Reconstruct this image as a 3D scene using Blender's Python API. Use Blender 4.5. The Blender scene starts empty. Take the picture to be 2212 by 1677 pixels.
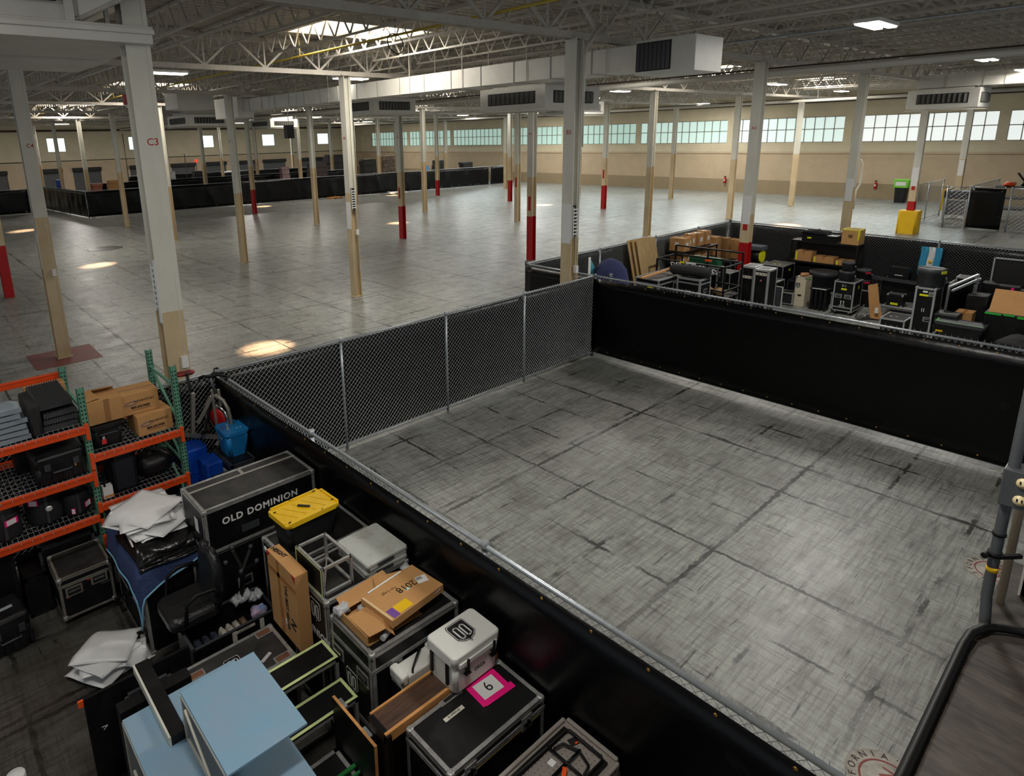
import bpy, math, random
from mathutils import Vector, Matrix
PI = math.pi
random.seed(7)
S = bpy.context.scene
COL = S.collection

# ---------------------------------------------------------------- camera
EYE = Vector((0.0, 0.0, 5.3))
PITCH, ROLL, YAW = math.radians(14.038), math.radians(-1.4327), math.radians(49.8052)
FX, PX, PY = 1388.7, 948.55, 642.6           # focal length and principal point for the 2212x1677 frame
_F = Vector((math.cos(YAW)*math.cos(PITCH), math.sin(YAW)*math.cos(PITCH), -math.sin(PITCH)))
_R0 = Vector((math.sin(YAW), -math.cos(YAW), 0))
_U0 = _R0.cross(_F)
CR = _R0*math.cos(ROLL) + _U0*math.sin(ROLL)
CU = -_R0*math.sin(ROLL) + _U0*math.cos(ROLL)
cd = bpy.data.cameras.new('camera')
cam = bpy.data.objects.new('camera', cd); COL.objects.link(cam)
cam.matrix_world = Matrix(((CR.x, CU.x, -_F.x, EYE.x), (CR.y, CU.y, -_F.y, EYE.y), (CR.z, CU.z, -_F.z, EYE.z), (0, 0, 0, 1)))
cd.sensor_fit = 'HORIZONTAL'; cd.sensor_width = 36.0
cd.lens = FX/2212*36.0
cd.shift_x = (1106-PX)/2212
cd.shift_y = -(838.5-PY)/2212
cd.clip_start = 0.05; cd.clip_end = 400
S.camera = cam

def seen(P, m=120):
    "is a world point inside (or near) the frame"
    d = Vector(P)-EYE; z = d.dot(_F)
    if z < 0.3: return False
    x = PX+FX*d.dot(CR)/z; y = PY-FX*d.dot(CU)/z
    return -m < x < 2212+m and -m < y < 1677+m

# ---------------------------------------------------------------- colour management, world
S.view_settings.view_transform = 'Standard'
S.view_settings.look = 'None'
S.view_settings.use_curve_mapping = False
S.view_settings.gamma = 1.0
S.view_settings.exposure = -0.08
W = bpy.data.worlds.new('world'); S.world = W; W.use_nodes = True
W.node_tree.nodes['Background'].inputs[0].default_value = (0.86, 0.93, 1.0, 1)
W.node_tree.nodes['Background'].inputs[1].default_value = 0.5

# ---------------------------------------------------------------- lamps (the fittings themselves are built further down at the same points)
BAYX, BAYY, GX, GY = 9.027, 9.149, 2.786, -18.185
def gx(i): return GX+BAYX*i
def gy(j): return GY+BAYY*j
def area_lamp(name, loc, sx, sy, power, color, target=None, spread=180):
    d = bpy.data.lights.new(name, 'AREA'); d.shape = 'RECTANGLE'; d.size = sx; d.size_y = sy
    d.energy = power; d.color = color; d.spread = math.radians(spread)
    o = bpy.data.objects.new(name, d); COL.objects.link(o); o.location = loc
    if target is not None:
        o.rotation_euler = (Vector(target)-Vector(loc)).to_track_quat('-Z', 'Y').to_euler()
    return o
def spot_lamp(name, loc, target, power, color, angle, blend=0.6, size=0.3):
    d = bpy.data.lights.new(name, 'SPOT'); d.energy = power; d.color = color
    d.spot_size = math.radians(angle); d.spot_blend = blend; d.shadow_soft_size = size
    o = bpy.data.objects.new(name, d); COL.objects.link(o); o.location = loc
    o.rotation_euler = (Vector(target)-Vector(loc)).to_track_quat('-Z', 'Y').to_euler()
    return o
# LED fittings: x, y, power
FIXTURES = [(7.0, 20.75, 260), (13.1, 20.0, 120), (16.4, 5.0, 800), (28.6, 5.35, 700), (33.6, 14.1, 650), (44.4, 14.9, 1300),
            (29.8, 20.35, 600), (33.6, 25.0, 600), (35.9, 5.45, 250), (7.2, 2.6, 620), (20.5, 32.0, 500), (38.5, 38.0, 700), (8.5, 38.0, 420),
            (31.5, 54.5, 600), (46.0, 50.0, 600), (14.0, 72.0, 1500), (32.0, 72.0, 1500), (48.0, 70.0, 1200), (20.5, 14.0, 300), (51.0, 27.0, 1500), (51.0, 45.0, 1200),  # last one is added to brighten the far window wall
            (1.2, 1.6, 430), (-1.0, 6.6, 200)]  # both added out of view to brighten the near gear
LEDZ = 7.35
for x, y, p in FIXTURES:
    area_lamp('led_light', (x, y, LEDZ-0.07), 1.2, 0.4, p*0.36, (1.0, 0.97, 0.91))
# skylights: x, y, patch of sun on the floor below (or None), power of the daylight they let in
SKYLIGHTS = [(10.7, 15.7, (6.95, 15.3), 700), (10.9, 34.6, (6.8, 32.0), 500), (10.9, 54.5, (6.4, 49.4), 500),
             (30.5, 15.9, (34.0, 14.7), 600), (45.0, 16.2, (38.0, 14.8), 600), (39.0, 49.0, (36.6, 49.7), 500),
             (28.5, 33.5, (24.6, 33.0), 500), (42.2, 33.5, (38.35, 32.6), 500), (27.6, 51.0, (23.8, 50.6), 500),
             (33.0, 75.0, None, 500), (47.0, 72.0, None, 400), (14.6, 75.0, None, 500)]
SKYZ = 8.2
for x, y, t, p in SKYLIGHTS:
    area_lamp('skylight_daylight', (x, y, SKYZ-0.12), 2.6, 1.8, p*0.36, (1.0, 0.97, 0.91))
    if t: spot_lamp('skylight_sun', (x, y, SKYZ-0.2), (t[0], t[1], 0), 30000, (1.0, 0.60, 0.34), 10.0, 1.0, 0.04)
# daylight coming in through the ribbon windows and the dock windows
for k in range(7):
    area_lamp('window_daylight', (55.6, 13.6+9.0*k, 5.2), 8.0, 1.8, 260, (0.84, 0.97, 1.0), (40, 13.6+9.0*k, 0))

# ---------------------------------------------------------------- materials
def srgb(r, g, b):
    f = lambda c: (c/12.92 if c <= 0.04045 else ((c+0.055)/1.055)**2.4)
    return (f(r/255), f(g/255), f(b/255), 1)
MATS = {}
def mat(name, rgb, rough=0.6, metal=0.0, var=0.0, vscale=8.0, rgb2=None, bump=0.0, bscale=40.0, emit=0.0, alpha=1.0, spec=0.5, stretch=None, sharp=None):
    """plain or two-tone principled material; var = how much of rgb2 (default darker) noise mixes in"""
    if name in MATS: return MATS[name]
    m = bpy.data.materials.new(name); m.use_nodes = True; MATS[name] = m
    nt = m.node_tree; N = nt.nodes; L = nt.links; b = N['Principled BSDF']
    c = srgb(*rgb)
    b.inputs['Roughness'].default_value = rough; b.inputs['Metallic'].default_value = metal
    b.inputs['Base Color'].default_value = c
    b.inputs['Specular IOR Level'].default_value = spec
    if alpha < 1: b.inputs['Alpha'].default_value = alpha
    if emit: b.inputs['Emission Color'].default_value = c; b.inputs['Emission Strength'].default_value = emit
    if var or bump:
        tc = N.new('ShaderNodeTexCoord'); mp = N.new('ShaderNodeMapping'); L.new(tc.outputs['Object'], mp.inputs[0])
        if stretch: mp.inputs['Scale'].default_value = stretch
    if var:
        nz = N.new('ShaderNodeTexNoise'); nz.inputs['Scale'].default_value = vscale; nz.inputs['Detail'].default_value = 6; nz.inputs['Roughness'].default_value = 0.65
        L.new(mp.outputs[0], nz.inputs['Vector'])
        rp = N.new('ShaderNodeValToRGB'); rp.color_ramp.elements[0].position = 0.38 if not sharp else sharp[0]; rp.color_ramp.elements[1].position = 0.68 if not sharp else sharp[1]
        rp.color_ramp.elements[0].color = c
        c2 = srgb(*rgb2) if rgb2 else tuple(v*0.55 for v in c[:3])+(1,)
        rp.color_ramp.elements[1].color = tuple(c[k]*(1-var)+c2[k]*var for k in range(3))+(1,)
        L.new(nz.outputs['Fac'], rp.inputs[0]); L.new(rp.outputs[0], b.inputs['Base Color'])
        if emit: L.new(rp.outputs[0], b.inputs['Emission Color'])
    if bump:
        n2 = N.new('ShaderNodeTexNoise'); n2.inputs['Scale'].default_value = bscale; n2.inputs['Detail'].default_value = 4
        L.new(mp.outputs[0], n2.inputs['Vector'])
        bp = N.new('ShaderNodeBump'); bp.inputs['Strength'].default_value = bump; bp.inputs['Distance'].default_value = 0.02
        L.new(n2.outputs['Fac'], bp.inputs['Height']); L.new(bp.outputs[0], b.inputs['Normal'])
    return m

def floor_material():
    m = bpy.data.materials.new('worn_concrete'); m.use_nodes = True
    nt = m.node_tree; N = nt.nodes; L = nt.links; b = N['Principled BSDF']
    tc = N.new('ShaderNodeTexCoord')
    def mp(sc, rot=0.0, loc=(0, 0, 0)):
        q = N.new('ShaderNodeMapping'); q.inputs['Scale'].default_value = sc; q.inputs['Rotation'].default_value = (0, 0, rot); q.inputs['Location'].default_value = loc
        L.new(tc.outputs['Object'], q.inputs[0]); return q.outputs[0]
    def noise(v, s, d=6, r=0.6, dist=0.0):
        q = N.new('ShaderNodeTexNoise'); q.inputs['Scale'].default_value = s; q.inputs['Detail'].default_value = d; q.inputs['Roughness'].default_value = r; q.inputs['Distortion'].default_value = dist
        L.new(v, q.inputs['Vector']); return q.outputs['Fac']
    def ramp(v, a, bb, ca=0.0, cb=1.0):
        q = N.new('ShaderNodeMapRange'); q.inputs['From Min'].default_value = a; q.inputs['From Max'].default_value = bb; q.inputs['To Min'].default_value = ca; q.inputs['To Max'].default_value = cb
        L.new(v, q.inputs['Value']); return q.outputs[0]
    def mth(op, x, y):
        q = N.new('ShaderNodeMath'); q.operation = op; q.use_clamp = False
        for k, v in enumerate((x, y)):
            if hasattr(v, 'links'): L.new(v, q.inputs[k])
            else: q.inputs[k].default_value = v
        return q.outputs[0]
    def mix(fac, c1, c2):
        q = N.new('ShaderNodeMix'); q.data_type = 'RGBA'; q.clamp_factor = True
        L.new(fac, q.inputs[0])
        for k, v in ((6, c1), (7, c2)):
            if hasattr(v, 'links'): L.new(v, q.inputs[k])
            else: q.inputs[k].default_value = v
        return q.outputs[2]
    big = noise(mp((1, 1, 1)), 0.22, 4, 0.55)
    base = mix(ramp(big, 0.35, 0.65), srgb(164, 167, 161), srgb(142, 143, 137))
    mid = noise(mp((1, 1, 1)), 2.2, 8, 0.7)
    base = mix(ramp(mid, 0.46, 0.74, 0, 0.62), base, srgb(88, 86, 82))
    # fine rubbed grain along both wheel directions
    gx_ = noise(mp((1.6, 22, 1), 0.10), 1.0, 8, 0.72, 0.6)
    gy_ = noise(mp((26, 2.2, 1), -0.12), 1.0, 8, 0.72, 0.6)
    base = mix(ramp(gx_, 0.46, 0.68, 0, 0.75), base, srgb(74, 72, 69))
    base = mix(ramp(gy_, 0.48, 0.70, 0, 0.65), base, srgb(78, 75, 72))
    # pale scuffs and dark scrape dashes
    sx_ = noise(mp((0.8, 10, 1), 0.03, (3, 7, 0)), 1.6, 4, 0.7)
    sy_ = noise(mp((10, 0.8, 1), 0.0, (9, 2, 0)), 1.6, 4, 0.7)
    base = mix(ramp(sx_, 0.62, 0.68, 0, 0.8), base, srgb(46, 44, 43))
    base = mix(ramp(sy_, 0.62, 0.68, 0, 0.8), base, srgb(46, 44, 43))
    # slab joints (irregularly dirty) every bay half and finer cross lines
    sep = N.new('ShaderNodeSeparateXYZ'); L.new(tc.outputs['Object'], sep.inputs[0])
    def lines(axis, period, width, off):
        t = mth('ADD', sep.outputs[axis], off)
        wob = mth('MULTIPLY', mth('SUBTRACT', noise(mp((1, 1, 1), 0, (axis*5, 1, 0)), 9.0, 6, 0.75), 0.5), 0.13)
        t = mth('ADD', t, wob)
        t = mth('DIVIDE', t, period); fr = mth('FRACT', t, 0.0)
        d = mth('ABSOLUTE', mth('SUBTRACT', fr, 0.5), 0.0)       # 0 on the line
        return mth('LESS_THAN', d, width/period/2)
    j1 = lines(0, 3.05, 0.05, 0.255); j2 = lines(1, 3.0, 0.06, 1.17)
    j3 = lines(0, 1.03, 0.05, 0.355); j4 = lines(1, 1.045, 0.05, 0.33)
    brk = ramp(noise(mp((1, 1, 1), 0, (4, 4, 0)), 0.9, 3), 0.44, 0.56)
    brk2 = ramp(noise(mp((1, 1, 1), 0, (14, 4, 0)), 1.3, 4), 0.45, 0.56)
    J = mth('MAXIMUM', mth('MAXIMUM', j1, j2), mth('MULTIPLY', mth('MAXIMUM', j3, j4), brk2))
    J = mth('MULTIPLY', J, mth('ADD', 0.45, mth('MULTIPLY', brk, 0.55)))
    base = mix(mth('MULTIPLY', J, 0.9), base, srgb(40, 38, 37))
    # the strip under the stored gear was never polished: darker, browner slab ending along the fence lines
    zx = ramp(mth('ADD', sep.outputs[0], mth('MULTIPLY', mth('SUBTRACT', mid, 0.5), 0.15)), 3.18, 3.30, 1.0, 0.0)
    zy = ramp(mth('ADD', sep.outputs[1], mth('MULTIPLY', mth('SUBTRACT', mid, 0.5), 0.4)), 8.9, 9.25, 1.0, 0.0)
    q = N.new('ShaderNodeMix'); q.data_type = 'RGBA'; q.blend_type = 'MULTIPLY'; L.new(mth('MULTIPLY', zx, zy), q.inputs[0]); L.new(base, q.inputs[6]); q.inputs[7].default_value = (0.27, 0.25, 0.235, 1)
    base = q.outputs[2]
    L.new(base, b.inputs['Base Color'])
    rough = ramp(noise(mp((1, 1, 1), 0, (1, 8, 0)), 1.7, 6, 0.7), 0.3, 0.7, 0.26, 0.46)
    L.new(rough, b.inputs['Roughness']); b.inputs['Specular IOR Level'].default_value = 0.6
    bp = N.new('ShaderNodeBump'); bp.inputs['Strength'].default_value = 0.18; bp.inputs['Distance'].default_value = 0.01
    L.new(mth('SUBTRACT', mth('ADD', gx_, gy_), J), bp.inputs['Height']); L.new(bp.outputs[0], b.inputs['Normal'])
    return m

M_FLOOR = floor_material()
M_CREAM = mat('cream_paint', (214, 201, 172), 0.7, var=0.25, vscale=0.8)
M_TAN = mat('tan_paint', (202, 180, 150), 0.6, var=0.25, vscale=1.2)
M_TAN2 = mat('dark_tan_paint', (160, 142, 112), 0.6, var=0.2, vscale=1.0)
M_COLW = mat('column_white_paint', (214, 212, 200), 0.45, var=0.35, vscale=1.6, rgb2=(170, 165, 150), stretch=(1, 1, 0.35))
M_COLT = mat('column_tan_paint', (208, 188, 152), 0.5, var=0.5, vscale=2.2, rgb2=(156, 130, 92), stretch=(1, 1, 0.35))
M_COLR = mat('column_red_paint', (176, 14, 18), 0.45, var=0.2, vscale=4)
M_STEEL = mat('roof_steel_white', (196, 190, 180), 0.55, var=0.4, vscale=3, rgb2=(140, 132, 118))
M_DECK = mat('roof_deck_paint', (182, 176, 165), 0.75, var=0.4, vscale=1.5, rgb2=(116, 108, 96))
M_DUCT = mat('duct_white', (212, 210, 202), 0.5, var=0.35, vscale=1.4, rgb2=(176, 172, 160))
M_BLACKV = mat('vent_black', (14, 13, 12), 0.6)
M_GALV = mat('galvanised_pipe', (176, 182, 186), 0.36, 0.6, var=0.3, vscale=12, rgb2=(120, 126, 130))
M_TOPBLK = mat('black_case_top', (20, 20, 21), 0.4, var=0.7, vscale=4, rgb2=(60, 58, 56), sharp=(0.5, 0.9), spec=0.35)
M_WIRE = mat('galvanised_wire', (196, 200, 202), 0.4, 0.55)
M_SCREEN = mat('black_vinyl_screen', (5, 5, 6), 0.28, var=0.5, vscale=5, rgb2=(48, 48, 50), bump=0.5, bscale=3, sharp=(0.62, 0.85), spec=0.22)
M_BRASS = mat('brass_grommet', (200, 160, 80), 0.35, 0.9)
M_ALU = mat('case_aluminium', (178, 178, 176), 0.38, 0.55, var=0.5, vscale=14, rgb2=(104, 98, 92))
M_LAM = mat('black_laminate', (12, 12, 14), 0.45, spec=0.3, var=0.7, vscale=5, rgb2=(44, 43, 42), sharp=(0.5, 0.9))
M_LAMTOP = mat('dusty_black_laminate', (32, 31, 31), 0.55, var=0.8, vscale=4, rgb2=(78, 75, 72), sharp=(0.42, 0.85))
M_PLBLACK = mat('black_plastic', (13, 13, 15), 0.42, spec=0.35, var=0.4, vscale=6, rgb2=(44, 44, 46))
M_PLGREY = mat('dark_grey_plastic', (56, 58, 62), 0.5, var=0.4, vscale=6)
M_RUBBER = mat('black_rubber', (10, 10, 10), 0.5, spec=0.3)
M_CHROME = mat('chrome', (190, 190, 190), 0.22, 1.0)
M_WHITEPRINT = mat('white_print', (225, 225, 222), 0.6)
M_BLACKPRINT = mat('black_print', (20, 18, 18), 0.6)
M_REDPRINT = mat('red_print', (170, 30, 26), 0.6)
M_BLUEPRINT = mat('blue_print', (44, 74, 132), 0.6)
M_CARD = mat('cardboard', (190, 142, 88), 0.8, var=0.4, vscale=3, rgb2=(160, 112, 66))
M_CARDIN = mat('cardboard_inside', (150, 108, 64), 0.85)
M_TAPE = mat('clear_brown_tape', (170, 120, 66), 0.25)
M_PAPER = mat('white_paper', (226, 226, 224), 0.7)
M_PINK = mat('hot_pink_tape', (244, 20, 130), 0.5)
M_NEONY = mat('neon_yellow_tape', (226, 226, 20), 0.5)
M_NEONG = mat('neon_green_tape', (60, 210, 60), 0.5)
M_GLOW = mat('pale_glow_tape', (196, 208, 146), 0.6)
M_ORANGE = mat('rack_orange', (226, 76, 22), 0.42, var=0.3, vscale=5, rgb2=(170, 50, 20))
M_TEAL = mat('rack_teal', (92, 146, 122), 0.5, var=0.3, vscale=6, rgb2=(60, 100, 84))
M_WOODL = mat('light_wood', (206, 148, 88), 0.55, var=0.5, vscale=3, rgb2=(160, 104, 52), stretch=(1, 12, 12))
M_WOODD = mat('dark_rough_wood', (84, 58, 40), 0.6, var=0.8, vscale=4, rgb2=(36, 24, 18), stretch=(1.2, 10, 10))
M_PLY = mat('plywood', (196, 166, 116), 0.65, var=0.6, vscale=2.5, rgb2=(160, 126, 80), stretch=(6, 6, 1))
M_LED = mat('led_diffuser', (255, 244, 224), 0.5, emit=9.0)
M_SKY = mat('skylight_diffuser', (255, 240, 214), 0.5, emit=6.0)
M_YELLOW = mat('safety_yellow', (236, 190, 20), 0.45, var=0.3, vscale=4, rgb2=(200, 150, 16))

# ---------------------------------------------------------------- mesh tools
class MB:
    "collects geometry in world coordinates; build() links it as ONE mesh object under a parent"
    def __init__(s): s.v = []; s.f = []; s.m = []; s.sm = []
    def add(s, vs, fs, m=0, smooth=False):
        o = len(s.v); s.v += [tuple(p) for p in vs]
        for f in fs: s.f.append([o+k for k in f]); s.m.append(m); s.sm.append(smooth)
        return s
    def box(s, x0, x1, y0, y1, z0, z1, m=0):
        vs = [(x0, y0, z0), (x1, y0, z0), (x1, y1, z0), (x0, y1, z0), (x0, y0, z1), (x1, y0, z1), (x1, y1, z1), (x0, y1, z1)]
        return s.add(vs, [(0, 3, 2, 1), (4, 5, 6, 7), (0, 1, 5, 4), (1, 2, 6, 5), (2, 3, 7, 6), (3, 0, 4, 7)], m)
    def obox(s, c, size, R=None, m=0):
        "box of a size centred at c, turned by matrix R"
        hx, hy, hz = [q/2 for q in size]; R = R or Matrix.Identity(3); c = Vector(c)
        vs = [c+R@Vector(p) for p in ((-hx, -hy, -hz), (hx, -hy, -hz), (hx, hy, -hz), (-hx, hy, -hz), (-hx, -hy, hz), (hx, -hy, hz), (hx, hy, hz), (-hx, hy, hz))]
        return s.add(vs, [(0, 3, 2, 1), (4, 5, 6, 7), (0, 1, 5, 4), (1, 2, 6, 5), (2, 3, 7, 6), (3, 0, 4, 7)], m)
    def bar(s, p, q, w, h=None, m=0, up=(0, 0, 1)):
        p, q = Vector(p), Vector(q); d = (q-p); L = d.length; d.normalize(); up = Vector(up)
        if abs(d.dot(up)) > 0.98: up = Vector((1, 0, 0))
        a = d.cross(up).normalized(); b = a.cross(d)
        R = Matrix((d, a, b)).transposed()
        return s.obox((p+q)/2, (L, w, h or w), R, m)
    def tube(s, p, q, r, n=8, m=0, r2=None, caps=True, smooth=True):
        p, q = Vector(p), Vector(q); d = (q-p).normalized(); up = Vector((0, 0, 1)) if abs(d.z) < 0.95 else Vector((1, 0, 0))
        a = d.cross(up).normalized(); b = a.cross(d); r2 = r if r2 is None else r2
        vs = []
        for c, rr in ((p, r), (q, r2)):
            for k in range(n):
                t = 2*PI*k/n; vs.append(c+a*math.cos(t)*rr+b*math.sin(t)*rr)
        o = len(s.v)
        s.add(vs, [(k, k+n, (k+1) % n+n, (k+1) % n) for k in range(n)], m, smooth)
        if caps: s.add([], [], m); s.f += [[o+k for k in range(n)], [o+n+k for k in reversed(range(n))]]; s.m += [m, m]; s.sm += [False, False]
        return s
    def path(s, pts, r, n=8, m=0):
        pts = [Vector(p) for p in pts]; rings = []
        for i, p in enumerate(pts):
            d = ((pts[min(i+1, len(pts)-1)]-pts[max(i-1, 0)])).normalized()
            up = Vector((0, 0, 1)) if abs(d.z) < 0.9 else Vector((0, 1, 0))
            if i and prev is not None:
                a = prev-d*prev.dot(d)
                a = a.normalized() if a.length > 1e-4 else d.cross(up).normalized()
            else: a = d.cross(up).normalized()
            prev = a; b = a.cross(d)
            rings.append([p+a*math.cos(2*PI*k/n)*r+b*math.sin(2*PI*k/n)*r for k in range(n)])
        vs = [v for g in rings for v in g]; fs = []
        for i in range(len(rings)-1):
            for k in range(n): fs.append((i*n+k, (i+1)*n+k, (i+1)*n+(k+1) % n, i*n+(k+1) % n))
        o = len(s.v); s.add(vs, fs, m, True); e = (len(rings)-1)*n
        s.f += [[o+k for k in range(n)], [o+e+k for k in reversed(range(n))]]; s.m += [m, m]; s.sm += [False, False]
        return s
    def prism(s, poly, z0, z1, m=0, R=None, o=(0, 0, 0)):
        "extrude a 2-D polygon (x, y) from z0 to z1; R, o place it"
        R = R or Matrix.Identity(3); o = Vector(o); n = len(poly)
        vs = [o+R@Vector((x, y, z0)) for x, y in poly]+[o+R@Vector((x, y, z1)) for x, y in poly]
        return s.add(vs, [tuple(reversed(range(n))), tuple(range(n, 2*n))]+[(k, (k+1) % n, (k+1) % n+n, k+n) for k in range(n)], m)
    def rbox(s, x0, x1, y0, y1, z0, z1, r, m=0, taper=0.0, n=4, cap=0.0):
        "box with rounded upright corners; taper shrinks the bottom; cap rounds the top rim"
        cx, cy = (x0+x1)/2, (y0+y1)/2
        def ring(z, k, inset=0.0):
            hx, hy = (x1-x0)/2*k-inset, (y1-y0)/2*k-inset; rr = max(min(r, hx, hy)-inset*0.3, 0.001); o = []
            for qx, qy, a0 in ((1, 1, 0), (-1, 1, 90), (-1, -1, 180), (1, -1, 270)):
                for t in range(n+1):
                    a = math.radians(a0+90*t/n); o.append((cx+qx*(hx-rr)+rr*math.cos(a), cy+qy*(hy-rr)+rr*math.sin(a), z))
            return o
        rings = [ring(z0, 1-taper), ring(z1-cap, 1)]
        if cap: rings += [ring(z1-cap*0.4, 1, cap*0.35), ring(z1, 1, cap)]
        N_ = 4*(n+1); vs = [p for g in rings for p in g]; fs = [tuple(reversed(range(N_))), tuple(range((len(rings)-1)*N_, len(rings)*N_))]
        s.add(vs, fs, m)
        o = len(s.v)-len(vs)
        for i in range(len(rings)-1):
            for k in range(N_): s.f.append([o+i*N_+k, o+i*N_+(k+1) % N_, o+(i+1)*N_+(k+1) % N_, o+(i+1)*N_+k]); s.m.append(m); s.sm.append(k % (n+1) != n and r > 0.012)
        return s
    def lathe(s, prof, c=(0, 0, 0), n=24, m=0, R=None, caps=True):
        "prof = [(radius, height)...] turned round z"
        R = R or Matrix.Identity(3); c = Vector(c); vs = []
        for r, z in prof:
            for k in range(n): t = 2*PI*k/n; vs.append(c+R@Vector((r*math.cos(t), r*math.sin(t), z)))
        fs = [(i*n+k, i*n+(k+1) % n, (i+1)*n+(k+1) % n, (i+1)*n+k) for i in range(len(prof)-1) for k in range(n)]
        o = len(s.v); s.add(vs, fs, m, True)
        e = (len(prof)-1)*n
        if caps: s.f += [[o+k for k in reversed(range(n))], [o+e+k for k in range(n)]]; s.m += [m, m]; s.sm += [False, False]
        return s
    def sheet(s, grid, m=0, thick=0.0, smooth=True):
        "grid of points [row][col]; a closed thin solid when thick > 0"
        R_, C_ = len(grid), len(grid[0]); vs = [Vector(p) for g in grid for p in g]
        fs = [(i*C_+k, i*C_+k+1, (i+1)*C_+k+1, (i+1)*C_+k) for i in range(R_-1) for k in range(C_-1)]
        if thick:
            nv = []
            for i in range(R_):
                for k in range(C_):
                    a = vs[min(i+1, R_-1)*C_+k]-vs[max(i-1, 0)*C_+k]; b = vs[i*C_+min(k+1, C_-1)]-vs[i*C_+max(k-1, 0)]
                    nn = b.cross(a); nn = nn.normalized() if nn.length > 1e-9 else Vector((0, 0, 1)); nv.append(vs[i*C_+k]-nn*thick)
            n0 = R_*C_; vs = vs+nv
            fs += [tuple(n0+q for q in reversed(f)) for f in list(fs)]
            rim = [(0, k) for k in range(C_)]+[(i, C_-1) for i in range(1, R_)]+[(R_-1, k) for k in range(C_-2, -1, -1)]+[(i, 0) for i in range(R_-2, 0, -1)]
            ids = [i*C_+k for i, k in rim]
            fs += [(ids[k], n0+ids[k], n0+ids[(k+1) % len(ids)], ids[(k+1) % len(ids)]) for k in range(len(ids))]
        return s.add(vs, fs, m, smooth)
    def build(s, name, mats, parent=None, bevel=0.0, label=None):
        me = bpy.data.meshes.new(name)
        off = world_of(parent) if parent else Vector((0, 0, 0))
        rz = rot_of(parent) if parent else 0
        vs = s.v
        if parent is not None and not parent.get('_local'):
            vs = [tuple(Vector(p)-off) for p in s.v]
        me.from_pydata([tuple(p) for p in vs], [], s.f)
        mats = mats if isinstance(mats, (list, tuple)) else [mats]
        for q in mats: me.materials.append(q)
        me.polygons.foreach_set('material_index', s.m); me.polygons.foreach_set('use_smooth', s.sm)
        if me.validate(): print('invalid mesh', name)
        me.update()
        o = bpy.data.objects.new(name, me); COL.objects.link(o)
        if parent is not None: o.parent = parent
        if parent is not None and parent.get('_local'): o['_local'] = 1
        if bevel:
            b = o.modifiers.new('bevel', 'BEVEL'); b.width = bevel; b.segments = 2; b.limit_method = 'ANGLE'; b.angle_limit = math.radians(50)
        if label: o['label'] = label
        return o
def world_of(o):
    v = Vector((0, 0, 0))
    while o is not None: v = v+Vector(o.location); o = o.parent
    return v
def rot_of(o): return 0
def thing(name, label, cat, loc=(0, 0, 0), rz=0.0, group=None, local=False):
    "an Empty at the thing's base; parts are built in world coordinates, or in its own when local"
    o = bpy.data.objects.new(name, None); COL.objects.link(o); o.empty_display_size = 0.2
    o.location = loc; o.rotation_euler = (0, 0, rz)
    o['label'] = label; o['category'] = cat
    if group: o['group'] = group
    if local or rz: o['_local'] = 1
    return o
def tag(o, label, cat, group=None, kind=None):
    o['label'] = label; o['category'] = cat
    if group: o['group'] = group
    if kind: o['kind'] = kind
    return o
def struct(o): o['kind'] = 'structure'; return o
def copy_tree(o, parent=None):
    if o.name not in KIDS: KIDS[o.name] = list(o.children)
    c = o.copy(); COL.objects.link(c)
    if parent is not None: c.parent = parent
    for ch in KIDS[o.name]: copy_tree(ch, c)
    return c
KIDS = {}
def dup(root, loc, label, rz=None, group=None):
    c = copy_tree(root); c.location = loc; c['label'] = label
    if rz is not None: c.rotation_euler = (0, 0, rz)
    if group: c['group'] = group
    return c
FACES = {'x-': (Vector((0, -1, 0)), Vector((0, 0, 1)), Vector((-1, 0, 0))), 'y-': (Vector((1, 0, 0)), Vector((0, 0, 1)), Vector((0, -1, 0))),
         'x+': (Vector((0, 1, 0)), Vector((0, 0, 1)), Vector((1, 0, 0))), 'top': (Vector((1, 0, 0)), Vector((0, 1, 0)), Vector((0, 0, 1)))}
def text_mesh(body, size, extrude=0.0008, spacing=1.0, bold=0.0):
    cu = bpy.data.curves.new('txt', 'FONT'); cu.body = body; cu.size = size; cu.extrude = extrude; cu.space_character = spacing
    cu.align_x = 'CENTER'; cu.align_y = 'CENTER'; cu.offset = bold; cu.resolution_u = 3
    o = bpy.data.objects.new('txt', cu); COL.objects.link(o)
    me = bpy.data.meshes.new_from_object(o)
    bpy.data.objects.remove(o); bpy.data.curves.remove(cu)
    return me
def text(body, c, X, Y, size, m, parent, name='lettering', bold=0.0, spacing=1.0, sx=1.0, lift=0.0012):
    "flat lettering with its centre at c, reading along X, upright along Y"
    me = text_mesh(body, size, spacing=spacing, bold=bold); X = Vector(X).normalized(); Y = Vector(Y).normalized(); Z = X.cross(Y)
    off = world_of(parent) if not parent.get('_local') else Vector((0, 0, 0))
    for v in me.vertices: v.co = Vector(c)+X*v.co.x*sx+Y*v.co.y+Z*(v.co.z+lift)-off
    me.materials.clear(); me.materials.append(m)
    o = bpy.data.objects.new(name, me); COL.objects.link(o); o.parent = parent
    if parent.get('_local'): o['_local'] = 1
    return o
def plate(c, X, Y, w, h, t, m, parent, name, mb=None):
    "thin plate centred at c on a face"
    X = Vector(X).normalized(); Y = Vector(Y).normalized(); Z = X.cross(Y); R = Matrix((X, Y, Z)).transposed()
    q = MB(); q.obox(Vector(c)+Z*t/2, (w, h, t), R); return q.build(name, m, parent)

# ---------------------------------------------------------------- the building
WX, DY = 56.0, 86.0                        # ribbon-window wall, dock wall
X0, Y0 = -14.0, -16.0
struct(MB().box(X0, WX, Y0, DY, -0.2, 0.0).build('floor', M_FLOOR))
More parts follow.
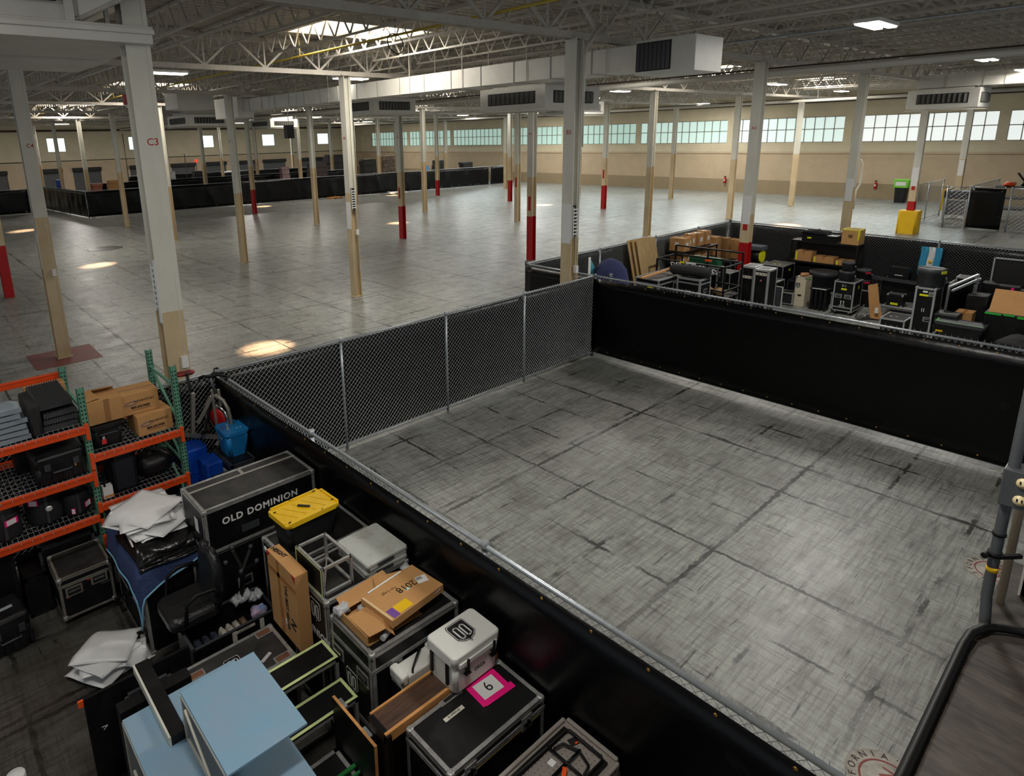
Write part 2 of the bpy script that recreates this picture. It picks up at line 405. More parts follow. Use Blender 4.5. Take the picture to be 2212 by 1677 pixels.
# ribbed steel roof deck
mb = MB(); n = 0; x = X0
ys = []; y = Y0
while y < DY: ys.append(y); y += 0.30
for a in ys:
    mb.add([(X0, a, 8.30), (WX, a, 8.30), (WX, a+0.13, 8.30), (X0, a+0.13, 8.30), (X0, a+0.17, 8.36), (WX, a+0.17, 8.36), (WX, a+0.26, 8.36), (X0, a+0.26, 8.36), (X0, a+0.30, 8.30), (WX, a+0.30, 8.30)],
           [(0, 3, 2, 1), (3, 4, 5, 2), (4, 7, 6, 5), (7, 8, 9, 6)])
mb.box(X0, WX, Y0, DY, 8.42, 8.5)
struct(mb.build('ceiling', M_DECK))
# window wall: piers, sill band, upper band; openings every bay
WINY = [(9.3+9.0*k, 17.75+9.0*k) for k in range(-2, 8)]
def wall_band(x, y0, y1, z0, z1, mm, mb): mb.box(x, x+0.35, y0, y1, z0, z1, mm)
mb = MB()
wall_band(WX, Y0, DY, 0, 1.12, 2, mb); wall_band(WX, Y0, DY, 1.12, 3.45, 1, mb); wall_band(WX, Y0, DY, 3.45, 4.15, 0, mb); wall_band(WX, Y0, DY, 6.08, 8.5, 0, mb)
ye = Y0
for a, b in WINY:
    wall_band(WX, ye, a, 4.15, 6.08, 0, mb); ye = b
wall_band(WX, ye, DY, 4.15, 6.08, 0, mb)
struct(mb.build('wall_right', [M_CREAM, M_TAN, M_TAN2]))
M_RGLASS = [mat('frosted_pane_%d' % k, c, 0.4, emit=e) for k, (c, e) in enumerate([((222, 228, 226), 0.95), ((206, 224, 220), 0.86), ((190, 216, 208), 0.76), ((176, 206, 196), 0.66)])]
M_FRAME = mat('window_frame_paint', (150, 146, 134), 0.6)
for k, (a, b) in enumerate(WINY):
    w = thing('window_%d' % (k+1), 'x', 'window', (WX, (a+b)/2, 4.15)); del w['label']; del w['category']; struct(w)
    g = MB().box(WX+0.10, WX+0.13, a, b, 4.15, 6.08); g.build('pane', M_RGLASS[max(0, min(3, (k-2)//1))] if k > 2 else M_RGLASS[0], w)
    f = MB(); n = 12
    for q in range(n+1):
        yy = a+(b-a)*q/n; f.box(WX+0.04, WX+0.10, yy-0.025, yy+0.025, 4.15, 6.08)
    for z in (4.17, 5.15, 6.06): f.box(WX+0.04, WX+0.11, a, b, z-0.03, z+0.03)
    f.build('window_frame', M_FRAME, w)
M_PIPED = mat('dark_pipe_paint', (62, 50, 38), 0.5)
M_PIPEW = mat('white_pipe', (206, 202, 190), 0.45)
struct(MB().tube((WX-0.14, Y0, 7.22), (WX-0.14, DY, 7.22), 0.10, 8).build('trim_1', M_PIPED))
struct(MB().tube((WX-0.05, Y0, 3.28), (WX-0.05, DY, 3.30), 0.02, 6).build('trim_2', M_TAN2))
# dock wall
mb = MB()
DW = [(14.9+8.75*k, 16.8+8.75*k) for k in range(-2, 5)]
def dband(x0, x1, z0, z1, mm): mb.box(x0, x1, DY, DY+0.35, z0, z1, mm)
dband(X0, WX, 2.75, 3.45, 1); dband(X0, WX, 3.45, 4.62, 0); dband(X0, WX, 6.22, 8.5, 0)
e = X0
for a, b in DW: dband(e, a, 4.62, 6.22, 0); e = b
dband(e, WX, 4.62, 6.22, 0)
DOORS = [(9.0+2.0*0, 10.6), (12.9, 16.0), (17.1, 20.1), (23.4, 26.4), (28.4, 31.4), (32.6, 35.6), (36.8, 39.8), (41.0, 44.4), (46.8, 51.6)]
e = X0
for a, b in DOORS: dband(e, a, 0, 2.75, 1); e = b
dband(e, WX, 0, 2.75, 1)
struct(mb.build('wall_back', [M_CREAM, M_TAN]))
M_DOCKG = mat('dock_window_daylight', (216, 240, 232), 0.4, emit=1.6)
M_DOCKD = mat('dock_door_steel', (86, 86, 88), 0.5, var=0.3, vscale=1)
M_DOCKC = mat('dock_curtain_black', (26, 26, 28), 0.6)
for k, (a, b) in enumerate(DW):
    w = thing('window_%d' % (k+11), 'x', 'window', ((a+b)/2, DY, 4.62)); del w['label']; del w['category']; struct(w)
    MB().box(a, b, DY+0.1, DY+0.14, 4.62, 6.22).build('pane', M_DOCKG, w)
    f = MB(); f.box(a, b, DY+0.04, DY+0.1, 4.62, 4.68); f.box(a, b, DY+0.04, DY+0.1, 6.16, 6.22); f.box(a, a+0.06, DY+0.04, DY+0.1, 4.62, 6.22); f.box(b-0.06, b, DY+0.04, DY+0.1, 4.62, 6.22)
    f.build('window_frame', M_FRAME, w)
for k, (a, b) in enumerate(DOORS):
    w = thing('door_%d' % (k+1), 'x', 'door', ((a+b)/2, DY, 0)); del w['label']; del w['category']; struct(w)
    MB().box(a, b, DY+0.12, DY+0.2, 0, 2.75).build('door_leaf', M_DOCKD, w)
    MB().box(a-0.05, b+0.05, DY-0.35, DY, 2.35, 2.78).build('door_hood', M_DOCKC, w, bevel=0.05)
struct(MB().tube((X0, DY-0.06, 3.6), (WX, DY-0.06, 3.6), 0.05, 6).build('trim_3', M_PIPED))
struct(MB().tube((X0, DY-0.1, 7.0), (WX, DY-0.1, 7.0), 0.12, 6).build('trim_4', M_PIPED))

# ---------------------------------------------------------------- columns
WORDS = ['first', 'second', 'third', 'fourth', 'fifth', 'sixth', 'seventh', 'eighth', 'ninth', 'tenth']
RED = {(0, 5): 1.9, (2, 5): 1.75, (2, 4): 1.9, (4, 5): 1.65, (2, 7): 1.8, (4, 7): 1.4, (4, 6): 1.7, (2, 3): 1.75, (4, 3): 1.6}
TANZ = {(0, 3): 3.0, (1, 3): 2.95, (1, 5): 3.1, (1, 6): 3.0, (2, 3): 2.65, (3, 3): 2.9, (4, 3): 2.6, (5, 3): 3.3, (0, 4): 3.62}
def column(i, j):
    x, y = gx(i), gy(j); red = RED.get((i, j), 0); tz = TANZ.get((i, j), 3.55)
    look = 'white over tan steel roof column' + (' with a bright red base' if red else '')
    special = {(0, 3): 'Big white steel column stencilled C3, nearest to the camera, behind the orange shelving',
               (1, 3): 'White and tan steel column stencilled B3, just behind the empty pen chain link fence',
               (0, 4): 'Leaning-looking white and tan column stencilled C4, standing on a red floor patch',
               (1, 4): 'White and yellowed tan column stencilled B4, in the open floor left of the empty pen',
               (2, 3): 'White and tan column with red base standing among cases inside the full pen',
               (4, 3): 'Column with red base and a yellow guard wrapped round its foot'}
    lab = special.get((i, j), '%s, %s from the left in the %s row back' % (look, WORDS[i], WORDS[j-3]))
    t = thing('steel_column', lab, 'column', (x, y, 0), group='roof columns')
    w, d, tf = 0.30, 0.26, 0.022
    def shaft(z0, z1, m, name):
        q = MB()
        if i: q.box(x-d/2, x-d/2+tf, y-w/2, y+w/2, z0, z1); q.box(x+d/2-tf, x+d/2, y-w/2, y+w/2, z0, z1); q.box(x-d/2+tf, x+d/2-tf, y-0.012, y+0.012, z0, z1)
        else: q.box(x-w/2, x+w/2, y-d/2, y-d/2+tf, z0, z1); q.box(x-w/2, x+w/2, y+d/2-tf, y+d/2, z0, z1); q.box(x-0.012, x+0.012, y-d/2+tf, y+d/2-tf, z0, z1)
        return q.build(name, m, t)
    near = j <= 4
    if red: shaft(0.0, red, M_COLR, 'red_foot')
    shaft(red, tz, M_COLT, 'tan_lower_shaft'); shaft(tz, 7.25, M_COLW, 'white_upper_shaft')
    MB().box(x-0.2, x+0.2, y-0.2, y+0.2, 7.25, 7.28).build('cap_plate', M_STEEL, t)
    if not red and j < 7: MB().box(x-0.17, x+0.17, y-0.17, y+0.17, 0, 0.025).build('base_plate', M_COLT, t)
    letter = 'CBAZYX'[i] if i < 3 else 'ABC'[i-3] if False else 'CBAZYX'[i]
    if j <= 5 and i < 3:
        if i: text('%s%d' % ('CBA'[i], j), (x-d/2, y, 5.32), (0, -1, 0), (0, 0, 1), 0.13, M_REDPRINT, t, 'stencil', bold=0.001)
        else: text('%s%d' % ('CBA'[i], j), (x+0.03, y-d/2, 5.32), (1, 0, 0), (0, 0, 1), 0.13, M_REDPRINT, t, 'stencil', bold=0.001)
    if (i, j) in ((1, 3), (1, 4), (0, 3), (0, 4), (2, 3), (3, 3), (4, 3), (5, 3)):
        # white notice sheets wrapped on the flange and the caged pull station beside them
        zt = 3.7 if j == 3 and i < 2 else 3.2
        (MB().box(x-d/2-0.006, x-d/2-0.001, y-0.13, y+0.13, zt-0.85, zt+0.05) if i else MB().box(x-w/2-0.006, x-w/2-0.001, y-d/2, y-0.03, zt-0.85, zt+0.05)).build('notice_sheet', M_PAPER, t)
    if (i, j) in ((1, 3), (1, 4), (0, 3), (0, 4)):
        q = MB()
        def cg(a0, a1, b0, b1, z0, z1):
            if i: q.box(x+a0, x+a1, y-w/2+b0, y-w/2+b1, z0, z1)
            else: q.box(x-w/2+b0, x-w/2+b1, y+a0, y+a1, z0, z1)
        for k in range(8): cg(-0.07, 0.07, 0.0, 0.012, 3.05+0.08*k, 3.08+0.08*k)
        cg(-0.08, -0.065, -0.01, 0.01, 3.0, 3.68); cg(0.065, 0.08, -0.01, 0.01, 3.0, 3.68); q.build('cage', M_PAPER, t)
        q = MB(); cg(-0.1, 0.1, 0.05, 0.14, 3.0, 3.7); q.build('dark_recess', M_BLACKV, t)
        MB().tube((x+0.09, y-w/2+0.04, 0.9), (x+0.09, y-w/2+0.04, 7.2), 0.022, 8).build('conduit', M_COLW, t)
        MB().box(x+0.03, x+0.12, y-w/2-0.03, y-w/2+0.05, 2.15, 2.32).build('outlet_box', M_PAPER, t)
    if (i, j) == (3, 3):
        MB().path([(x+0.3, y-0.15, 4.0), (x+0.42, y-0.2, 3.8), (x+0.40, y-0.2, 3.0), (x+0.2, y-0.15, 2.75), (x+0.16, y-0.15, 2.0)], 0.035, 8).build('hanging_pipe', M_PIPEW, t)
    if (i, j) in ((2, 3), (4, 3), (2, 4), (3, 5), (4, 5), (2, 5)):
        MB().box(x-d/2-0.005, x-d/2-0.001, y-0.07, y+0.07, 2.0+0.15, 2.75).build('fire_sign', M_REDPRINT, t)
    return t
for j in range(3, 11):
    for i in range(0, 6):
        if any(seen((gx(i), gy(j), z), 60) for z in (0, 3.5, 7.0)): column(i, j)
# red painted patch below column C4 and the yellow guard on the far column
tag(MB().add([(gx(0)-0.75, gy(4)-0.75, 0.004), (gx(0)+0.75, gy(4)-0.75, 0.004), (gx(0)+0.75, gy(4)+0.75, 0.004), (gx(0)-0.75, gy(4)+0.75, 0.004)], [(0, 1, 2, 3)]).build('floor_patch', mat('faded_red_floor_paint', (120, 62, 58), 0.5, var=0.5, vscale=2, rgb2=(90, 70, 66))),
    'faded red square painted on the floor round column C4', 'floor marking')
mb = MB(); x, y = gx(4), gy(3)
mb.rbox(x-0.42, x+0.42, y-0.42, y+0.42, 0, 1.15, 0.1, cap=0.03)
g = mb.build('column_guard', M_YELLOW); tag(g, 'yellow padded guard round the foot of the far red-based column', 'guard')
# ---------------------------------------------------------------- roof steel
def member(mb, p, q, w): mb.bar(p, q, w)
def girder_proto():
    t = thing('roof_girder', 'x', 'roof girder', (0, 0, 0), local=True, group='roof girders')
    L = BAYX
    MB().box(0, L, -0.09, -0.02, 7.25, 7.39).box(0, L, 0.02, 0.09, 7.25, 7.39).box(0, L, -0.09, 0.09, 7.25, 7.265).build('bottom_chord', M_STEEL, t)
    MB().box(0, L, -0.1, 0.1, 8.08, 8.20).build('top_chord', M_STEEL, t)
    q = MB(); n = 5
    for k in range(n):
        a = L*k/n; b = L*(k+0.5)/n; c = L*(k+1)/n
        q.bar((a+0.06, 0, 8.1), (b, 0, 7.37), 0.06); q.bar((b, 0, 7.37), (c-0.06, 0, 8.1), 0.06); q.bar((b, 0, 7.37), (b, 0, 8.1), 0.04)
    q.build('web', M_STEEL, t)
    return t
def joist_proto():
    t = thing('bar_joist', 'x', 'roof joist', (0, 0, 0), local=True, group='roof joists')
    L = BAYY-0.02
    MB().bar((-0.0, 0.35, 7.72), (0, L-0.35, 7.72), 0.05).build('bottom_chord', M_STEEL, t)
    MB().bar((0, 0, 8.25), (0, L, 8.25), 0.07, 0.06).build('top_chord', M_STEEL, t)
    q = MB(); n = 13
    for k in range(n):
        a = 0.1+(L-0.2)*k/n; b = 0.1+(L-0.2)*(k+0.5)/n; c = 0.1+(L-0.2)*(k+1)/n
        q.bar((0, a, 8.23), (0, b, 7.73), 0.036); q.bar((0, b, 7.73), (0, c, 8.23), 0.036)
    q.build('web', M_STEEL, t)
    return t
gp = girder_proto(); used = False
for j in range(2, 11):
    for i in range(-1, 6):
        x = gx(i); pts = [(x+BAYX*f, gy(j), 7.3) for f in (0, .25, .5, .75, 1)]
        if x > WX-1 or not any(seen(p, 40) for p in pts): continue
        row = '%s row back' % WORDS[j-3] if j > 2 else 'row nearest overhead'
        lab = 'white open web roof girder on the %s, %s bay from the left' % (row, WORDS[i+1])
        if not used: gp.location = (x, gy(j), 0); gp['label'] = lab; used = True
        else: dup(gp, (x, gy(j), 0), lab)
jp = joist_proto(); used = False; NJ = 0
for j in range(1, 11):
    for k in range(-8, 31):
        x = gx(0)+BAYX/5*(k+0.5)
        pts = [(x, gy(j)+BAYY*f, z) for f in (0, .2, .4, .6, .8, 1) for z in (7.72,)]
        if x > WX-0.5 or not any(seen(p, 20) for p in pts) or NJ >= 296: continue
        NJ += 1; row = WORDS[max(0, j-2)]
        bay = int((x-gx(-2))//BAYX); q = (k % 5)+1
        lab = 'thin white zigzag roof joist, %s bay deep and %s bay across, %s of its five' % (row, WORDS[max(0, min(9, bay))], WORDS[q-1])
        if not used: jp.location = (x, gy(j), 0); jp['label'] = lab; used = True
        else: dup(jp, (x, gy(j), 0), lab)
# pipes and cable runs hung under the joists, running with them
PIPES = [(15.2, 7.62, 0.035, M_STEEL, 'thin white conduit run under the roof joists, left of the long duct'), (22.4, 7.02, 0.10, M_PIPEW, 'fat white sprinkler main crossing the hall in front of the far columns'),
         (9.6, 7.60, 0.03, mat('yellow_gas_pipe', (196, 170, 66), 0.5), 'thin yellow gas pipe under the near roof joists'), (18.3, 7.60, 0.03, M_GALV, 'thin grey conduit beside the duct under the roof'),
         (47.2, 7.0, 0.09, M_PIPEW, 'white sprinkler pipe near the ribbon windows'), (6.0, 7.63, 0.04, M_STEEL, 'white pipe under the roof joists over the shelving side')]
for x, z, r, m, lab in PIPES:
    q = MB(); q.tube((x, -4, z), (x, 84, z), r, 8)
    for k in range(18): q.bar((x, -2+4.8*k, z), (x, -2+4.8*k, 8.33), 0.015)
    if r > 0.08: q.tube((x+0.0, -4, z+r+0.05), (x, 84, z+r+0.05), 0.03, 6, 1)
    tag(q.build('ceiling_pipe', [m, M_PIPED]), lab, 'pipe', 'pipes under the roof')
# LED fittings
M_LEDB = mat('fitting_white', (225, 224, 218), 0.5)
def fitting():
    t = thing('led_fitting', 'x', 'ceiling light', (0, 0, 0), local=True, group='ceiling lights')
    MB().box(-0.64, 0.64, -0.24, 0.24, 0.0, 0.07).build('housing', M_LEDB, t)
    for s in (-1, 1): MB().box(-0.6, 0.6, s*0.13-0.08, s*0.13+0.08, -0.03, 0.0).build('light_strip', M_LED, t)
    q = MB(); q.bar((-0.5, 0, 0.07), (-0.5, 0, 1.0), 0.01); q.bar((0.5, 0, 0.07), (0.5, 0, 1.0), 0.01); q.build('hanger', M_STEEL, t)
    return t
fp = fitting(); LL = ['over the open floor left of the duct', 'just left of the long white duct', 'brightest one over the full pen at upper right', 'near the right edge of the picture', 'behind the pen, right of its red-based column', 'in front of the ribbon windows at right',
    'small one right of column B3', 'small one left of the far sprinkler main', 'at the far right edge above the duct']
for k, (x, y, p) in enumerate(FIXTURES):
    lab = 'white twin strip ceiling light '+(LL[k] if k < len(LL) else 'deep in the hall, %s of the distant ones' % WORDS[k-len(LL)] if k-len(LL) < 10 else 'of the last four, three of them added as fill')
    if k == 0: fp.location = (x, y, LEDZ); fp['label'] = lab
    else: dup(fp, (x, y, LEDZ), lab)
# skylights
def skylight():
    t = thing('skylight', 'x', 'skylight', (0, 0, 0), local=True, group='skylights')
    for s in (-0.95, 0.95): MB().box(s-0.8, s+0.8, -1.0, 1.0, -0.02, 0.06).build('diffuser', M_SKY, t)
    q = MB()
    for x_ in (-1.82, -0.06, 1.70): q.box(x_, x_+0.12, -1.08, 1.08, -0.06, 0.1)
    for y_ in (-1.08, 1.0): q.box(-1.82, 1.82, y_, y_+0.08, -0.06, 0.1)
    q.build('frame', M_STEEL, t); return t
sp = skylight(); SL = ['nearest big bright twin skylight above the open floor', 'twin skylight in line behind the big column', 'distant twin skylight at far left', 'twin skylight just right of the duct end', 'twin skylight near the ribbon windows', 'twin skylight deep behind the duct',
    'twin skylight over the middle of the open floor', 'twin skylight right of the hall middle', 'twin skylight over the long far fence', 'twin skylight near the dock wall, middle', 'twin skylight near the far corner of the hall', 'twin skylight near the dock wall at left']
for k, (x, y, t_, p) in enumerate(SKYLIGHTS):
    if k == 0: sp.location = (x, y, SKYZ); sp['label'] = SL[0]
    else: dup(sp, (x, y, SKYZ), SL[k])
# ---------------------------------------------------------------- the long duct and the air diffusers
dx0, dx1 = 12.9, 13.9
t = thing('air_duct', 'long white square supply duct running across the hall under the roof', 'duct', (dx0, 8.0, 6.6))
MB().box(dx0, dx1, 8.4, 29.4, 6.62, 7.12).build('duct_run', M_DUCT, t)
y = 9.6
while y < 29.4: MB().box(dx0-0.012, dx1+0.012, y, y+0.025, 6.61, 7.13).build('seam', mat('duct_seam', (150, 146, 136), 0.6), t); y += 1.22
q = MB(); q.box(dx0-0.06, dx1+0.06, 7.05, 8.42, 6.48, 7.18); q.build('end_box', M_DUCT, t, bevel=0.01)
d = MB(); d.box(dx0-0.07, dx0-0.06, 7.58, 8.4, 6.55, 7.13); d = d.build('grille', M_BLACKV, t)
q = MB()
for k in range(8): q.obox((dx0-0.09, 7.64+0.1*k, 6.84), (0.012, 0.075, 0.54), Matrix.Rotation(0.5, 3, 'Z'))
q.build('louvre_blade', mat('dark_louvre', (40, 40, 42), 0.4), d)
MB().box(dx0-0.25, dx0+0.5, 28.6, 31.2, 6.35, 7.25).build('drop_box', M_DUCT, t, bevel=0.01)
MB().box(dx0-2.6, dx0-1.0, 29.4, 31.0, 6.75, 7.5).build('branch_box', M_DUCT, t, bevel=0.01)
for k in range(9):
    for xx in (dx0-0.02, dx1+0.02): MB().bar((xx, 9.2+2.4*k, 6.6), (xx, 9.2+2.4*k, 8.33), 0.014).build('hanger', M_STEEL, t)
def diffuser(x0, x1, y0, y1, z0, z1, lab, lx=True, ly=True, neck=True):
    t = thing('air_diffuser', lab, 'air diffuser', ((x0+x1)/2, (y0+y1)/2, z0), group='boxy air diffusers')
    MB().box(x0, x1, y0, y1, z0, z1).build('housing', M_DUCT, t, bevel=0.02)
    MB().box(x0+0.3, x1-0.3, y0+0.3, y1-0.3, z1, max(z1+0.05, 7.55) if neck else z1+0.05).build('neck', M_DUCT, t)
    for hx in (x0+0.1, x1-0.1):
        for hy in (y0+0.1, y1-0.1): MB().bar((hx, hy, z1-0.02), (hx, hy, 8.33), 0.014).build('hanger', M_STEEL, t)
    zc, hh = z0+(z1-z0)*0.5, (z1-z0)*0.26
    if lx:
        L_ = (y1-y0); g = MB().box(x0-0.012, x0-0.002, y0+L_*0.14, y1-L_*0.14, zc-hh, zc+hh).build('grille', M_BLACKV, t)
        q = MB(); n = 10
        for k in range(n): q.obox((x0-0.025, y0+L_*0.14+L_*0.72*(k+0.5)/n, zc), (0.02, 0.10*L_/2, hh*1.7), Matrix.Rotation(0.6, 3, 'Z'))
        q.build('louvre_blade', mat('grey_louvre', (84, 82, 78), 0.5), g)
    if ly:
        L_ = (x1-x0); g = MB().box(x0+L_*0.14, x1-L_*0.14, y0-0.012, y0-0.002, zc-hh, zc+hh).build('grille', M_BLACKV, t)
        q = MB(); n = 10
        for k in range(n): q.obox((x0+L_*0.14+L_*0.72*(k+0.5)/n, y0-0.025, zc), (0.10*L_/2, 0.02, hh*1.7), Matrix.Rotation(-0.6, 3, 'Z'))
        q.build('louvre_blade', mat('grey_louvre', (84, 82, 78), 0.5), g)
    q = MB(); q.path([(x0-0.1, y1, z0-0.08), (x0-0.1, y0-0.1, z0-0.08), (x1, y0-0.1, z0-0.08)], 0.02, 6); q.build('guard_rail', M_STEEL, t)
    return t
diffuser(15.5, 18.2, 13.2, 16.0, 6.05, 6.75, 'nearest white air diffuser box with two black louvres, left of column B3')
diffuser(29.0, 31.6, 22.6, 24.9, 6.30, 7.0, 'white air diffuser box showing just behind column B3')
diffuser(36.2, 38.3, 6.8, 9.4, 5.98, 6.80, 'white air diffuser box with one long black louvre, above the ribbon windows at right', neck=False)
diffuser(17.0, 19.4, 24.3, 26.6, 6.35, 7.05, 'white air diffuser box just right of column B4')
diffuser(15.8, 18.6, 43.5, 47.5, 6.35, 7.1, 'white air diffuser box deep in the hall right of the big column C3')
diffuser(26.0, 28.6, 52.5, 56.5, 6.40, 7.1, 'small distant white air diffuser box over the long far fence')
t = thing('air_duct', 'white duct length at the right edge, above the right-hand diffuser box', 'duct', (36.6, 3.0, 6.85))
MB().box(36.6, 37.8, 1.0, 9.2, 6.88, 7.45).build('duct_run', M_DUCT, t)
for k in range(6): MB().box(36.58, 37.82, 1.6+1.3*k, 1.64+1.3*k, 6.87, 7.46).build('seam', M_STEEL, t)
for k in range(4): MB().bar((36.58, 1.9+2.1*k, 6.9), (36.58, 1.9+2.1*k, 8.33), 0.014).build('hanger', M_STEEL, t)
# big air handler and its deck in the upper left corner, carried by column C3
t = thing('air_handler', 'large cream air handling cabinet on a boarded deck at the upper left corner', 'air handler', (0.5, 9.0, 6.53))
q = MB(); q.box(-3.5, 2.93, 8.98, 9.06, 6.53, 6.72); q.box(-3.5, 2.95, 8.94, 8.99, 6.64, 6.70)
for k in range(4): q.box(-3.5, 2.95, 9.06+1.05*k, 10.06+1.05*k, 6.53+0.02*(k % 2), 6.60)
q.box(-3.5, 2.95, 9.0, 13.3, 6.66, 6.74)
q.build('deck', M_DUCT, t, bevel=0.006)
q = MB(); q.box(-3.5, 2.02, 9.1, 12.5, 6.74, 8.2); q.build('cabinet', M_DUCT, t, bevel=0.02)
q = MB(); q.box(1.98, 2.08, 9.04, 9.14, 6.74, 8.2); q.build('corner_strip', M_DUCT, t)
g = MB().box(-3.3, 1.75, 9.03, 9.10, 7.0, 8.0).build('grille', M_BLACKV, t)
q = MB()
for k in range(9): q.obox((-3.0+0.55*k, 8.98, 7.5), (0.32, 0.02, 1.0), Matrix.Rotation(0.35, 3, 'Z'))
q.build('louvre_blade', M_DUCT, g)
q = MB(); q.box(-3.4, 1.9, 8.97, 9.03, 6.94, 7.0); q.box(1.82, 1.9, 8.97, 9.03, 6.94, 8.1); q.build('grille_frame', M_DUCT, t)
q = MB(); P = [(2.1, 9.1, 6.76), (2.1, 12.4, 6.76), (2.1, 12.4, 8.2), (2.1, 9.1, 8.2)]
Q_ = [(3.6, 8.3, 7.55), (3.6, 12.9, 7.55), (3.6, 12.9, 8.2), (3.6, 8.3, 8.2)]
q.add(P+Q_, [(0, 1, 5, 4), (1, 2, 6, 5), (0, 4, 7, 3), (4, 5, 6, 7), (3, 2, 1, 0), (2, 3, 7, 6)]); q.build('intake_hood', M_DUCT, t)
q = MB(); q.path([(2.15, 9.08, 6.78), (3.0, 8.62, 7.22), (3.62, 8.28, 7.56)], 0.03, 6); q.tube((2.1, 9.08, 6.8), (2.1, 9.08, 8.2), 0.03, 6); q.build('edge_pipe', M_STEEL, t)
q = MB()
for x_ in (-2.5, 0.5, 2.5):
    for y_ in (9.3, 13.0): q.bar((x_, y_, 6.7), (x_, y_, 8.3), 0.05)
q.build('hanger', M_STEEL, t)
# small ceiling things
q = MB(); q.path([(9.3+0.22*math.cos(a), 12.3+0.22*math.sin(a)*0.3, 7.35+0.22*math.sin(a)) for a in [k*0.35 for k in range(36)]], 0.012, 6); q.bar((9.3, 12.3, 7.5), (9.3, 12.3, 8.28), 0.012)
tag(q.build('cable_coil', M_RUBBER), 'loop of black cable hanging from the joists at upper left', 'cable')
t = thing('fire_alarm', 'small dark red alarm box with a white strobe, hung left of the big column C3', 'alarm', (2.4, 9.9, 6.0))
MB().box(3.5, 3.62, 12.6, 12.72, 5.98, 6.16).build('box', M_COLR, t); MB().box(3.5, 3.6, 12.59, 12.6, 5.93, 5.98).build('strobe', M_PAPER, t)
MB().bar((3.56, 12.66, 6.16), (3.56, 12.66, 8.3), 0.015).build('stem', M_STEEL, t)
t = thing('ceiling_speaker', 'black box loudspeaker hung in the hall left of column B4', 'speaker', (16.5, 30, 5.5))
MB().box(17.0, 17.4, 32.4, 32.8, 5.4, 6.1).build('cabinet', M_PLBLACK, t); MB().bar((17.2, 32.6, 6.1), (17.2, 32.6, 8.3), 0.03).build('bracket', M_STEEL, t)
# knee pipe at column B3
q = MB(); x, y = gx(1), gy(3); q.path([(x+0.2, y-0.1, 5.0), (x+0.2, y-0.1, 6.9), (x+0.25, y-0.1, 7.05), (x+0.8, y-0.1, 7.6)], 0.045, 8); tag(q.build('rain_pipe', M_PIPEW), 'white downpipe bending away near the top of column B3', 'pipe')

# ---------------------------------------------------------------- chain link fences with black screens
def chain(mb, P, D, L, z0, z1, pitch, r, off):
    "woven diamond wire in the vertical plane through P along D"
    h = z1-z0; n = int((L+h)/pitch); N_ = Vector((-D.y, D.x, 0))
    for k in range(n+1):
        for sgn in (1, -1):
            a = k*pitch if sgn > 0 else k*pitch-h
            # wire: s = a - h..a  (sgn>0: leaning back) clipped to 0..L
            if sgn > 0: s0, s1, zz0, zz1 = a, a-h, z0, z1
            else: s0, s1, zz0, zz1 = a, a+h, z0, z1
            def at(s): u = (s-s0)/(s1-s0); return zz0+(zz1-zz0)*u
            lo, hi = max(0, min(s0, s1)), min(L, max(s0, s1))
            if hi-lo < 0.02: continue
            A = P+D*lo+Vector((0, 0, at(lo)))+N_*(off+0.002*sgn); B = P+D*hi+Vector((0, 0, at(hi)))+N_*(off+0.002*sgn)
            mb.tube(A, B, r, 3, 0, caps=False, smooth=False)
    m = int(L/pitch)
    for k in range(m+1):                       # twisted ends standing above the rail
        c = P+D*(k*pitch)+N_*off
        mb.tube(c+Vector((0, 0, z1)), c+D*0.012+Vector((0, 0, z1+0.05)), r, 3, 0, caps=False)
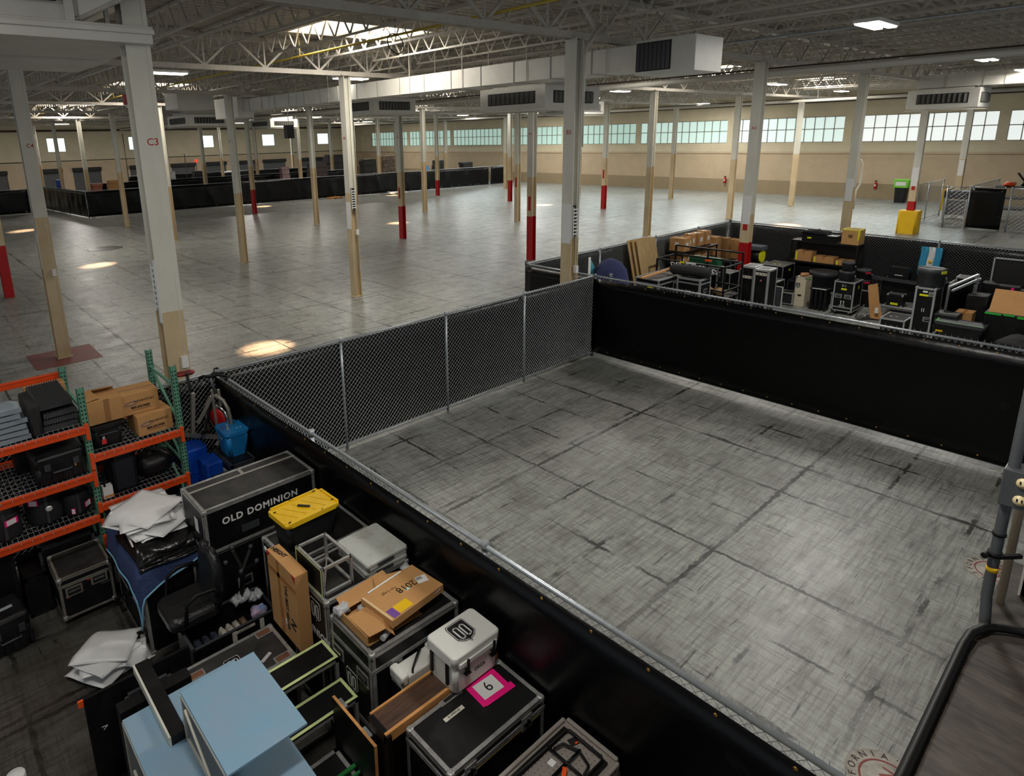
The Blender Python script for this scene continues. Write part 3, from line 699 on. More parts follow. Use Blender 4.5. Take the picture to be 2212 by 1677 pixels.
def fence(name_label, p0, p1, h=2.0, posts=(), side=1, wire=True, screen=True, pitch=0.082, r=0.0026, bottom_rail=True, ripple=0.0, group=None, grommets=True, bulges=(), z0=0.06, off=0.045, screen_drop=0.03):
    "side: which side of the line (to the left of p0->p1 is +1) the black screen hangs on"
    P, Q = Vector((p0[0], p0[1], 0)), Vector((p1[0], p1[1], 0)); D = (Q-P); L = D.length; D.normalize(); N_ = Vector((-D.y, D.x, 0))
    t = thing('chain_link_fence', name_label, 'fence', P, group=group)
    MB().tube(P+Vector((0, 0, h)), Q+Vector((0, 0, h)), 0.021, 8).build('top_rail', M_GALV, t)
    if bottom_rail: MB().tube(P+Vector((0, 0, z0+0.02)), Q+Vector((0, 0, z0+0.02)), 0.02, 8).build('bottom_rail', M_GALV, t)
    for k, s in enumerate(posts):
        rr = 0.035 if s in (0, L) or s < 0.05 or s > L-0.05 else 0.026
        c = P+D*min(s, L)
        po = MB().tube(c, c+Vector((0, 0, h+(0.06 if rr > 0.03 else 0.0))), rr, 10).build('post', M_GALV, t)
        for z in ((0.35, 0.8, 1.25, 1.7) if rr > 0.03 else ()): MB().tube(c+Vector((0, 0, z)), c+Vector((0, 0, z+0.02)), rr+0.007, 10).build('band', M_GALV, po)
        MB().tube(c+Vector((0, 0, h-0.03)), c+Vector((0, 0, h+0.05)), rr+0.008, 10).build('cap', M_GALV, po)
    if wire:
        mb = MB(); chain(mb, P, D, L, z0, h, pitch, r, -0.02*side*0); mb.build('chain_link_mesh', M_WIRE, t)
    if screen:
        nx = max(2, int(L/0.22)); nz = 8; g = []
        rnd = random.Random(int(L*100)+7)
        ph = [rnd.uniform(0, 6.28) for _ in range(6)]
        for a in range(nz+1):
            row = []
            for b in range(nx+1):
                s = L*b/nx; u = a/nz; z = z0+screen_drop+(h-0.05-z0-screen_drop)*u
                o = off+0.010*ripple*(math.sin(s*5.1+ph[0])+math.sin(s*2.3+u*3+ph[1])+0.6*math.sin(s*9.7+u*7+ph[2]))*math.sin(PI*min(1, u*1.05))
                for bs, bu, br, bd in bulges: o += bd*math.exp(-((s-bs)/br)**2-((u-bu)/0.3)**2)*(1 if True else 0)
                row.append(P+D*s+N_*side*max(o, off-0.012)+Vector((0, 0, z)))
            g.append(row)
        MB().sheet(g, 0, 0.003).build('privacy_screen', M_SCREEN, t)
    if grommets and screen:
        q = MB(); n = int(L/0.45)
        Rg = Matrix((D, Vector((0, 0, 1)), D.cross(Vector((0, 0, 1))))).transposed()
        for k in range(n+1):
            for z in (h-0.09, z0+0.10):
                c = P+D*(L*k/n)+N_*side*(off+0.008)+Vector((0, 0, z))
                q.lathe([(0.007, -0.002), (0.014, 0), (0.014, 0.002), (0.007, 0.004)], c, 8, R=Rg)
        g_ = q.build('grommet', M_BRASS, t); g_['kind'] = 'stuff'
    return t
XL, XR, YB = 3.26, 12.46, 9.0
YE = 0.45
fence('chain link fence across the back of the empty pen, wire side showing', (XL, YB), (XR, YB), posts=[0, 2.14, 4.50, 6.73, 9.2], side=1, r=0.0034, pitch=0.085, ripple=0.8)
fence('long fence hung with shiny black vinyl between the stacked gear and the empty pen', (XL, YE), (XL, YB), posts=[0.0, 2.9, 5.75, 8.55], side=1, r=0.0022, ripple=0.5, off=0.036, pitch=0.075, bottom_rail=False,
      bulges=((5.3, 0.7, 0.5, -0.0), ))
fence('tall matt black screened fence along the right side of the empty pen', (XR, -1.2), (XR, YB), posts=[10.2], side=1, ripple=0.5, r=0.0026, z0=0.10)
fence('short fence continuing the black one, beside the blue covered object', (XR, YB), (XR, 11.16), posts=[0, 2.16], side=1, ripple=0.4)
fence('far long side fence of the full gear pen, chain link inside and posts showing', (XR, 11.16), (23.7, 11.16), posts=[0, 3.2, 6.2, 8.9, 11.24], side=1, ripple=0.8)
fence('fence at the far end of the full gear pen, behind the flag', (23.7, 11.16), (22.4, -0.5), posts=[0, 3.2, 6.55, 9.9], side=1, ripple=0.8)
fence('left stub of fence behind the orange shelving', (-3.2, YB), (XL, YB), posts=[0, 2.2, 4.4], side=1, ripple=0.5, pitch=0.075, r=0.0030)
# fences in the open hall
fence('long black screened fence crossing the far side of the open floor', (11.3, 53.8), (50.6, 51.0), posts=[0.02, 4.2, 8.9, 13.1, 19, 25, 31, 35.5, 39.38], side=-1, ripple=3.0, wire=False, grommets=False)
fence('black gate panel at the right end of the long far fence', (50.9, 51.0), (54.2, 50.8), posts=[0.02, 1.0, 3.28], side=-1, ripple=1.0, wire=False, grommets=False)
fence('black screened fence running back from the corner of the far pen', (11.3, 53.8), (10.2, 67.0), posts=[0.02, 4.5, 9, 13.1], side=1, ripple=3.0, wire=False, grommets=False)
fence('black screened fence at the far left edge of the hall', (0.0, 62.0), (8.8, 61.8), posts=[3.0, 6.0, 8.78], side=-1, ripple=2.0, wire=False, grommets=False)
fence('second black fence row inside the far pens', (14.0, 64.0), (40.0, 62.5), posts=[0.02, 5, 10, 15, 20, 25.9], side=-1, ripple=2.0, wire=False, grommets=False)
fence('third black fence row, deepest in the far pens', (20.0, 74.5), (44.0, 72.5), posts=[0.02, 6, 12, 18, 23.9], side=-1, ripple=2.0, wire=False, grommets=False)
# see-through cages at the far right
fence('see-through chain link panel standing beside the yellow column guard', (42.6, 10.1), (47.6, 9.9), posts=[0.02, 2.4, 4.96], side=1, screen=False, pitch=0.22, r=0.006, h=2.1)
fence('see-through chain link panel left of the black gate', (42.3, 8.6), (42.35, 7.75), posts=[0.02], side=1, screen=False, pitch=0.22, r=0.006, h=2.1)
fence('black covered gate at the far right between two galvanised posts', (42.3, 7.6), (42.1, 6.2), posts=[0.02, 1.36], side=-1, ripple=1.5, wire=False, h=2.15, grommets=False)
fence('wire cage side running back from the black gate', (42.3, 7.65), (49.0, 7.6), posts=[0.02, 6.6], side=1, screen=False, pitch=0.25, r=0.007, h=2.15)
fence('open wire cage front right of the black gate', (42.05, 6.0), (41.6, 2.6), posts=[0.02, 3.3], side=1, screen=False, pitch=0.2, r=0.007, h=2.15)

# ---------------------------------------------------------------- kinds of gear
def flight_case(label, c, size, rz=0.0, lid=0.0, top=None, side=None, trim=None, tw=0.035, handles=(), latches=(), dishes=(), casters=0.0, name='flight_case', cat='flight case', group=None, ball=True, hinge=False, seam=None):
    """c = centre of the base, size = (along x, along y, height with casters); lid = height of the lid above the seam
       handles / latches / dishes: list of (face, u, v) in metres from the face centre and from the body's bottom"""
    w, d, h = size; t = thing(name, label, cat, c, rz, group, local=True)
    top = top or M_TOPBLK; side = side or M_LAM; trim = trim or M_ALU
    zb = casters; H = h-zb
    MB().box(-w/2+0.004, w/2-0.004, -d/2+0.004, d/2-0.004, zb+0.004, h-(lid+0.004 if lid else 0.006)).build('body', side, t)
    if lid: MB().box(-w/2+0.004, w/2-0.004, -d/2+0.004, d/2-0.004, h-lid+0.004, h-0.006).build('lid', side, t)
    MB().box(-w/2+0.01, w/2-0.01, -d/2+0.01, d/2-0.01, h-0.006, h-0.002).build('top_panel', top, t)
    q = MB(); e = 0.002; T = 0.003
    for sx in (-1, 1):
        for sy in (-1, 1):                     # upright L sections
            x, y = sx*w/2, sy*d/2
            q.box(min(x, x-sx*tw), max(x, x-sx*tw), min(y, y-sy*T), max(y, y-sy*T), zb, h); q.box(min(x, x-sx*T), max(x, x-sx*T), min(y, y-sy*tw), max(y, y-sy*tw), zb, h)
    for z, s in ((zb, 1), (h, -1)):
        for sy in (-1, 1):
            y = sy*d/2; q.box(-w/2, w/2, min(y, y-sy*T), max(y, y-sy*T), min(z, z+s*tw), max(z, z+s*tw)); q.box(-w/2, w/2, min(y, y-sy*tw), max(y, y-sy*tw), min(z, z+s*T), max(z, z+s*T))
        for sx in (-1, 1):
            x = sx*w/2; q.box(min(x, x-sx*T), max(x, x-sx*T), -d/2, d/2, min(z, z+s*tw), max(z, z+s*tw)); q.box(min(x, x-sx*tw), max(x, x-sx*tw), -d/2, d/2, min(z, z+s*T), max(z, z+s*T))
    q.build('edge_trim', trim, t)
    zs = seam if seam else (h-lid if lid else None)
    if zs:
        q = MB(); k = 0.018
        q.box(-w/2-0.003, w/2+0.003, -d/2-0.003, d/2+0.003, zs-k, zs-0.002); q.box(-w/2-0.003, w/2+0.003, -d/2-0.003, d/2+0.003, zs+0.002, zs+k); q.build('seam_extrusion', trim, t)
    if ball:
        for sx in (-1, 1):
            for sy in (-1, 1):
                for z, s in ((zb, 1), (h, -1)):
                    if s == 1 and sy == 1: continue
                    x, y = sx*w/2, sy*d/2
                    MB().rbox(min(x+sx*0.006, x-sx*0.05), max(x+sx*0.006, x-sx*0.05), min(y+sy*0.006, y-sy*0.05), max(y+sy*0.006, y-sy*0.05), min(z-s*0.006, z+s*0.05), max(z-s*0.006, z+s*0.05), 0.018, cap=0.012).build('corner_cap', M_ALU, t)
    def spot(face, u, v):
        X, Y, N_ = FACES[face]; c0 = {'x-': Vector((-w/2, 0, zb)), 'y-': Vector((0, -d/2, zb)), 'x+': Vector((w/2, 0, zb)), 'top': Vector((0, 0, h))}[face]
        return c0+X*u+Y*v, X, Y, N_
    for face, u, v in handles:                 # recessed spring handle
        p, X, Y, N_ = spot(face, u, v); R = Matrix((X, Y, N_)).transposed()
        hd = MB(); hd.obox(p+N_*0.003, (0.17, 0.115, 0.006), R); hd = hd.build('handle_dish', trim, t)
        MB().obox(p+N_*0.007, (0.13, 0.08, 0.004), R).build('recess', M_BLACKV, hd)
        MB().obox(p+N_*0.013+Y*0.01, (0.115, 0.022, 0.014), R).build('grip', M_CHROME if face != 'top' else M_RUBBER, hd)
    for face, u, v in latches:                 # butterfly latch
        p, X, Y, N_ = spot(face, u, v); R = Matrix((X, Y, N_)).transposed()
        hd = MB(); hd.obox(p+N_*0.004, (0.11, 0.12, 0.006), R); hd = hd.build('latch_dish', M_ALU, t)
        q = MB(); q.obox(p+N_*0.010, (0.075, 0.028, 0.008), R); q.obox(p+N_*0.012, (0.02, 0.075, 0.008), R); q.build('latch_key', M_CHROME, hd)
    for face, u, v, lw, lh in dishes:
        p, X, Y, N_ = spot(face, u, v); R = Matrix((X, Y, N_)).transposed()
        MB().obox(p+N_*0.003, (lw, lh, 0.004), R).build('label_dish', M_PLGREY, t)
    if casters:
        for sx in (-1, 1):
            for sy in (-1, 1):
                x, y = sx*(w/2-0.09), sy*(d/2-0.09)
                k = MB().box(x-0.045, x+0.045, y-0.045, y+0.045, zb-0.012, zb).box(x-0.028, x-0.022, y-0.02, y+0.02, zb*0.4, zb-0.01).box(x+0.022, x+0.028, y-0.02, y+0.02, zb*0.4, zb-0.01).build('caster', M_CHROME, t)
                MB().tube((x-0.016, y, zb*0.45), (x+0.016, y, zb*0.45), zb*0.45, 14).build('wheel', M_RUBBER, k)
    return t
def on(t, face, u, v, w=None, d=None, h=None, size=None):
    "point on a face of a case of a size"
    w, d, h = size; X, Y, N_ = FACES[face]
    c0 = {'x-': Vector((-w/2, 0, 0)), 'y-': Vector((0, -d/2, 0)), 'top': Vector((0, 0, h))}[face]
    return c0+X*u+Y*v+N_*0.002, X, Y
def shield(t, c, X, Y, s, dark=True, name='emblem'):
    "shield badge with the two tall letters"
    X = Vector(X).normalized(); Y = Vector(Y).normalized(); Z = X.cross(Y); R = Matrix((X, Y, Z)).transposed(); c = Vector(c)
    def sh(k):
        w, h = 0.40*s*k, 0.5*s*k
        return [(-w, h*0.82), (-w*0.86, h), (w*0.86, h), (w, h*0.82), (w, -h*0.45), (w*0.55, -h*0.78), (w*0.16, -h*0.86), (0, -h*1.08), (-w*0.16, -h*0.86), (-w*0.55, -h*0.78), (-w, -h*0.45)]
    def ringed(k, z0, z1, m, nm, par=t): return MB().prism(sh(k), z0, z1, 0, R, c).build(nm, m, par)
    if dark:
        b = ringed(1.12, 0.0, 0.0015, M_BLACKPRINT, name); ringed(1.05, 0.001, 0.002, M_PAPER, 'rim', b); ringed(1.0, 0.0015, 0.003, M_BLACKPRINT, 'field', b)
    else:
        b = ringed(1.0, 0.0, 0.0012, M_WHITEPRINT, name); ringed(0.94, 0.0008, 0.002, M_LAM, 'field', b)
    q = MB(); q2 = MB()
    def stroke(pts, w, z):
        for a, e in zip(pts, pts[1:]):
            A = Vector((a[0], a[1], 0)); B = Vector((e[0], e[1], 0)); d = (B-A).normalized()*w/2
            q.bar(c+R@(A-d+Vector((0, 0, z))), c+R@(B+d+Vector((0, 0, z))), w, 0.0016, up=Z)
    k = s*0.42; w = s*0.055; z = 0.0042
    stroke([(-0.62*k, 0.55*k), (-0.62*k, -0.55*k), (-0.50*k, -0.72*k), (-0.26*k, -0.72*k), (-0.14*k, -0.55*k), (-0.14*k, 0.55*k), (-0.26*k, 0.72*k), (-0.50*k, 0.72*k), (-0.62*k, 0.55*k)], w, z)
    stroke([(0.14*k, 0.70*k), (0.14*k, -0.70*k), (0.44*k, -0.70*k), (0.60*k, -0.54*k), (0.60*k, 0.54*k), (0.44*k, 0.70*k), (0.14*k, 0.70*k)], w, z)
    q.build('letters', M_PAPER, b)
    return b
def carton(label, c, size, rz=0.0, tape=True, group=None, mt=None, marks=(), name='cardboard_box', cat='box', tilt=None):
    w, d, h = size; t = thing(name, label, cat, c, rz, group, local=True); mt = mt or M_CARD
    q = MB().box(-w/2, w/2, -d/2, d/2, 0, h); q.build('carton', mt, t, bevel=0.004)
    q = MB().box(-w/2, w/2, -0.0015, 0.0015, h-0.001, h+0.0015); q.build('flap_gap', M_CARDIN, t)
    if tape: q = MB(); q.box(-w/2-0.001, w/2+0.001, -0.03, 0.03, h, h+0.001); q.box(-w/2-0.0015, -w/2, -0.03, 0.03, h-0.08, h); q.box(w/2, w/2+0.0015, -0.03, 0.03, h-0.08, h); q.build('packing_tape', M_TAPE, t)
    for face, u, v, lw, lh, mm in marks:
        X, Y, N_ = FACES[face]; c0 = {'x-': Vector((-w/2, 0, 0)), 'y-': Vector((0, -d/2, 0)), 'top': Vector((0, 0, h))}[face]; R = Matrix((X, Y, N_)).transposed()
        MB().obox(c0+X*u+Y*v+N_*0.0018, (lw, lh, 0.002), R).build('sticker', mm, t)
    return t
def tote(label, c, size, mbody, mlid, rz=0.0, lidh=0.05, taper=0.12, name='storage_tote', cat='storage box', lip=0.025, group=None, ribs=True):
    w, d, h = size; t = thing(name, label, cat, c, rz, group, local=True)
    MB().rbox(-w/2+lip, w/2-lip, -d/2+lip, d/2-lip, 0, h-lidh*0.6, 0.05, taper=taper).build('body', mbody, t)
    MB().rbox(-w/2, w/2, -d/2, d/2, h-lidh, h-0.012, 0.06, cap=0.004).build('lid', mlid, t)
    q = MB(); n = 5
    W_, D_ = w/2-0.012, d/2-0.012
    for s in (-1, 1):
        q.box(-W_+0.03, W_-0.03, s*D_-0.012, s*D_+0.012, h-0.014, h); q.box(s*W_-0.012, s*W_+0.012, -D_+0.03, D_-0.03, h-0.014, h)
    if ribs:
        for k in range(-2, 3): q.obox((k*w*0.17, 0, h-0.012), (0.008, d*0.72, 0.008), Matrix.Rotation(0.5, 3, 'Z')); q.obox((k*w*0.17, 0, h-0.012), (0.008, d*0.72, 0.008), Matrix.Rotation(-0.5, 3, 'Z'))
    q.build('lid_ribs', mlid, t)
    return t
def drum_case(label, c, r, h, rz=0, tape=None, group=None, sides=8, mt=None):
    t = thing('drum_case', label, 'drum case', c, rz, group, local=True); mt = mt or M_PLGREY
    MB().lathe([(r*0.96, 0), (r*0.96, h*0.72), (r, h*0.72), (r*1.02, h*0.98), (r*0.9, h)], n=sides*3).build('shell', mt, t)
    q = MB(); q.box(-0.02, 0.02, -r-0.012, r+0.012, h*1.0, h+0.008); q.box(-0.02, 0.02, -r-0.012, -r-0.004, 0.02, h+0.008); q.build('strap', M_RUBBER, t)
    MB().box(-0.03, 0.03, -r-0.018, -r-0.010, h*0.45, h*0.56).build('buckle', M_PAPER, t)
    if tape: MB().obox((-r*0.45, -r*0.93, h*0.85), (0.16, 0.01, 0.07), Matrix.Rotation(-0.45, 3, 'Z')).build('tape', tape, t)
    return t
def lump(mb, c, size, rough=0.12, seed=0, flat=0.0, m=0, nu=16, nv=10):
    "soft irregular bag shape"
    rnd = random.Random(seed); ph = [rnd.uniform(0, 6.28) for _ in range(8)]; c = Vector(c); vs = []; fs = []
    for i in range(nv+1):
        th = PI*i/nv
        for k in range(nu):
            a = 2*PI*k/nu
            r = 1+rough*(math.sin(3*a+ph[0]+2*th)+math.sin(5*a+ph[1]-3*th)*0.6+math.sin(7*th+ph[2]+a)*0.5)
            x, y, z = math.sin(th)*math.cos(a)*r, math.sin(th)*math.sin(a)*r, math.cos(th)*r
            sx = abs(x)**0.7*(1 if x > 0 else -1); sy = abs(y)**0.7*(1 if y > 0 else -1); z = max(z, -1+flat)
            vs.append(c+Vector((sx*size[0]/2, sy*size[1]/2, z*size[2]/2)))
    for i in range(nv):
        for k in range(nu): fs.append((i*nu+k, (i+1)*nu+k, (i+1)*nu+(k+1) % nu, i*nu+(k+1) % nu))
    return mb.add(vs, fs, m, True)
def sheets_pile(label, c, size, n, m, seed, name='plastic_sheet_pile', cat='plastic sheet', h=0.10):
    "crumpled translucent sheets thrown on each other"
    t = thing(name, label, cat, c); rnd = random.Random(seed); c = Vector(c)
    for k in range(n):
        a = rnd.uniform(-0.6, 0.6); w, d = size[0]*rnd.uniform(0.75, 1.05), size[1]*rnd.uniform(0.75, 1.05); ox, oy = rnd.uniform(-.06, .06), rnd.uniform(-.06, .06)
        p1, p2, p3 = rnd.uniform(0, 6), rnd.uniform(0, 6), rnd.uniform(0, 6); g = []
        for i in range(13):
            row = []
            for j in range(13):
                u, v = i/12-0.5, j/12-0.5; x, y = u*w, v*d
                x, y = x*math.cos(a)-y*math.sin(a), x*math.sin(a)+y*math.cos(a)
                e = max(abs(u), abs(v))*2
                z = h*(k+1)/n*(1-0.25*max(0, e-0.5))+0.006*math.sin(u*5+p1+2*v)+0.005*math.sin(v*6+p2-3*u)+0.012*max(0, math.sin(u*7+v*6+p3)-0.7)
                z -= max(0, u*math.cos(p1)+v*math.sin(p1)-0.42)*0.5; row.append(c+Vector((x+ox, y+oy, max(z, 0.004))))
            g.append(row)
        MB().sheet(g, 0, 0.002).build('sheet', m, t)
    return t
M_MILKY = mat('milky_plastic', (236, 236, 236), 0.32, var=0.3, vscale=6, rgb2=(206, 206, 204), alpha=0.93)
M_BAGBLK = mat('black_plastic_film', (18, 17, 18), 0.26, bump=0.5, bscale=14)

# ---------------------------------------------------------------- stacked gear along the near fence
def fc(label, x0, x1, y0, y1, z0, z1, **k):
    return flight_case(label, ((x0+x1)/2, (y0+y1)/2, z0), (x1-x0, y1-y0, z1-z0), **k)
# big OLD DOMINION case and the one carrying it
S1 = (1.30, 0.64, 0.52)
c1 = fc('long black case lettered OLD DOMINION with pale seam strips on its dusty top', 1.89, 3.19, 6.08, 6.72, 1.10, 1.62, tw=0.04, top=M_LAMTOP)
p, X, Y = on(c1, 'y-', -0.02, 0.33, size=S1); text('OLD DOMINION', p, X, Y, 0.105, M_WHITEPRINT, c1, bold=0.003, spacing=1.15)
q = MB(); q.box(-0.64, 0.64, 0.13, 0.165, 0.52, 0.523); q.box(-0.02, 0.02, 0.165, 0.31, 0.52, 0.523); q.build('seam_strip', mat('pale_seam_tape', (150, 146, 138), 0.6), c1)
p, X, Y = on(c1, 'y-', -0.16, 0.16, size=S1); plate(p, X, Y, 0.2, 0.085, 0.002, M_PLGREY, c1, 'label_dish')
p, X, Y = on(c1, 'x-', 0.1, 0.28, size=S1); plate(p, X, Y, 0.1, 0.16, 0.002, M_PAPER, c1, 'paper_label')
fc('plain black case lying under the OLD DOMINION case', 1.93, 3.20, 6.10, 6.70, 0.0, 1.10, casters=0.12, handles=(('x-', 0, 0.5), ('y-', -0.3, 0.5)), latches=(('y-', 0.2, 0.6),))
# two tall cases side by side carrying the yellow-lidded tote and the folded white trays
S2 = (0.91, 0.62, 1.40)
c2 = fc('black case below the yellow-lidded tote', 2.29, 3.20, 5.00, 5.60, 0.0, 1.40, casters=0.12, handles=(('y-', 0, .6),))
q = MB().lathe([(0.0, 0), (0.035, 0), (0.035, 0.002), (0, 0.002)], (-0.458, 0.22, 1.30), 14, R=Matrix(((0, 0, -1), (0, 1, 0), (1, 0, 0)))); q.build('round_sticker', M_PAPER, c2)
c3 = fc('tall black case lettered DOMINION with emblem, behind the cardboard-topped case', 2.27, 3.18, 4.31, 4.94, 0.0, 1.40, casters=0.12, handles=())
p, X, Y = on(c3, 'x-', 0.12, 1.22, size=S2); shield(c3, p, X, Y, 0.22, dark=False)
p, X, Y = on(c3, 'x-', 0.06, 0.98, size=S2); text('DOMINION', p, X, Y, 0.10, M_WHITEPRINT, c3, bold=0.003, spacing=1.1)
p, X, Y = on(c3, 'x-', -0.1, 1.12, size=S2); plate(p, X, Y, 0.1, 0.15, 0.002, M_PAPER, c3, 'paper_label'); p, X, Y = on(c3, 'x-', -0.1, 1.12, size=S2); plate(p+Vector((-0.002, 0, -0.02)), X, Y, 0.05, 0.06, 0.002, M_REDPRINT, c3, 'red_mark')
MB().box(0.05, 0.09, -0.31, 0.31, 1.401, 1.404).build('centre_strip', M_ALU, c3)
# tote
t = tote('black storage tote with bright yellow lid on the tall case', (2.64, 5.31, 1.40), (0.62, 0.40, 0.34), M_PLBLACK, M_YELLOW, rz=0.04)
MB().obox((0.0, 0.0, 0.341), (0.13, 0.028, 0.006), Matrix.Rotation(-0.9, 3, 'Z')).build('black_tape', M_BLACKPRINT, t)
q = MB()
for a, b in ((-.25, -.16), (.1, -.185), (.27, -.1), (-.27, .1), (-.05, .185), (.22, .17)): q.box(a-.014, a+.014, b-.005, b+.005, 0.336, 0.342)
q.build('slot', M_BLACKPRINT, t)
# bare aluminium frame with a black panel and glow tape
t = thing('metal_frame_stool', 'open square metal frame with black side panel edged in glow tape, on the tall case', 'metal frame', (2.45, 4.55, 1.40))
x0, x1, y0, y1, z0, z1 = 2.31, 2.60, 4.40, 4.84, 1.40, 1.68
q = MB(); b = 0.012
for x in (x0, x1):
    for y in (y0, y1): q.box(x-b, x+b, y-b, y+b, z0, z1)
for z in (z0+b, z1-b):
    for x in (x0, x1): q.box(x-b, x+b, y0, y1, z-b, z+b)
    for y in (y0, y1): q.box(x0, x1, y-b, y+b, z-b, z+b)
q.bar((x0, y0, z0+0.02), (x1, y1, z0+0.02), 0.014); q.build('frame', M_ALU, t)
MB().box(x0-b-0.006, x0-b-0.001, y0-b, y1+b, z0, z1).build('side_panel', M_LAM, t)
q = MB(); xx = x0-b-0.008
q.box(xx, xx+0.003, y0-b, y0+0.008-b+0.006, z0, z1); q.box(xx, xx+0.003, y1+b-0.014, y1+b, z0, z1); q.box(xx, xx+0.003, y0, y1, z1-0.014, z1); q.box(xx, xx+0.003, y0, y1, z0, z0+0.014); q.build('glow_tape', M_GLOW, t)
# two flat folded white trays
M_OFFW = mat('dirty_white_plastic', (188, 190, 184), 0.5, var=0.6, vscale=6, rgb2=(140, 134, 118), sharp=(0.5, 0.75))
for k in range(2):
    t = thing('folding_tray', ['lower of two scuffed white flat folded trays', 'scuffed white flat folded tray, top of the two beside the metal frame'][k], 'folded table', (2.95, 4.58, 1.40+0.075*k), rz=-0.04+0.05*k, group='white flat trays', local=True)
    MB().rbox(-0.235, 0.235, -0.26, 0.26, 0.0, 0.068, 0.03, cap=0.012).build('shell', M_OFFW, t)
    MB().box(-0.236, 0.236, -0.261, 0.261, 0.032, 0.036).build('seam', M_PLGREY, t)
    MB().box(-0.12, 0.06, -0.272, -0.258, 0.024, 0.044).build('handle', M_PLGREY, t)
# case with the cardboard packages
S4 = (0.93, 0.62, 1.33)
c4 = fc('black lidded case with emblems, handles and butterfly latch under the cardboard packages', 2.27, 3.20, 3.63, 4.25, 0.55, 1.33, lid=0.17, tw=0.042, handles=(('x-', 0.17, 0.48), ('x-', -0.20, 0.48)), latches=(('y-', -0.22, 0.56), ('y-', 0.30, 0.56)))
S4 = (0.93, 0.62, 0.78)
p, X, Y = on(c4, 'x-', 0.0, 0.32, size=S4); shield(c4, p, X, Y, 0.21, dark=False)
p, X, Y = on(c4, 'y-', 0.10, 0.42, size=S4); shield(c4, p, X, Y, 0.21, dark=False)
p, X, Y = on(c4, 'y-', -0.36, 0.10, size=S4); plate(p, X, Y, 0.09, 0.06, 0.002, mat('foil_label', (170, 160, 130), 0.4), c4, 'paper_label')
p, X, Y = on(c4, 'top', 0.36, -0.02, size=S4); plate(p, X, Y, 0.15, 0.15, 0.003, M_PLGREY, c4, 'label_dish')
fc('black case underneath the cardboard-topped case', 2.28, 3.19, 3.64, 4.24, 0.0, 0.55, casters=0.1)
M_BUB = mat('bubble_wrap', (196, 198, 200), 0.3, bump=0.5, bscale=30, alpha=0.9)
# open carton leaning under the flat one
t = thing('open_carton', 'opened brown cardboard mailer with folded flaps and packing plastic inside', 'box', (2.55, 3.95, 1.33))
q = MB(); q.box(2.30, 2.86, 3.72, 4.20, 1.335, 1.345); q.box(2.30, 2.31, 3.72, 4.20, 1.335, 1.43); q.box(2.30, 2.86, 4.19, 4.20, 1.335, 1.43); q.build('tray', M_CARD, t)
q = MB(); q.sheet([[(2.31, 3.70, 1.44), (2.31, 4.02, 1.43)], [(2.44, 3.66, 1.47), (2.50, 3.98, 1.46)], [(2.50, 3.62, 1.40), (2.58, 3.93, 1.455)]], 0, 0.004, False); q.build('flap', M_CARD, t)
q = MB(); q.sheet([[(2.32, 4.10, 1.43), (2.86, 4.12, 1.43)], [(2.34, 4.25, 1.46), (2.85, 4.27, 1.47)]], 0, 0.004, False); q.build('flap', M_CARD, t)
q = MB(); q.sheet([[(2.66, 4.10, 1.46), (2.95, 3.98, 1.47)], [(2.72, 4.24, 1.47), (3.02, 4.12, 1.48)]], 0, 0.004, False); q.build('flap', M_CARD, t)
q = MB(); lump(q, (2.60, 4.05, 1.40), (0.30, 0.14, 0.10), 0.2, 3); q.build('packing_plastic', M_BUB, t)
q = MB(); lump(q, (2.33, 4.14, 1.42), (0.14, 0.10, 0.09), 0.2, 5); q.tube((2.42, 3.68, 1.375), (2.56, 3.74, 1.375), 0.025, 10); q.build('foam_roll', M_BUB, t)
# flat closed parcel on top
t = thing('flat_parcel', 'flat brown parcel with marker writing 2018, shipping label and yellow packing slip pouch', 'box', (2.78, 3.92, 1.40), rz=0.10, local=True)
q = MB().box(-0.30, 0.30, -0.24, 0.16, 0.035, 0.11); q.build('carton', M_CARD, t, bevel=0.004)
plate((-0.12, -0.17, 0.11), (1, 0, 0), (0, 1, 0), 0.15, 0.10, 0.001, M_YELLOW, t, 'yellow_slip'); plate((-0.23, -0.175, 0.11), (1, 0, 0), (0, 1, 0), 0.07, 0.11, 0.001, mat('purple_slip', (112, 70, 150), 0.5), t, 'purple_slip')
plate((-0.288, -0.04, 0.1105), (1, 0, 0), (0, 1, 0), 0.02, 0.38, 0.001, mat('beige_tape', (216, 188, 140), 0.4), t, 'tape'); plate((0.05, -0.05, 0.11), (1, 0, 0), (0, 1, 0), 0.05, 0.028, 0.001, mat('mint_label', (190, 220, 200), 0.6), t, 'mint_label')
lb = plate((0.22, -0.05, 0.11), (0.9, -0.3, 0), (0.3, 0.9, 0), 0.10, 0.09, 0.001, M_PAPER, t, 'shipping_label')
q = MB()
for k in range(9): q.obox((0.185+0.006*k, -0.02-0.002*k, 0.1118), (0.003, 0.035, 0.0008), Matrix.Rotation(-0.3, 3, 'Z'))
q.build('barcode', M_BLACKPRINT, lb)
text('2018', (0.06, -0.02, 0.1105), (-1, 0.1, 0), (0, -1, 0), 0.10, M_BLACKPRINT, t, 'marker_writing')
text('Fan Legs', (-0.08, 0.045, 0.1105), (-1, 0.05, 0), (0, -1, 0), 0.045, mat('faint_marker', (120, 86, 52), 0.7), t, 'marker_writing')
q = MB(); q.box(-0.22, 0.16, 0.15, 0.165, 0.112, 0.116); q.build('paper_edge', M_PAPER, t)
t2 = MB(); g = [[(3.00+0.02*math.sin(i*1.3), 3.70+0.055*i, 1.47+0.01*math.sin(i*2)), (3.06+0.01*math.sin(i*2.1), 3.70+0.055*i, 1.49)] for i in range(10)]; t2.sheet(g, 0, 0.004)
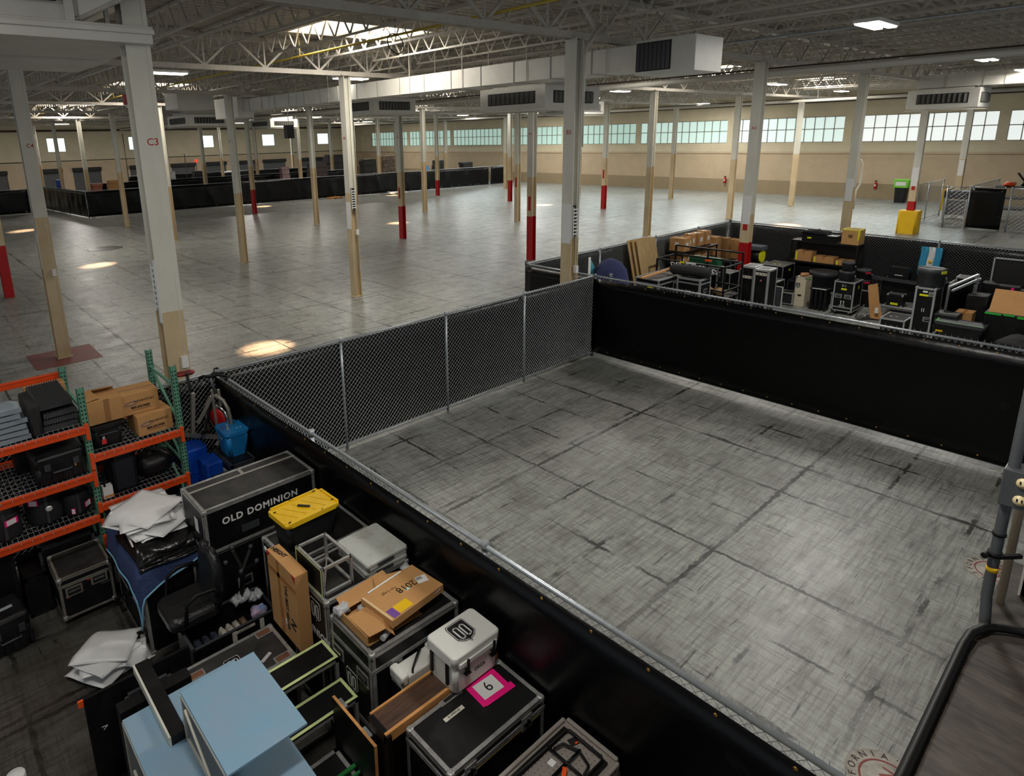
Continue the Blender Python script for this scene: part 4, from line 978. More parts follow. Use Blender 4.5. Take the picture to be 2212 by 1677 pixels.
tag(t2.build('bubble_mailer', M_BUB), 'crumpled white padded mailer tucked beside the flat brown parcel', 'mailer')
# bench plank with rails, coolers
BZ = 1.115
t = thing('wooden_shelf_unit', 'dark stained wooden shelf board with pale timber rails, under the larger white cooler', 'shelf', (2.7, 3.3, 0.0))
MB().box(2.07, 3.19, 3.165, 3.36, BZ-0.03, BZ).build('board', M_WOODD, t)
MB().box(2.05, 3.195, 3.14, 3.165, BZ-0.07, BZ+0.015).build('rail', M_WOODL, t); MB().box(2.07, 3.195, 3.36, 3.378, BZ-0.04, BZ+0.015).build('rail', M_WOODL, t)
MB().box(2.05, 2.088, 3.12, 3.37, 0.0, BZ+0.004).build('end_board', M_LAM, t); MB().box(2.07, 3.18, 3.35, 3.362, 0.0, BZ-0.03).build('back_board', M_WOODD, t)
MB().box(2.07, 3.18, 3.18, 3.34, 0.0, 0.05).build('lower_board', M_WOODD, t)
M_COOL = mat('cooler_white', (212, 212, 206), 0.42, var=0.35, vscale=5, rgb2=(176, 168, 150), sharp=(0.55, 0.85))
X0, X1, Y0_, Y1_, Z0, Z1_ = 2.64, 3.14, 3.055, 3.40, BZ+0.002, BZ+0.34
t = thing('cooler', 'large white hard cooler with black shield emblem on the lid and rubber latches', 'cooler', (2.9, 3.2, Z0))
MB().rbox(X0+0.012, X1-0.012, Y0_+0.012, Y1_-0.012, Z0, Z1_-0.085, 0.035, taper=0.05).build('body', M_COOL, t)
q = MB().rbox(X0, X1, Y0_, Y1_, Z1_-0.085, Z1_, 0.04, cap=0.012); q.rbox(X0+0.05, X1-0.05, Y0_-0.012, Y0_+0.03, Z1_-0.10, Z1_-0.065, 0.008); q.build('lid', M_COOL, t)
shield(t, ((X0+X1)/2, (Y0_+Y1_)/2+0.01, Z1_+0.001), (1, 0, 0), (0, 1, 0), 0.21, dark=True)
yf = Y0_+0.012
for x in (X0+0.13, X1-0.09):
    l = MB(); l.box(x-0.010, x+0.010, Y0_-0.024, Y0_-0.012, Z1_-0.17, Z1_-0.05); l.add([(x-0.03, Y0_-0.024, Z1_-0.185), (x+0.03, Y0_-0.024, Z1_-0.185), (x+0.012, Y0_-0.024, Z1_-0.155), (x-0.012, Y0_-0.024, Z1_-0.155), (x-0.03, yf+0.004, Z1_-0.185), (x+0.03, yf+0.004, Z1_-0.185), (x+0.012, yf+0.004, Z1_-0.155), (x-0.012, yf+0.004, Z1_-0.155)], [(0, 1, 2, 3), (7, 6, 5, 4), (0, 4, 5, 1), (3, 2, 6, 7)]); l.build('latch', M_RUBBER, t)
for yy in (Y0_+0.09, Y1_-0.07): MB().box(X0-0.006, X0+0.012, yy-0.012, yy+0.012, Z0+0.06, Z1_-0.09).build('handle_strap', M_RUBBER, t)
c = Vector((X0+0.28, yf+0.004, Z0+0.150)); q = MB(); q.add([c+Vector(v) for v in ((-.05, 0, .02), (-.01, 0, .018), (.055, 0, .045), (.015, 0, -.002), (.03, 0, -.018), (-.02, 0, -.018), (-.005, 0, -.002), (-.05, -.0, .008))], [(0, 7, 6, 5, 4, 3, 2, 1)]); q.build('whale_tail_mark', M_BLACKPRINT, t)
text('ORCA', (X0+0.28, yf+0.004, Z0+0.110), (1, 0, 0), (0, 0, 1), 0.042, M_BLACKPRINT, t, bold=0.001)
fl = plate((X0+0.44, yf+0.004, Z0+0.14), (1, 0, 0), (0, 0, 1), 0.038, 0.024, 0.001, M_PAPER, t, 'flag_sticker')
q = MB(); [q.box(X0+0.422, X0+0.458, yf+0.001, yf+0.002, Z0+0.129+0.0046*k, Z0+0.1313+0.0046*k) for k in range(5)]; q.build('stripes', M_REDPRINT, fl); plate((X0+0.429, yf+0.0018, Z0+0.1455), (1, 0, 0), (0, 0, 1), 0.016, 0.012, 0.001, M_BLUEPRINT, fl, 'canton')
t = thing('cooler', 'smaller white cooler with black carry strap, half behind the larger one', 'cooler', (2.72, 3.53, 0.86))
MB().rbox(2.42, 2.86, 3.43, 3.60, 0.80, 1.14, 0.03, cap=0.012).build('body', M_COOL, t); MB().rbox(2.415, 2.49, 3.425, 3.605, 1.09, 1.165, 0.02, cap=0.010).build('end_grip', M_COOL, t); MB().rbox(2.78, 2.86, 3.425, 3.605, 1.09, 1.165, 0.02, cap=0.010).build('end_grip', M_COOL, t)
MB().path([(2.53, 3.44, 1.10), (2.54, 3.45, 1.17), (2.62, 3.50, 1.20), (2.70, 3.56, 1.19), (2.73, 3.59, 1.14)], 0.010, 6).build('carry_strap', M_RUBBER, t)
MB().box(2.413, 2.42, 3.45, 3.58, 0.82, 1.06).build('dark_side', M_PLBLACK, t)
# case with the pink 6
S6 = (0.96, 0.50, 0.70)
c6 = fc('black flight case with a pink-framed paper number 6 on top', 2.215, 3.185, 2.63, 3.125, 0.0, 1.09, lid=0.10, tw=0.036, casters=0.12, latches=(('y-', 0.28, 0.87), ('y-', -0.30, 0.87)), handles=())
S6 = (0.97, 0.495, 1.09)
p, X, Y = on(c6, 'top', 0.22, 0.10, size=S6); a = -0.06; X = Vector((math.cos(a), math.sin(a), 0)); Y = Vector((-math.sin(a), math.cos(a), 0))
pk = plate(p, X, Y, 0.30, 0.24, 0.001, M_PINK, c6, 'pink_tape_frame'); plate(p+Vector((0.02, -0.10, 0)), X, Y, 0.30, 0.06, 0.0012, M_PINK, pk, 'tape_end'); plate(p+Vector((0, 0, 0.0012)), X, Y, 0.20, 0.155, 0.001, M_PAPER, pk, 'paper_sheet')
text('6', p+Vector((0, 0, 0.003)), (0.98, 0.15, 0), (-0.15, 0.98, 0), 0.13, M_BLACKPRINT, c6, 'number')
p, X, Y = on(c6, 'top', -0.14, 0.10, size=S6); tp = plate(p, X, Y, 0.19, 0.036, 0.001, mat('masking_tape', (200, 196, 182), 0.6), c6, 'masking_tape')
text('SJ OPEN #2', p+Vector((0, 0, 0.0015)), X, Y, 0.024, M_BLACKPRINT, c6, 'marker_writing')
q = MB(); q.box(-0.17, 0.04, 0.20, 0.247, 1.09, 1.096); q.build('lift_handle_plate', M_ALU, c6)
MB().box(-0.13, 0.0, 0.212, 0.238, 1.096, 1.101).build('lift_handle_slot', M_BLACKV, c6)
q = MB(); q.box(-0.490, -0.4865, -0.17, -0.13, 0.2, 0.96)
q.build('rack_rail', M_PLGREY, c6); q = MB(); [q.box(-0.493, -0.490, -0.154, -0.146, 0.25+0.035*k, 0.262+0.035*k) for k in range(20)]; q.build('rail_bolt', M_BRASS, c6)
MB().box(-0.44, 0.44, -0.254, -0.249, 0.955, 0.965).build('brass_edge', mat('dull_brass', (150, 128, 84), 0.4, 0.6), c6)
# folded grey plastic table at the bottom
M_GREYT = mat('grey_blow_moulded_plastic', (138, 130, 124), 0.5)
t = thing('folding_table', 'upside-down grey folding table with dimpled underside and black folded legs', 'folding table', (2.8, 2.0, 0.9))
x0, x1, y0, y1, zt = 1.75, 3.19, 1.93, 2.43, 1.05
MB().rbox(x0, x1, y0, y1, zt-0.05, zt, 0.06).build('tabletop', M_GREYT, t)
q = MB()
for (a0, a1, b0, b1) in ((x0, x1, y1-0.03, y1), (x0, x1, y0, y0+0.03)): q.rbox(a0+0.03, a1-0.03, b0, b1, zt-0.01, zt+0.025, 0.012, cap=0.006)
for (a0, a1, b0, b1) in ((x0, x0+0.03, y0, y1), (x1-0.03, x1, y0, y1)): q.rbox(a0, a1, b0+0.03, b1-0.03, zt-0.01, zt+0.025, 0.012, cap=0.006)
q.build('raised_rim', M_GREYT, t)
q = MB()
for i in range(36):
    for k in range(11): q.lathe([(0.0055, 0), (0.005, 0.0012)], (x0+0.06+0.038*i+(0.019 if k % 2 else 0), y0+0.065+0.037*k, zt), 6)
o = q.build('dimples', mat('grey_plastic_dimple', (92, 86, 82), 0.6), t); o['kind'] = 'stuff'
q = MB(); q.bar((x0+0.1, y1-0.075, zt+0.014), (x1-0.09, y1-0.075, zt+0.014), 0.03, 0.028); q.bar((x0+0.1, y0+0.075, zt+0.014), (x1-0.09, y0+0.075, zt+0.014), 0.03, 0.028); q.build('side_rail', M_RUBBER, t)
q = MB(); q.path([(2.5, y1-0.09, zt+0.04), (x1-0.11, y1-0.09, zt+0.03), (x1-0.09, y1-0.11, zt+0.03), (x1-0.09, y0+0.11, zt+0.03), (x1-0.11, y0+0.09, zt+0.03), (2.5, y0+0.09, zt+0.04)], 0.011, 8); q.tube((2.88, y0+0.09, zt+0.038), (2.88, y1-0.09, zt+0.038), 0.009, 8); q.build('leg', M_RUBBER, t)
q = MB(); q.tube((2.86, 2.17, zt+0.035), (3.03, 2.17, zt+0.035), 0.010, 8); q.path([(2.90, 2.30, zt+0.035), (2.98, 2.28, zt+0.035), (3.02, 2.17, zt+0.035), (2.98, 2.06, zt+0.035), (2.90, 2.04, zt+0.035)], 0.009, 8); q.tube((2.55, 2.17, zt+0.03), (2.86, 2.17, zt+0.035), 0.014, 8); q.build('brace', M_RUBBER, t)
plate((3.07, 2.26, zt), (1, -.3, 0), (.3, 1, 0), 0.07, 0.06, 0.002, M_BLACKPRINT, t, 'black_label'); plate((3.08, 2.24, zt+0.002), (1, -.3, 0), (.3, 1, 0), 0.022, 0.012, 0.002, mat('orange_print', (236, 84, 24), 0.5), t, 'orange_mark'); plate((2.83, 2.26, zt), (1, .1, 0), (-.1, 1, 0), 0.05, 0.045, 0.002, M_PAPER, t, 'paper_label')
plate((2.80, 2.13, zt+0.05), (1, .6, 0), (-.6, 1, 0), 0.09, 0.03, 0.002, mat('orange_print', (236, 84, 24), 0.5), t, 'orange_tag')
fc('black case holding up the grey folding table', 2.1, 3.2, 1.95, 2.42, 0.0, 1.0, casters=0.1, ball=False)

# ---------------------------------------------------------------- orange and teal shelving
t = thing('pallet_rack', 'orange and teal pallet shelving with wire decks at the left edge', 'shelving', (1.3, 8.4, 0))
YF, YR = 7.9, 8.86; UX = (-1.35, 1.29, 2.33)
for x in UX:
    for y in (YF, YR):
        zt = 2.62 if not (x == UX[2] and y == YR) else 2.60
        u = MB().box(x-0.038, x+0.038, y, y+0.004, 0, zt).box(x-0.038, x-0.034, y, y+0.06, 0, zt).box(x+0.034, x+0.038, y, y+0.06, 0, zt).build('upright', M_TEAL, t)
        q = MB(); z = 0.1
        while z < zt-0.03:
            for s in (-0.017, 0.017): q.prism([(-0.008, 0.010), (0.008, 0.010), (0.005, -0.012), (-0.005, -0.012)], -0.0015, 0.0015, 0, Matrix(((1, 0, 0), (0, 0, 1), (0, 1, 0))), (x+s, y-0.001, z))
            z += 0.05
        q.build('punched_hole', M_BLACKV, u)['kind'] = 'stuff'
    q = MB(); zz = [0.2, 0.75, 1.3, 1.85, 2.35]
    for a, b in zip(zz, zz[1:]): q.bar((x, YF+0.05, a if int(a*10) % 2 else a), (x, YR, b), 0.03)
    for a in (0.2, 1.3, 2.35): q.bar((x, YF+0.05, a), (x, YR, a), 0.03)
    q.build('brace', M_TEAL, t)
def bay(x0, x1, z, front=True, back=True, deck=True):
    for y, s in ((YF, -1), (YR+0.06, 1)):
        if (s == -1 and not front) or (s == 1 and not back): continue
        b = MB(); ya, yb = (y-0.035, y) if s < 0 else (y, y+0.035)
        b.box(x0, x1, ya, yb, z-0.085, z-0.005); b.box(x0, x1, ya-0.006, yb+0.006, z-0.022, z)
        for xx in (x0, x1): b.box(xx-0.02, xx+0.02, ya-0.008, yb+0.008, z-0.17, z+0.03)
        b.build('beam', M_ORANGE, t, bevel=0.003)
    if deck:
        q = MB(); k = x0+0.03
        while k < x1: q.box(k-0.002, k+0.002, YF-0.03, YR, z, z+0.004); k += 0.052
        k = YF
        while k < YR: q.box(x0+0.02, x1-0.02, k-0.002, k+0.002, z+0.003, z+0.007); k += 0.105
        k = x0+0.03
        while k < x1: q.box(k-0.003, k+0.003, YF-0.045, YF-0.041, z-0.03, z+0.004); k += 0.105
        q.build('wire_deck', M_WIRE, t)
bay(UX[0], UX[1], 2.16); bay(UX[0], UX[1], 1.56); bay(UX[0], UX[1], 1.02); bay(UX[0], UX[1], 2.55, front=False, deck=False)
bay(UX[1], UX[2], 1.78); bay(UX[1], UX[2], 1.14); bay(UX[1], UX[2], 0.70)
Z1 = 2.168
# top left shelf
M_GB = mat('grey_blue_plastic', (134, 146, 154), 0.5, var=0.3, vscale=6)
for k in range(6):
    a = [0.05, -0.08, 0.03, 0.1, -0.05, 0.02][k]
    o = thing('plastic_channel', 'grey blue plastic cover, %s in the top left shelf heap' % ['lowest', 'second from the bottom', 'third from the bottom', 'fourth from the bottom', 'second from the top', 'topmost'][k], 'plastic cover', (0.55+0.02*(k % 2), 8.15, Z1+0.065*k), rz=a, group='grey blue covers', local=True)
    w = 0.20-0.012*k
    q = MB(); g = [[(-w, -0.19+i*0.063, 0.06-0.05*abs(i-3)/3), (-w*0.5, -0.19+i*0.063, 0.062-0.02*abs(i-3)/3), (w*0.5, -0.19+i*0.063, 0.062-0.02*abs(i-3)/3), (w, -0.19+i*0.063, 0.06-0.05*abs(i-3)/3)] for i in range(7)]
    q.sheet(g, 0, 0.008); q.build('shell', M_GB, o)
    q = MB(); q.box(-w, w, -0.20, -0.188, 0.0, 0.05); q.build('front_lip', M_GB, o)
tag(MB().rbox(0.76, 0.885, 7.98, 8.6, Z1, Z1+0.34, 0.03, cap=0.02).build('foam_block', mat('black_foam', (34, 33, 34), 0.9, var=0.3, vscale=20)), 'upright black foam block on the top left shelf', 'foam')
M_FOAM = mat('charcoal_foam', (58, 58, 60), 0.95)
for k in range(4):
    y0_ = 8.02
    o = thing('acoustic_foam_panel', 'dark grey ridged foam panel, %s of the pile beside the teal upright' % ['lowest', 'second', 'third', 'uppermost and tilted'][k], 'foam panel', (1.07, 8.3, Z1+0.075*k), rz=0.03*(k-1), group='ridged foam panels', local=True)
    MB().box(-0.17, 0.17, -0.28, 0.28, 0, 0.045).build('base', M_FOAM, o)
    q = MB()
    for i in range(13):
        x_ = -0.165+0.0255*i; q.add([(x_, -0.28, 0.045), (x_+0.024, -0.28, 0.045), (x_+0.012, -0.28, 0.07), (x_, 0.28, 0.045), (x_+0.024, 0.28, 0.045), (x_+0.012, 0.28, 0.07)], [(0, 1, 2), (5, 4, 3), (0, 2, 5, 3), (1, 4, 5, 2)])
    q.build('ridge', M_FOAM, o)
    if k == 3: o.location = (1.03, 8.30, Z1+0.30); o.rotation_euler = (0.16, 0, 0.06)
carton('cardboard box showing behind the ridged foam on the top left shelf', (1.05, 8.70, Z1), (0.42, 0.16, 0.34), marks=())
# right bay, upper shelf
Z2 = 1.788
t = tote('black tote with red luggage tag on the upper right shelf, under a box', (1.52, 8.18, Z2), (0.40, 0.44, 0.29), M_PLBLACK, M_PLBLACK, ribs=False)
q = MB(); q.path([(-0.10, -0.215, 0.17), (-0.09, -0.245, 0.19), (0.09, -0.245, 0.19), (0.10, -0.215, 0.17)], 0.008, 6); q.build('handle', M_PLGREY, t)
plate((-0.06, -0.222, 0.09), (1, 0, 0), (0, 0, 1), 0.05, 0.06, 0.003, mat('red_tag', (214, 44, 50), 0.5), t, 'luggage_tag'); plate((-0.06, -0.222, 0.14), (1, 0, 0), (0, 0, 1), 0.025, 0.035, 0.003, M_WIRE, t, 'padlock')
o = carton('scuffed cardboard box with one flap up, on the black tote', (1.53, 8.22, Z2+0.29), (0.40, 0.36, 0.29), tape=False, marks=(('y-', 0.03, 0.15, 0.06, 0.28, mat('tape_stain', (150, 106, 64), 0.5)),))
q = MB(); q.sheet([[(-0.05, 0.17, 0.292), (0.19, 0.17, 0.292)], [(-0.06, 0.05, 0.36), (0.18, 0.04, 0.35)]], 0, 0.005, False); q.build('flap', M_CARD, o); q = MB(); q.sheet([[(-0.20, -0.17, 0.292), (-0.20, 0.17, 0.292)], [(-0.04, -0.16, 0.315), (-0.06, 0.17, 0.33)]], 0, 0.004, False); q.build('flap', M_CARD, o)
for k, (x_, y_, z_, w_, a_, lab) in enumerate(((2.055, 8.18, Z2, 0.42, 0.06, 'lower cardboard carton printed essential, by the right teal upright'), (1.95, 8.28, Z2+0.27, 0.44, -0.02, 'upper cardboard carton printed essential, stacked on its twin'))):
    o = carton(lab, (x_, y_, z_), (w_, 0.36, 0.265), rz=a_, group=None)
    text('essential', (0.045, -0.181, 0.165), (1, 0, 0), (0, 0, 1), 0.058, M_BLACKPRINT, o, spacing=1.15); text('800.333.9420', (0.0, -0.181, 0.085), (1, 0, 0), (0, 0, 1), 0.040, M_BLACKPRINT, o, bold=0.0015)
    q = MB(); q.box(-0.10, 0.12, -0.183, -0.180, 0.052, 0.055); q.build('printed_rule', M_BLACKPRINT, o)
    q = MB(); q.path([(-0.10+0.075*math.cos(a)+0.0, -0.1815, 0.145+0.022*math.sin(a)+0.1*0.075*math.cos(a)) for a in [0.5+0.33*i for i in range(17)]], 0.0035, 6); q.build('swoosh', M_BLUEPRINT, o)
# middle shelves
def rugged(label, c, size, rz=0, mm=None):
    w, d, h = size; o = thing('hard_case', label, 'hard case', c, rz, local=True); mm = mm or M_PLBLACK
    MB().rbox(-w/2, w/2, -d/2, d/2, 0, h*0.62, 0.04, taper=0.05, cap=0.0).build('body', mm, o); MB().rbox(-w/2-0.005, w/2+0.005, -d/2-0.005, d/2+0.005, h*0.63, h, 0.045, cap=0.035).build('lid', mm, o)
    for s in (-0.28, 0.28): MB().box(s*w-0.03, s*w+0.03, -d/2-0.022, -d/2-0.004, h*0.50, h*0.72).build('latch', M_PLGREY, o)
    q = MB(); q.path([(-0.10, -d/2, h*0.42), (-0.09, -d/2-0.035, h*0.40), (0.09, -d/2-0.035, h*0.40), (0.10, -d/2, h*0.42)], 0.011, 6); q.build('handle', M_PLGREY, o)
    q = MB(); [q.box(-w/2+0.05+k*w*0.2, -w/2+0.09+k*w*0.2, -d/2-0.010, -d/2+0.01, 0.02, h*0.4) for k in range(5)]; q.build('rib', mm, o)
    return o
o = rugged('big black rugged case with a padlock on the middle left shelf', (0.98, 8.15, 1.568), (0.52, 0.42, 0.34), 0.05); plate((0.13, -0.235, 0.16), (1, 0, 0), (0, 0, 1), 0.02, 0.035, 0.01, M_BRASS, o, 'padlock')
o = fc('black case with emblem behind the rugged case on the middle left shelf', 0.60, 1.2, 8.42, 8.82, 1.568, 2.02, trim=M_PLBLACK, ball=False); shield(o, (-0.0, -0.203, 0.36), (1, 0, 0), (0, 0, 1), 0.13, dark=False)
tag(lump(MB(), (2.03, 8.25, 1.30), (0.50, 0.40, 0.30), 0.06, 9, flat=0.1).build('gear_bag', M_PLBLACK), 'slumped black gear bag on the middle right shelf', 'bag')
fc('plain black box standing on the middle right shelf', 1.50, 1.78, 8.0, 8.5, 1.15, 1.62, trim=M_PLBLACK, ball=False, side=mat('navy_black_panel', (18, 22, 30), 0.7))
o = thing('tool_holster', 'white and black tool holster hanging at the foot of the middle upright', 'tool pouch', (1.40, 7.95, 1.15)); MB().box(1.36, 1.47, 7.96, 8.05, 1.148, 1.30).build('pouch', M_PAPER, o); MB().box(1.38, 1.40, 7.97, 8.0, 1.3, 1.42).build('tool_handle', M_PLBLACK, o); MB().box(1.37, 1.47, 7.955, 7.96, 1.16, 1.19).build('wood_strip', M_WOODL, o)
# lower left shelf: drum bags
M_BAG = mat('black_nylon_bag', (24, 24, 26), 0.75, bump=0.3, bscale=20)
def drumbag(label, c, r, h, tags=(), red=False):
    o = thing('drum_bag', label, 'drum bag', c, local=True)
    MB().lathe([(r*0.96, 0), (r, h*0.1), (r, h*0.86), (r*0.94, h*0.97), (r*0.75, h)], n=28).build('bag', M_BAG, o)
    q = MB(); q.tube((0, 0, h*0.80), (0, 0, h*0.815), r*1.015, 28); q.build('zip', M_PLGREY, o)
    q = MB(); q.box(-0.015, 0.015, -r-0.008, -r+0.01, 0.02, h); q.box(-0.015, 0.015, -r, r*0.4, h, h+0.006); q.build('strap', M_PLGREY, o)
    for a, z, w in tags:
        c_, s_ = math.cos(a), math.sin(a); X = Vector((-s_, c_, 0)); p = Vector((r*c_*1.03, r*s_*1.03, z))
        k = plate(p, X, (0, 0, 1), w*1.4, 0.07, 0.003, M_PINK, o, 'pink_tape'); plate(p+Vector((c_, s_, 0))*0.004, X, (0, 0, 1), w, 0.06, 0.002, M_PAPER, k, 'name_tape')
    return o
drumbag('black round drum bag with strap and pink tape beside the middle upright, lower left shelf', (1.10, 8.18, 1.03), 0.15, 0.26, tags=((-0.9, 0.10, 0.07), (-2.0, 0.06, 0.03)))
drumbag('black drum bag with pink-edged name tape at the very left of the lower shelf', (0.36, 8.15, 1.03), 0.17, 0.36, tags=((-1.2, 0.22, 0.10),))
o = drumbag('big black drum bag with white round crest on the lower left shelf', (0.78, 8.25, 1.03), 0.20, 0.40, tags=((-2.2, 0.30, 0.08),)); q = MB().lathe([(0, 0), (0.035, 0), (0.035, 0.003), (0, 0.003)], (0.02, -0.212, 0.2), 16, R=Matrix(((1, 0, 0), (0, 0, -1), (0, 1, 0)))); q.build('round_crest', M_PAPER, o); text('OD', (0.02, -0.2155, 0.2), (1, 0, 0), (0, 0, 1), 0.04, M_BLACKPRINT, o)
tag(lump(MB(), (1.95, 8.3, 0.86), (0.6, 0.5, 0.30), 0.2, 21, flat=0.2).build('plastic_bag', M_BAGBLK), 'shiny black plastic bag on the lowest right shelf behind the white sheets', 'bag')
# under the shelving
S18 = (0.55, 0.58, 0.5)
c = fc('small scuffed flight case on casters pulled half out from under the shelving', 0.69, 1.24, 7.50, 8.08, 0.0, 0.62, lid=0.10, casters=0.10, tw=0.03, handles=(('y-', -0.13, 0.33), ('y-', 0.13, 0.36)), top=M_LAMTOP, trim=mat('worn_case_edge', (140, 134, 124), 0.5, 0.3, var=0.5, vscale=10), dishes=(('y-', 0.19, 0.28, 0.1, 0.03),))
q = MB().lathe([(0, 0), (0.022, 0), (0.022, 0.002), (0, 0.002)], (-0.20, -0.293, 0.38), 14, R=Matrix(((1, 0, 0), (0, 0, -1), (0, 1, 0)))); q.build('round_sticker', mat('red_white_sticker', (196, 90, 90), 0.5), c); plate((0.04, -0.293, 0.49), (1, 0, 0), (0, 0, 1), 0.06, 0.014, 0.002, M_REDPRINT, c, 'red_tape')
fc('dusty flat black case lying behind the small case under the shelving', 0.62, 1.22, 8.12, 8.55, 0.0, 0.72, trim=M_PLGREY, ball=False)
o = fc('black ribbed case with pink tape standing under the left shelving', 0.42, 0.66, 7.95, 8.55, 0.0, 0.50, trim=M_PLBLACK, ball=False); plate((-0.12, -0.15, 0.3), (0, -1, 0), (0, 0, 1), 0.06, 0.035, 0.002, M_PINK, o, 'pink_tape'); plate((-0.12, -0.2, 0.14), (0, -1, 0), (0, 0, 1), 0.05, 0.03, 0.002, M_PINK, o, 'pink_tape')
o = rugged('low black wheeled case with name label at the left edge of the floor', (0.16, 7.72, 0.0), (0.40, 0.46, 0.42), 0.12); plate((0.0, -0.02, 0.42), (1, 0, 0), (0, 1, 0), 0.20, 0.05, 0.002, mat('grey_label', (150, 158, 164), 0.5), o, 'name_label')
fc('tall black case at the left edge behind the wheeled case', -0.15, 0.38, 8.05, 8.7, 0.0, 0.85, trim=M_PLBLACK, ball=False)
q = MB(); q.sheet([[(0.02, 7.98, 0.06), (0.12, 7.96, 0.02)], [(0.06, 7.75, 0.10), (0.17, 7.72, 0.03)], [(0.06, 7.62, 0.05), (0.20, 7.60, 0.01)]], 0, 0.006, False); tag(q.build('cardboard_scrap', mat('pale_cardboard', (196, 170, 148), 0.8)), 'curled scrap of pale cardboard on the floor at the left edge', 'cardboard')
q = MB().lathe([(0.075, 0), (0.075, 0.10), (0.07, 0.112), (0.0, 0.114)], (-0.03, 5.72, 0), 24); tag(q.build('bucket_lid', M_PAPER), 'round white tub poking up at the bottom left corner', 'tub')
sheets_pile('pile of crumpled white plastic sheets on the dark floor', (0.95, 6.60, 0.0), (0.60, 0.54), 7, M_MILKY, 5, h=0.24)
# case lying on its side with blanket, black plastic and white sheets
c = fc('black case lying on its side, casters facing out, under a moving blanket', 1.30, 1.86, 6.42, 7.52, 0.0, 1.02, tw=0.03, handles=(('y-', -0.02, 0.3),))
p = None
for y_, z_ in ((-0.38, 0.18), (-0.36, 0.72), (0.38, 0.18), (0.38, 0.72)):
    k = MB().box(-0.295, -0.28, y_-0.05, y_+0.05, z_-0.05, z_+0.05).box(-0.34, -0.29, y_-0.03, y_-0.022, z_-0.03, z_+0.03).box(-0.34, -0.29, y_+0.022, y_+0.03, z_-0.03, z_+0.03).build('caster', M_CHROME, c)
    MB().tube((-0.345, y_-0.018, z_), (-0.345, y_+0.018, z_), 0.045, 16).build('wheel', M_RUBBER, k)
q = MB(); q.box(-0.284, -0.281, -0.5, 0.5, 0.42, 0.455); q.build('metal_strip', M_ALU, c); plate((-0.281, -0.1, 0.58), (0, -1, 0), (0, 0, 1), 0.05, 0.22, 0.002, M_PAPER, c, 'paper_label')
M_BLANK = mat('navy_quilted_blanket', (52, 70, 112), 0.95, var=0.6, vscale=30, rgb2=(30, 42, 76), bump=0.6, bscale=60); M_BIND = mat('light_blue_binding', (116, 168, 196), 0.8)
t = thing('moving_blanket', 'quilted navy moving blanket with light blue binding hanging over the case corner', 'blanket', (1.5, 6.9, 1.03)); g = []; edge = []
NX, NY = 22, 26
def bl(u, v):                              # u across x, v along y; hangs down past the case edges
    x = 1.12+0.95*u; y = 6.02+1.5*v; z = 1.045
    if x < 1.29: z -= (1.29-x)*1.6; x = 1.27-(1.29-x)*0.22
    if y < 6.40: z -= (6.40-y)*(0.15+0.80*max(0, 1-u*1.15)**1.3); y = 6.385-(6.40-y)*0.12-0.02*math.sin(u*11)
    return (x+0.008*math.sin(v*17), y, z+0.008*math.sin(u*9+v*5))
for i in range(NY+1): g.append([bl(k/NX, i/NY) for k in range(NX+1)])
MB().sheet(g, 0, 0.012).build('quilt', M_BLANK, t)
q = MB(); q.path([Vector(bl(k/NX, 0)) for k in range(NX+1)], 0.011, 6); q.path([Vector(bl(0, i/NY)) for i in range(NY+1)], 0.011, 6); q.build('binding', M_BIND, t)
q = MB(); lump(q, (1.95, 6.40, 1.02), (0.16, 0.12, 0.12), 0.15, 4); q.build('folded_corner', M_BIND, t)
t = thing('plastic_film_bundle', 'folded bundle of shiny black plastic film on the moving blanket', 'plastic film', (1.6, 6.75, 1.05)); 
for k in range(6):
    g = []; w, d = 0.66-0.02*k, 0.86-0.03*k; rnd = random.Random(k); p1, p2 = rnd.uniform(0, 6), rnd.uniform(0, 6)
    for i in range(18):
        vv = i/17; zz = 1.075+0.030*k-0.05*max(0, 0.14-vv)/0.14*(0.4+0.3*k)
        g.append([(1.62+(j/13-0.5)*w+0.02*math.sin(k*2.1)+0.015*math.sin(vv*5+k), 6.78+(vv-0.5)*d+0.02*math.sin(j*0.5+k*1.3), max(1.065+0.012*k, zz+0.010*math.sin(j*0.45+1+vv*2)+0.006*math.sin(vv*9+0.4*k))) for j in range(14)])
    MB().sheet(g, 0, 0.022).build('fold', M_BAGBLK, t)
sheets_pile('heap of white plastic sheets on top of the black film bundle', (1.62, 7.02, 1.22), (0.62, 0.85), 7, M_MILKY, 11, h=0.15)
# blue boxes, bike, stand with bin
M_BLUE = mat('royal_blue_plastic', (16, 84, 204), 0.4, var=0.3, vscale=5, rgb2=(6, 36, 110)); M_BLUEL = mat('bright_blue_plastic', (36, 136, 206), 0.35, var=0.2, vscale=4)
for k, (a, b, z_, lab) in enumerate(((2.50, 8.56, 1.20, 'rear royal blue moulded tub behind the shelving upright'), (2.62, 8.18, 1.10, 'front royal blue moulded tub beside the bright blue bin'))):
    o = thing('moulded_tub', lab, 'plastic tub', (a+0.15, b, 0), group=None); q = MB().rbox(a, a+0.30, b-0.16, b+0.18, 0, z_, 0.04, taper=0.06, cap=0.02); q.build('body', M_BLUE, o)
    q = MB(); q.rbox(a-0.01, a+0.31, b-0.17, b+0.19, z_*0.70, z_*0.74, 0.04); q.rbox(a-0.005, a+0.305, b-0.165, b+0.185, z_*0.42, z_*0.45, 0.04); q.build('rib', M_BLUE, o); MB().box(a+0.16, a+0.26, b-0.172, b-0.16, z_*0.50, z_*0.60).build('hand_hole', M_BLACKV, o)
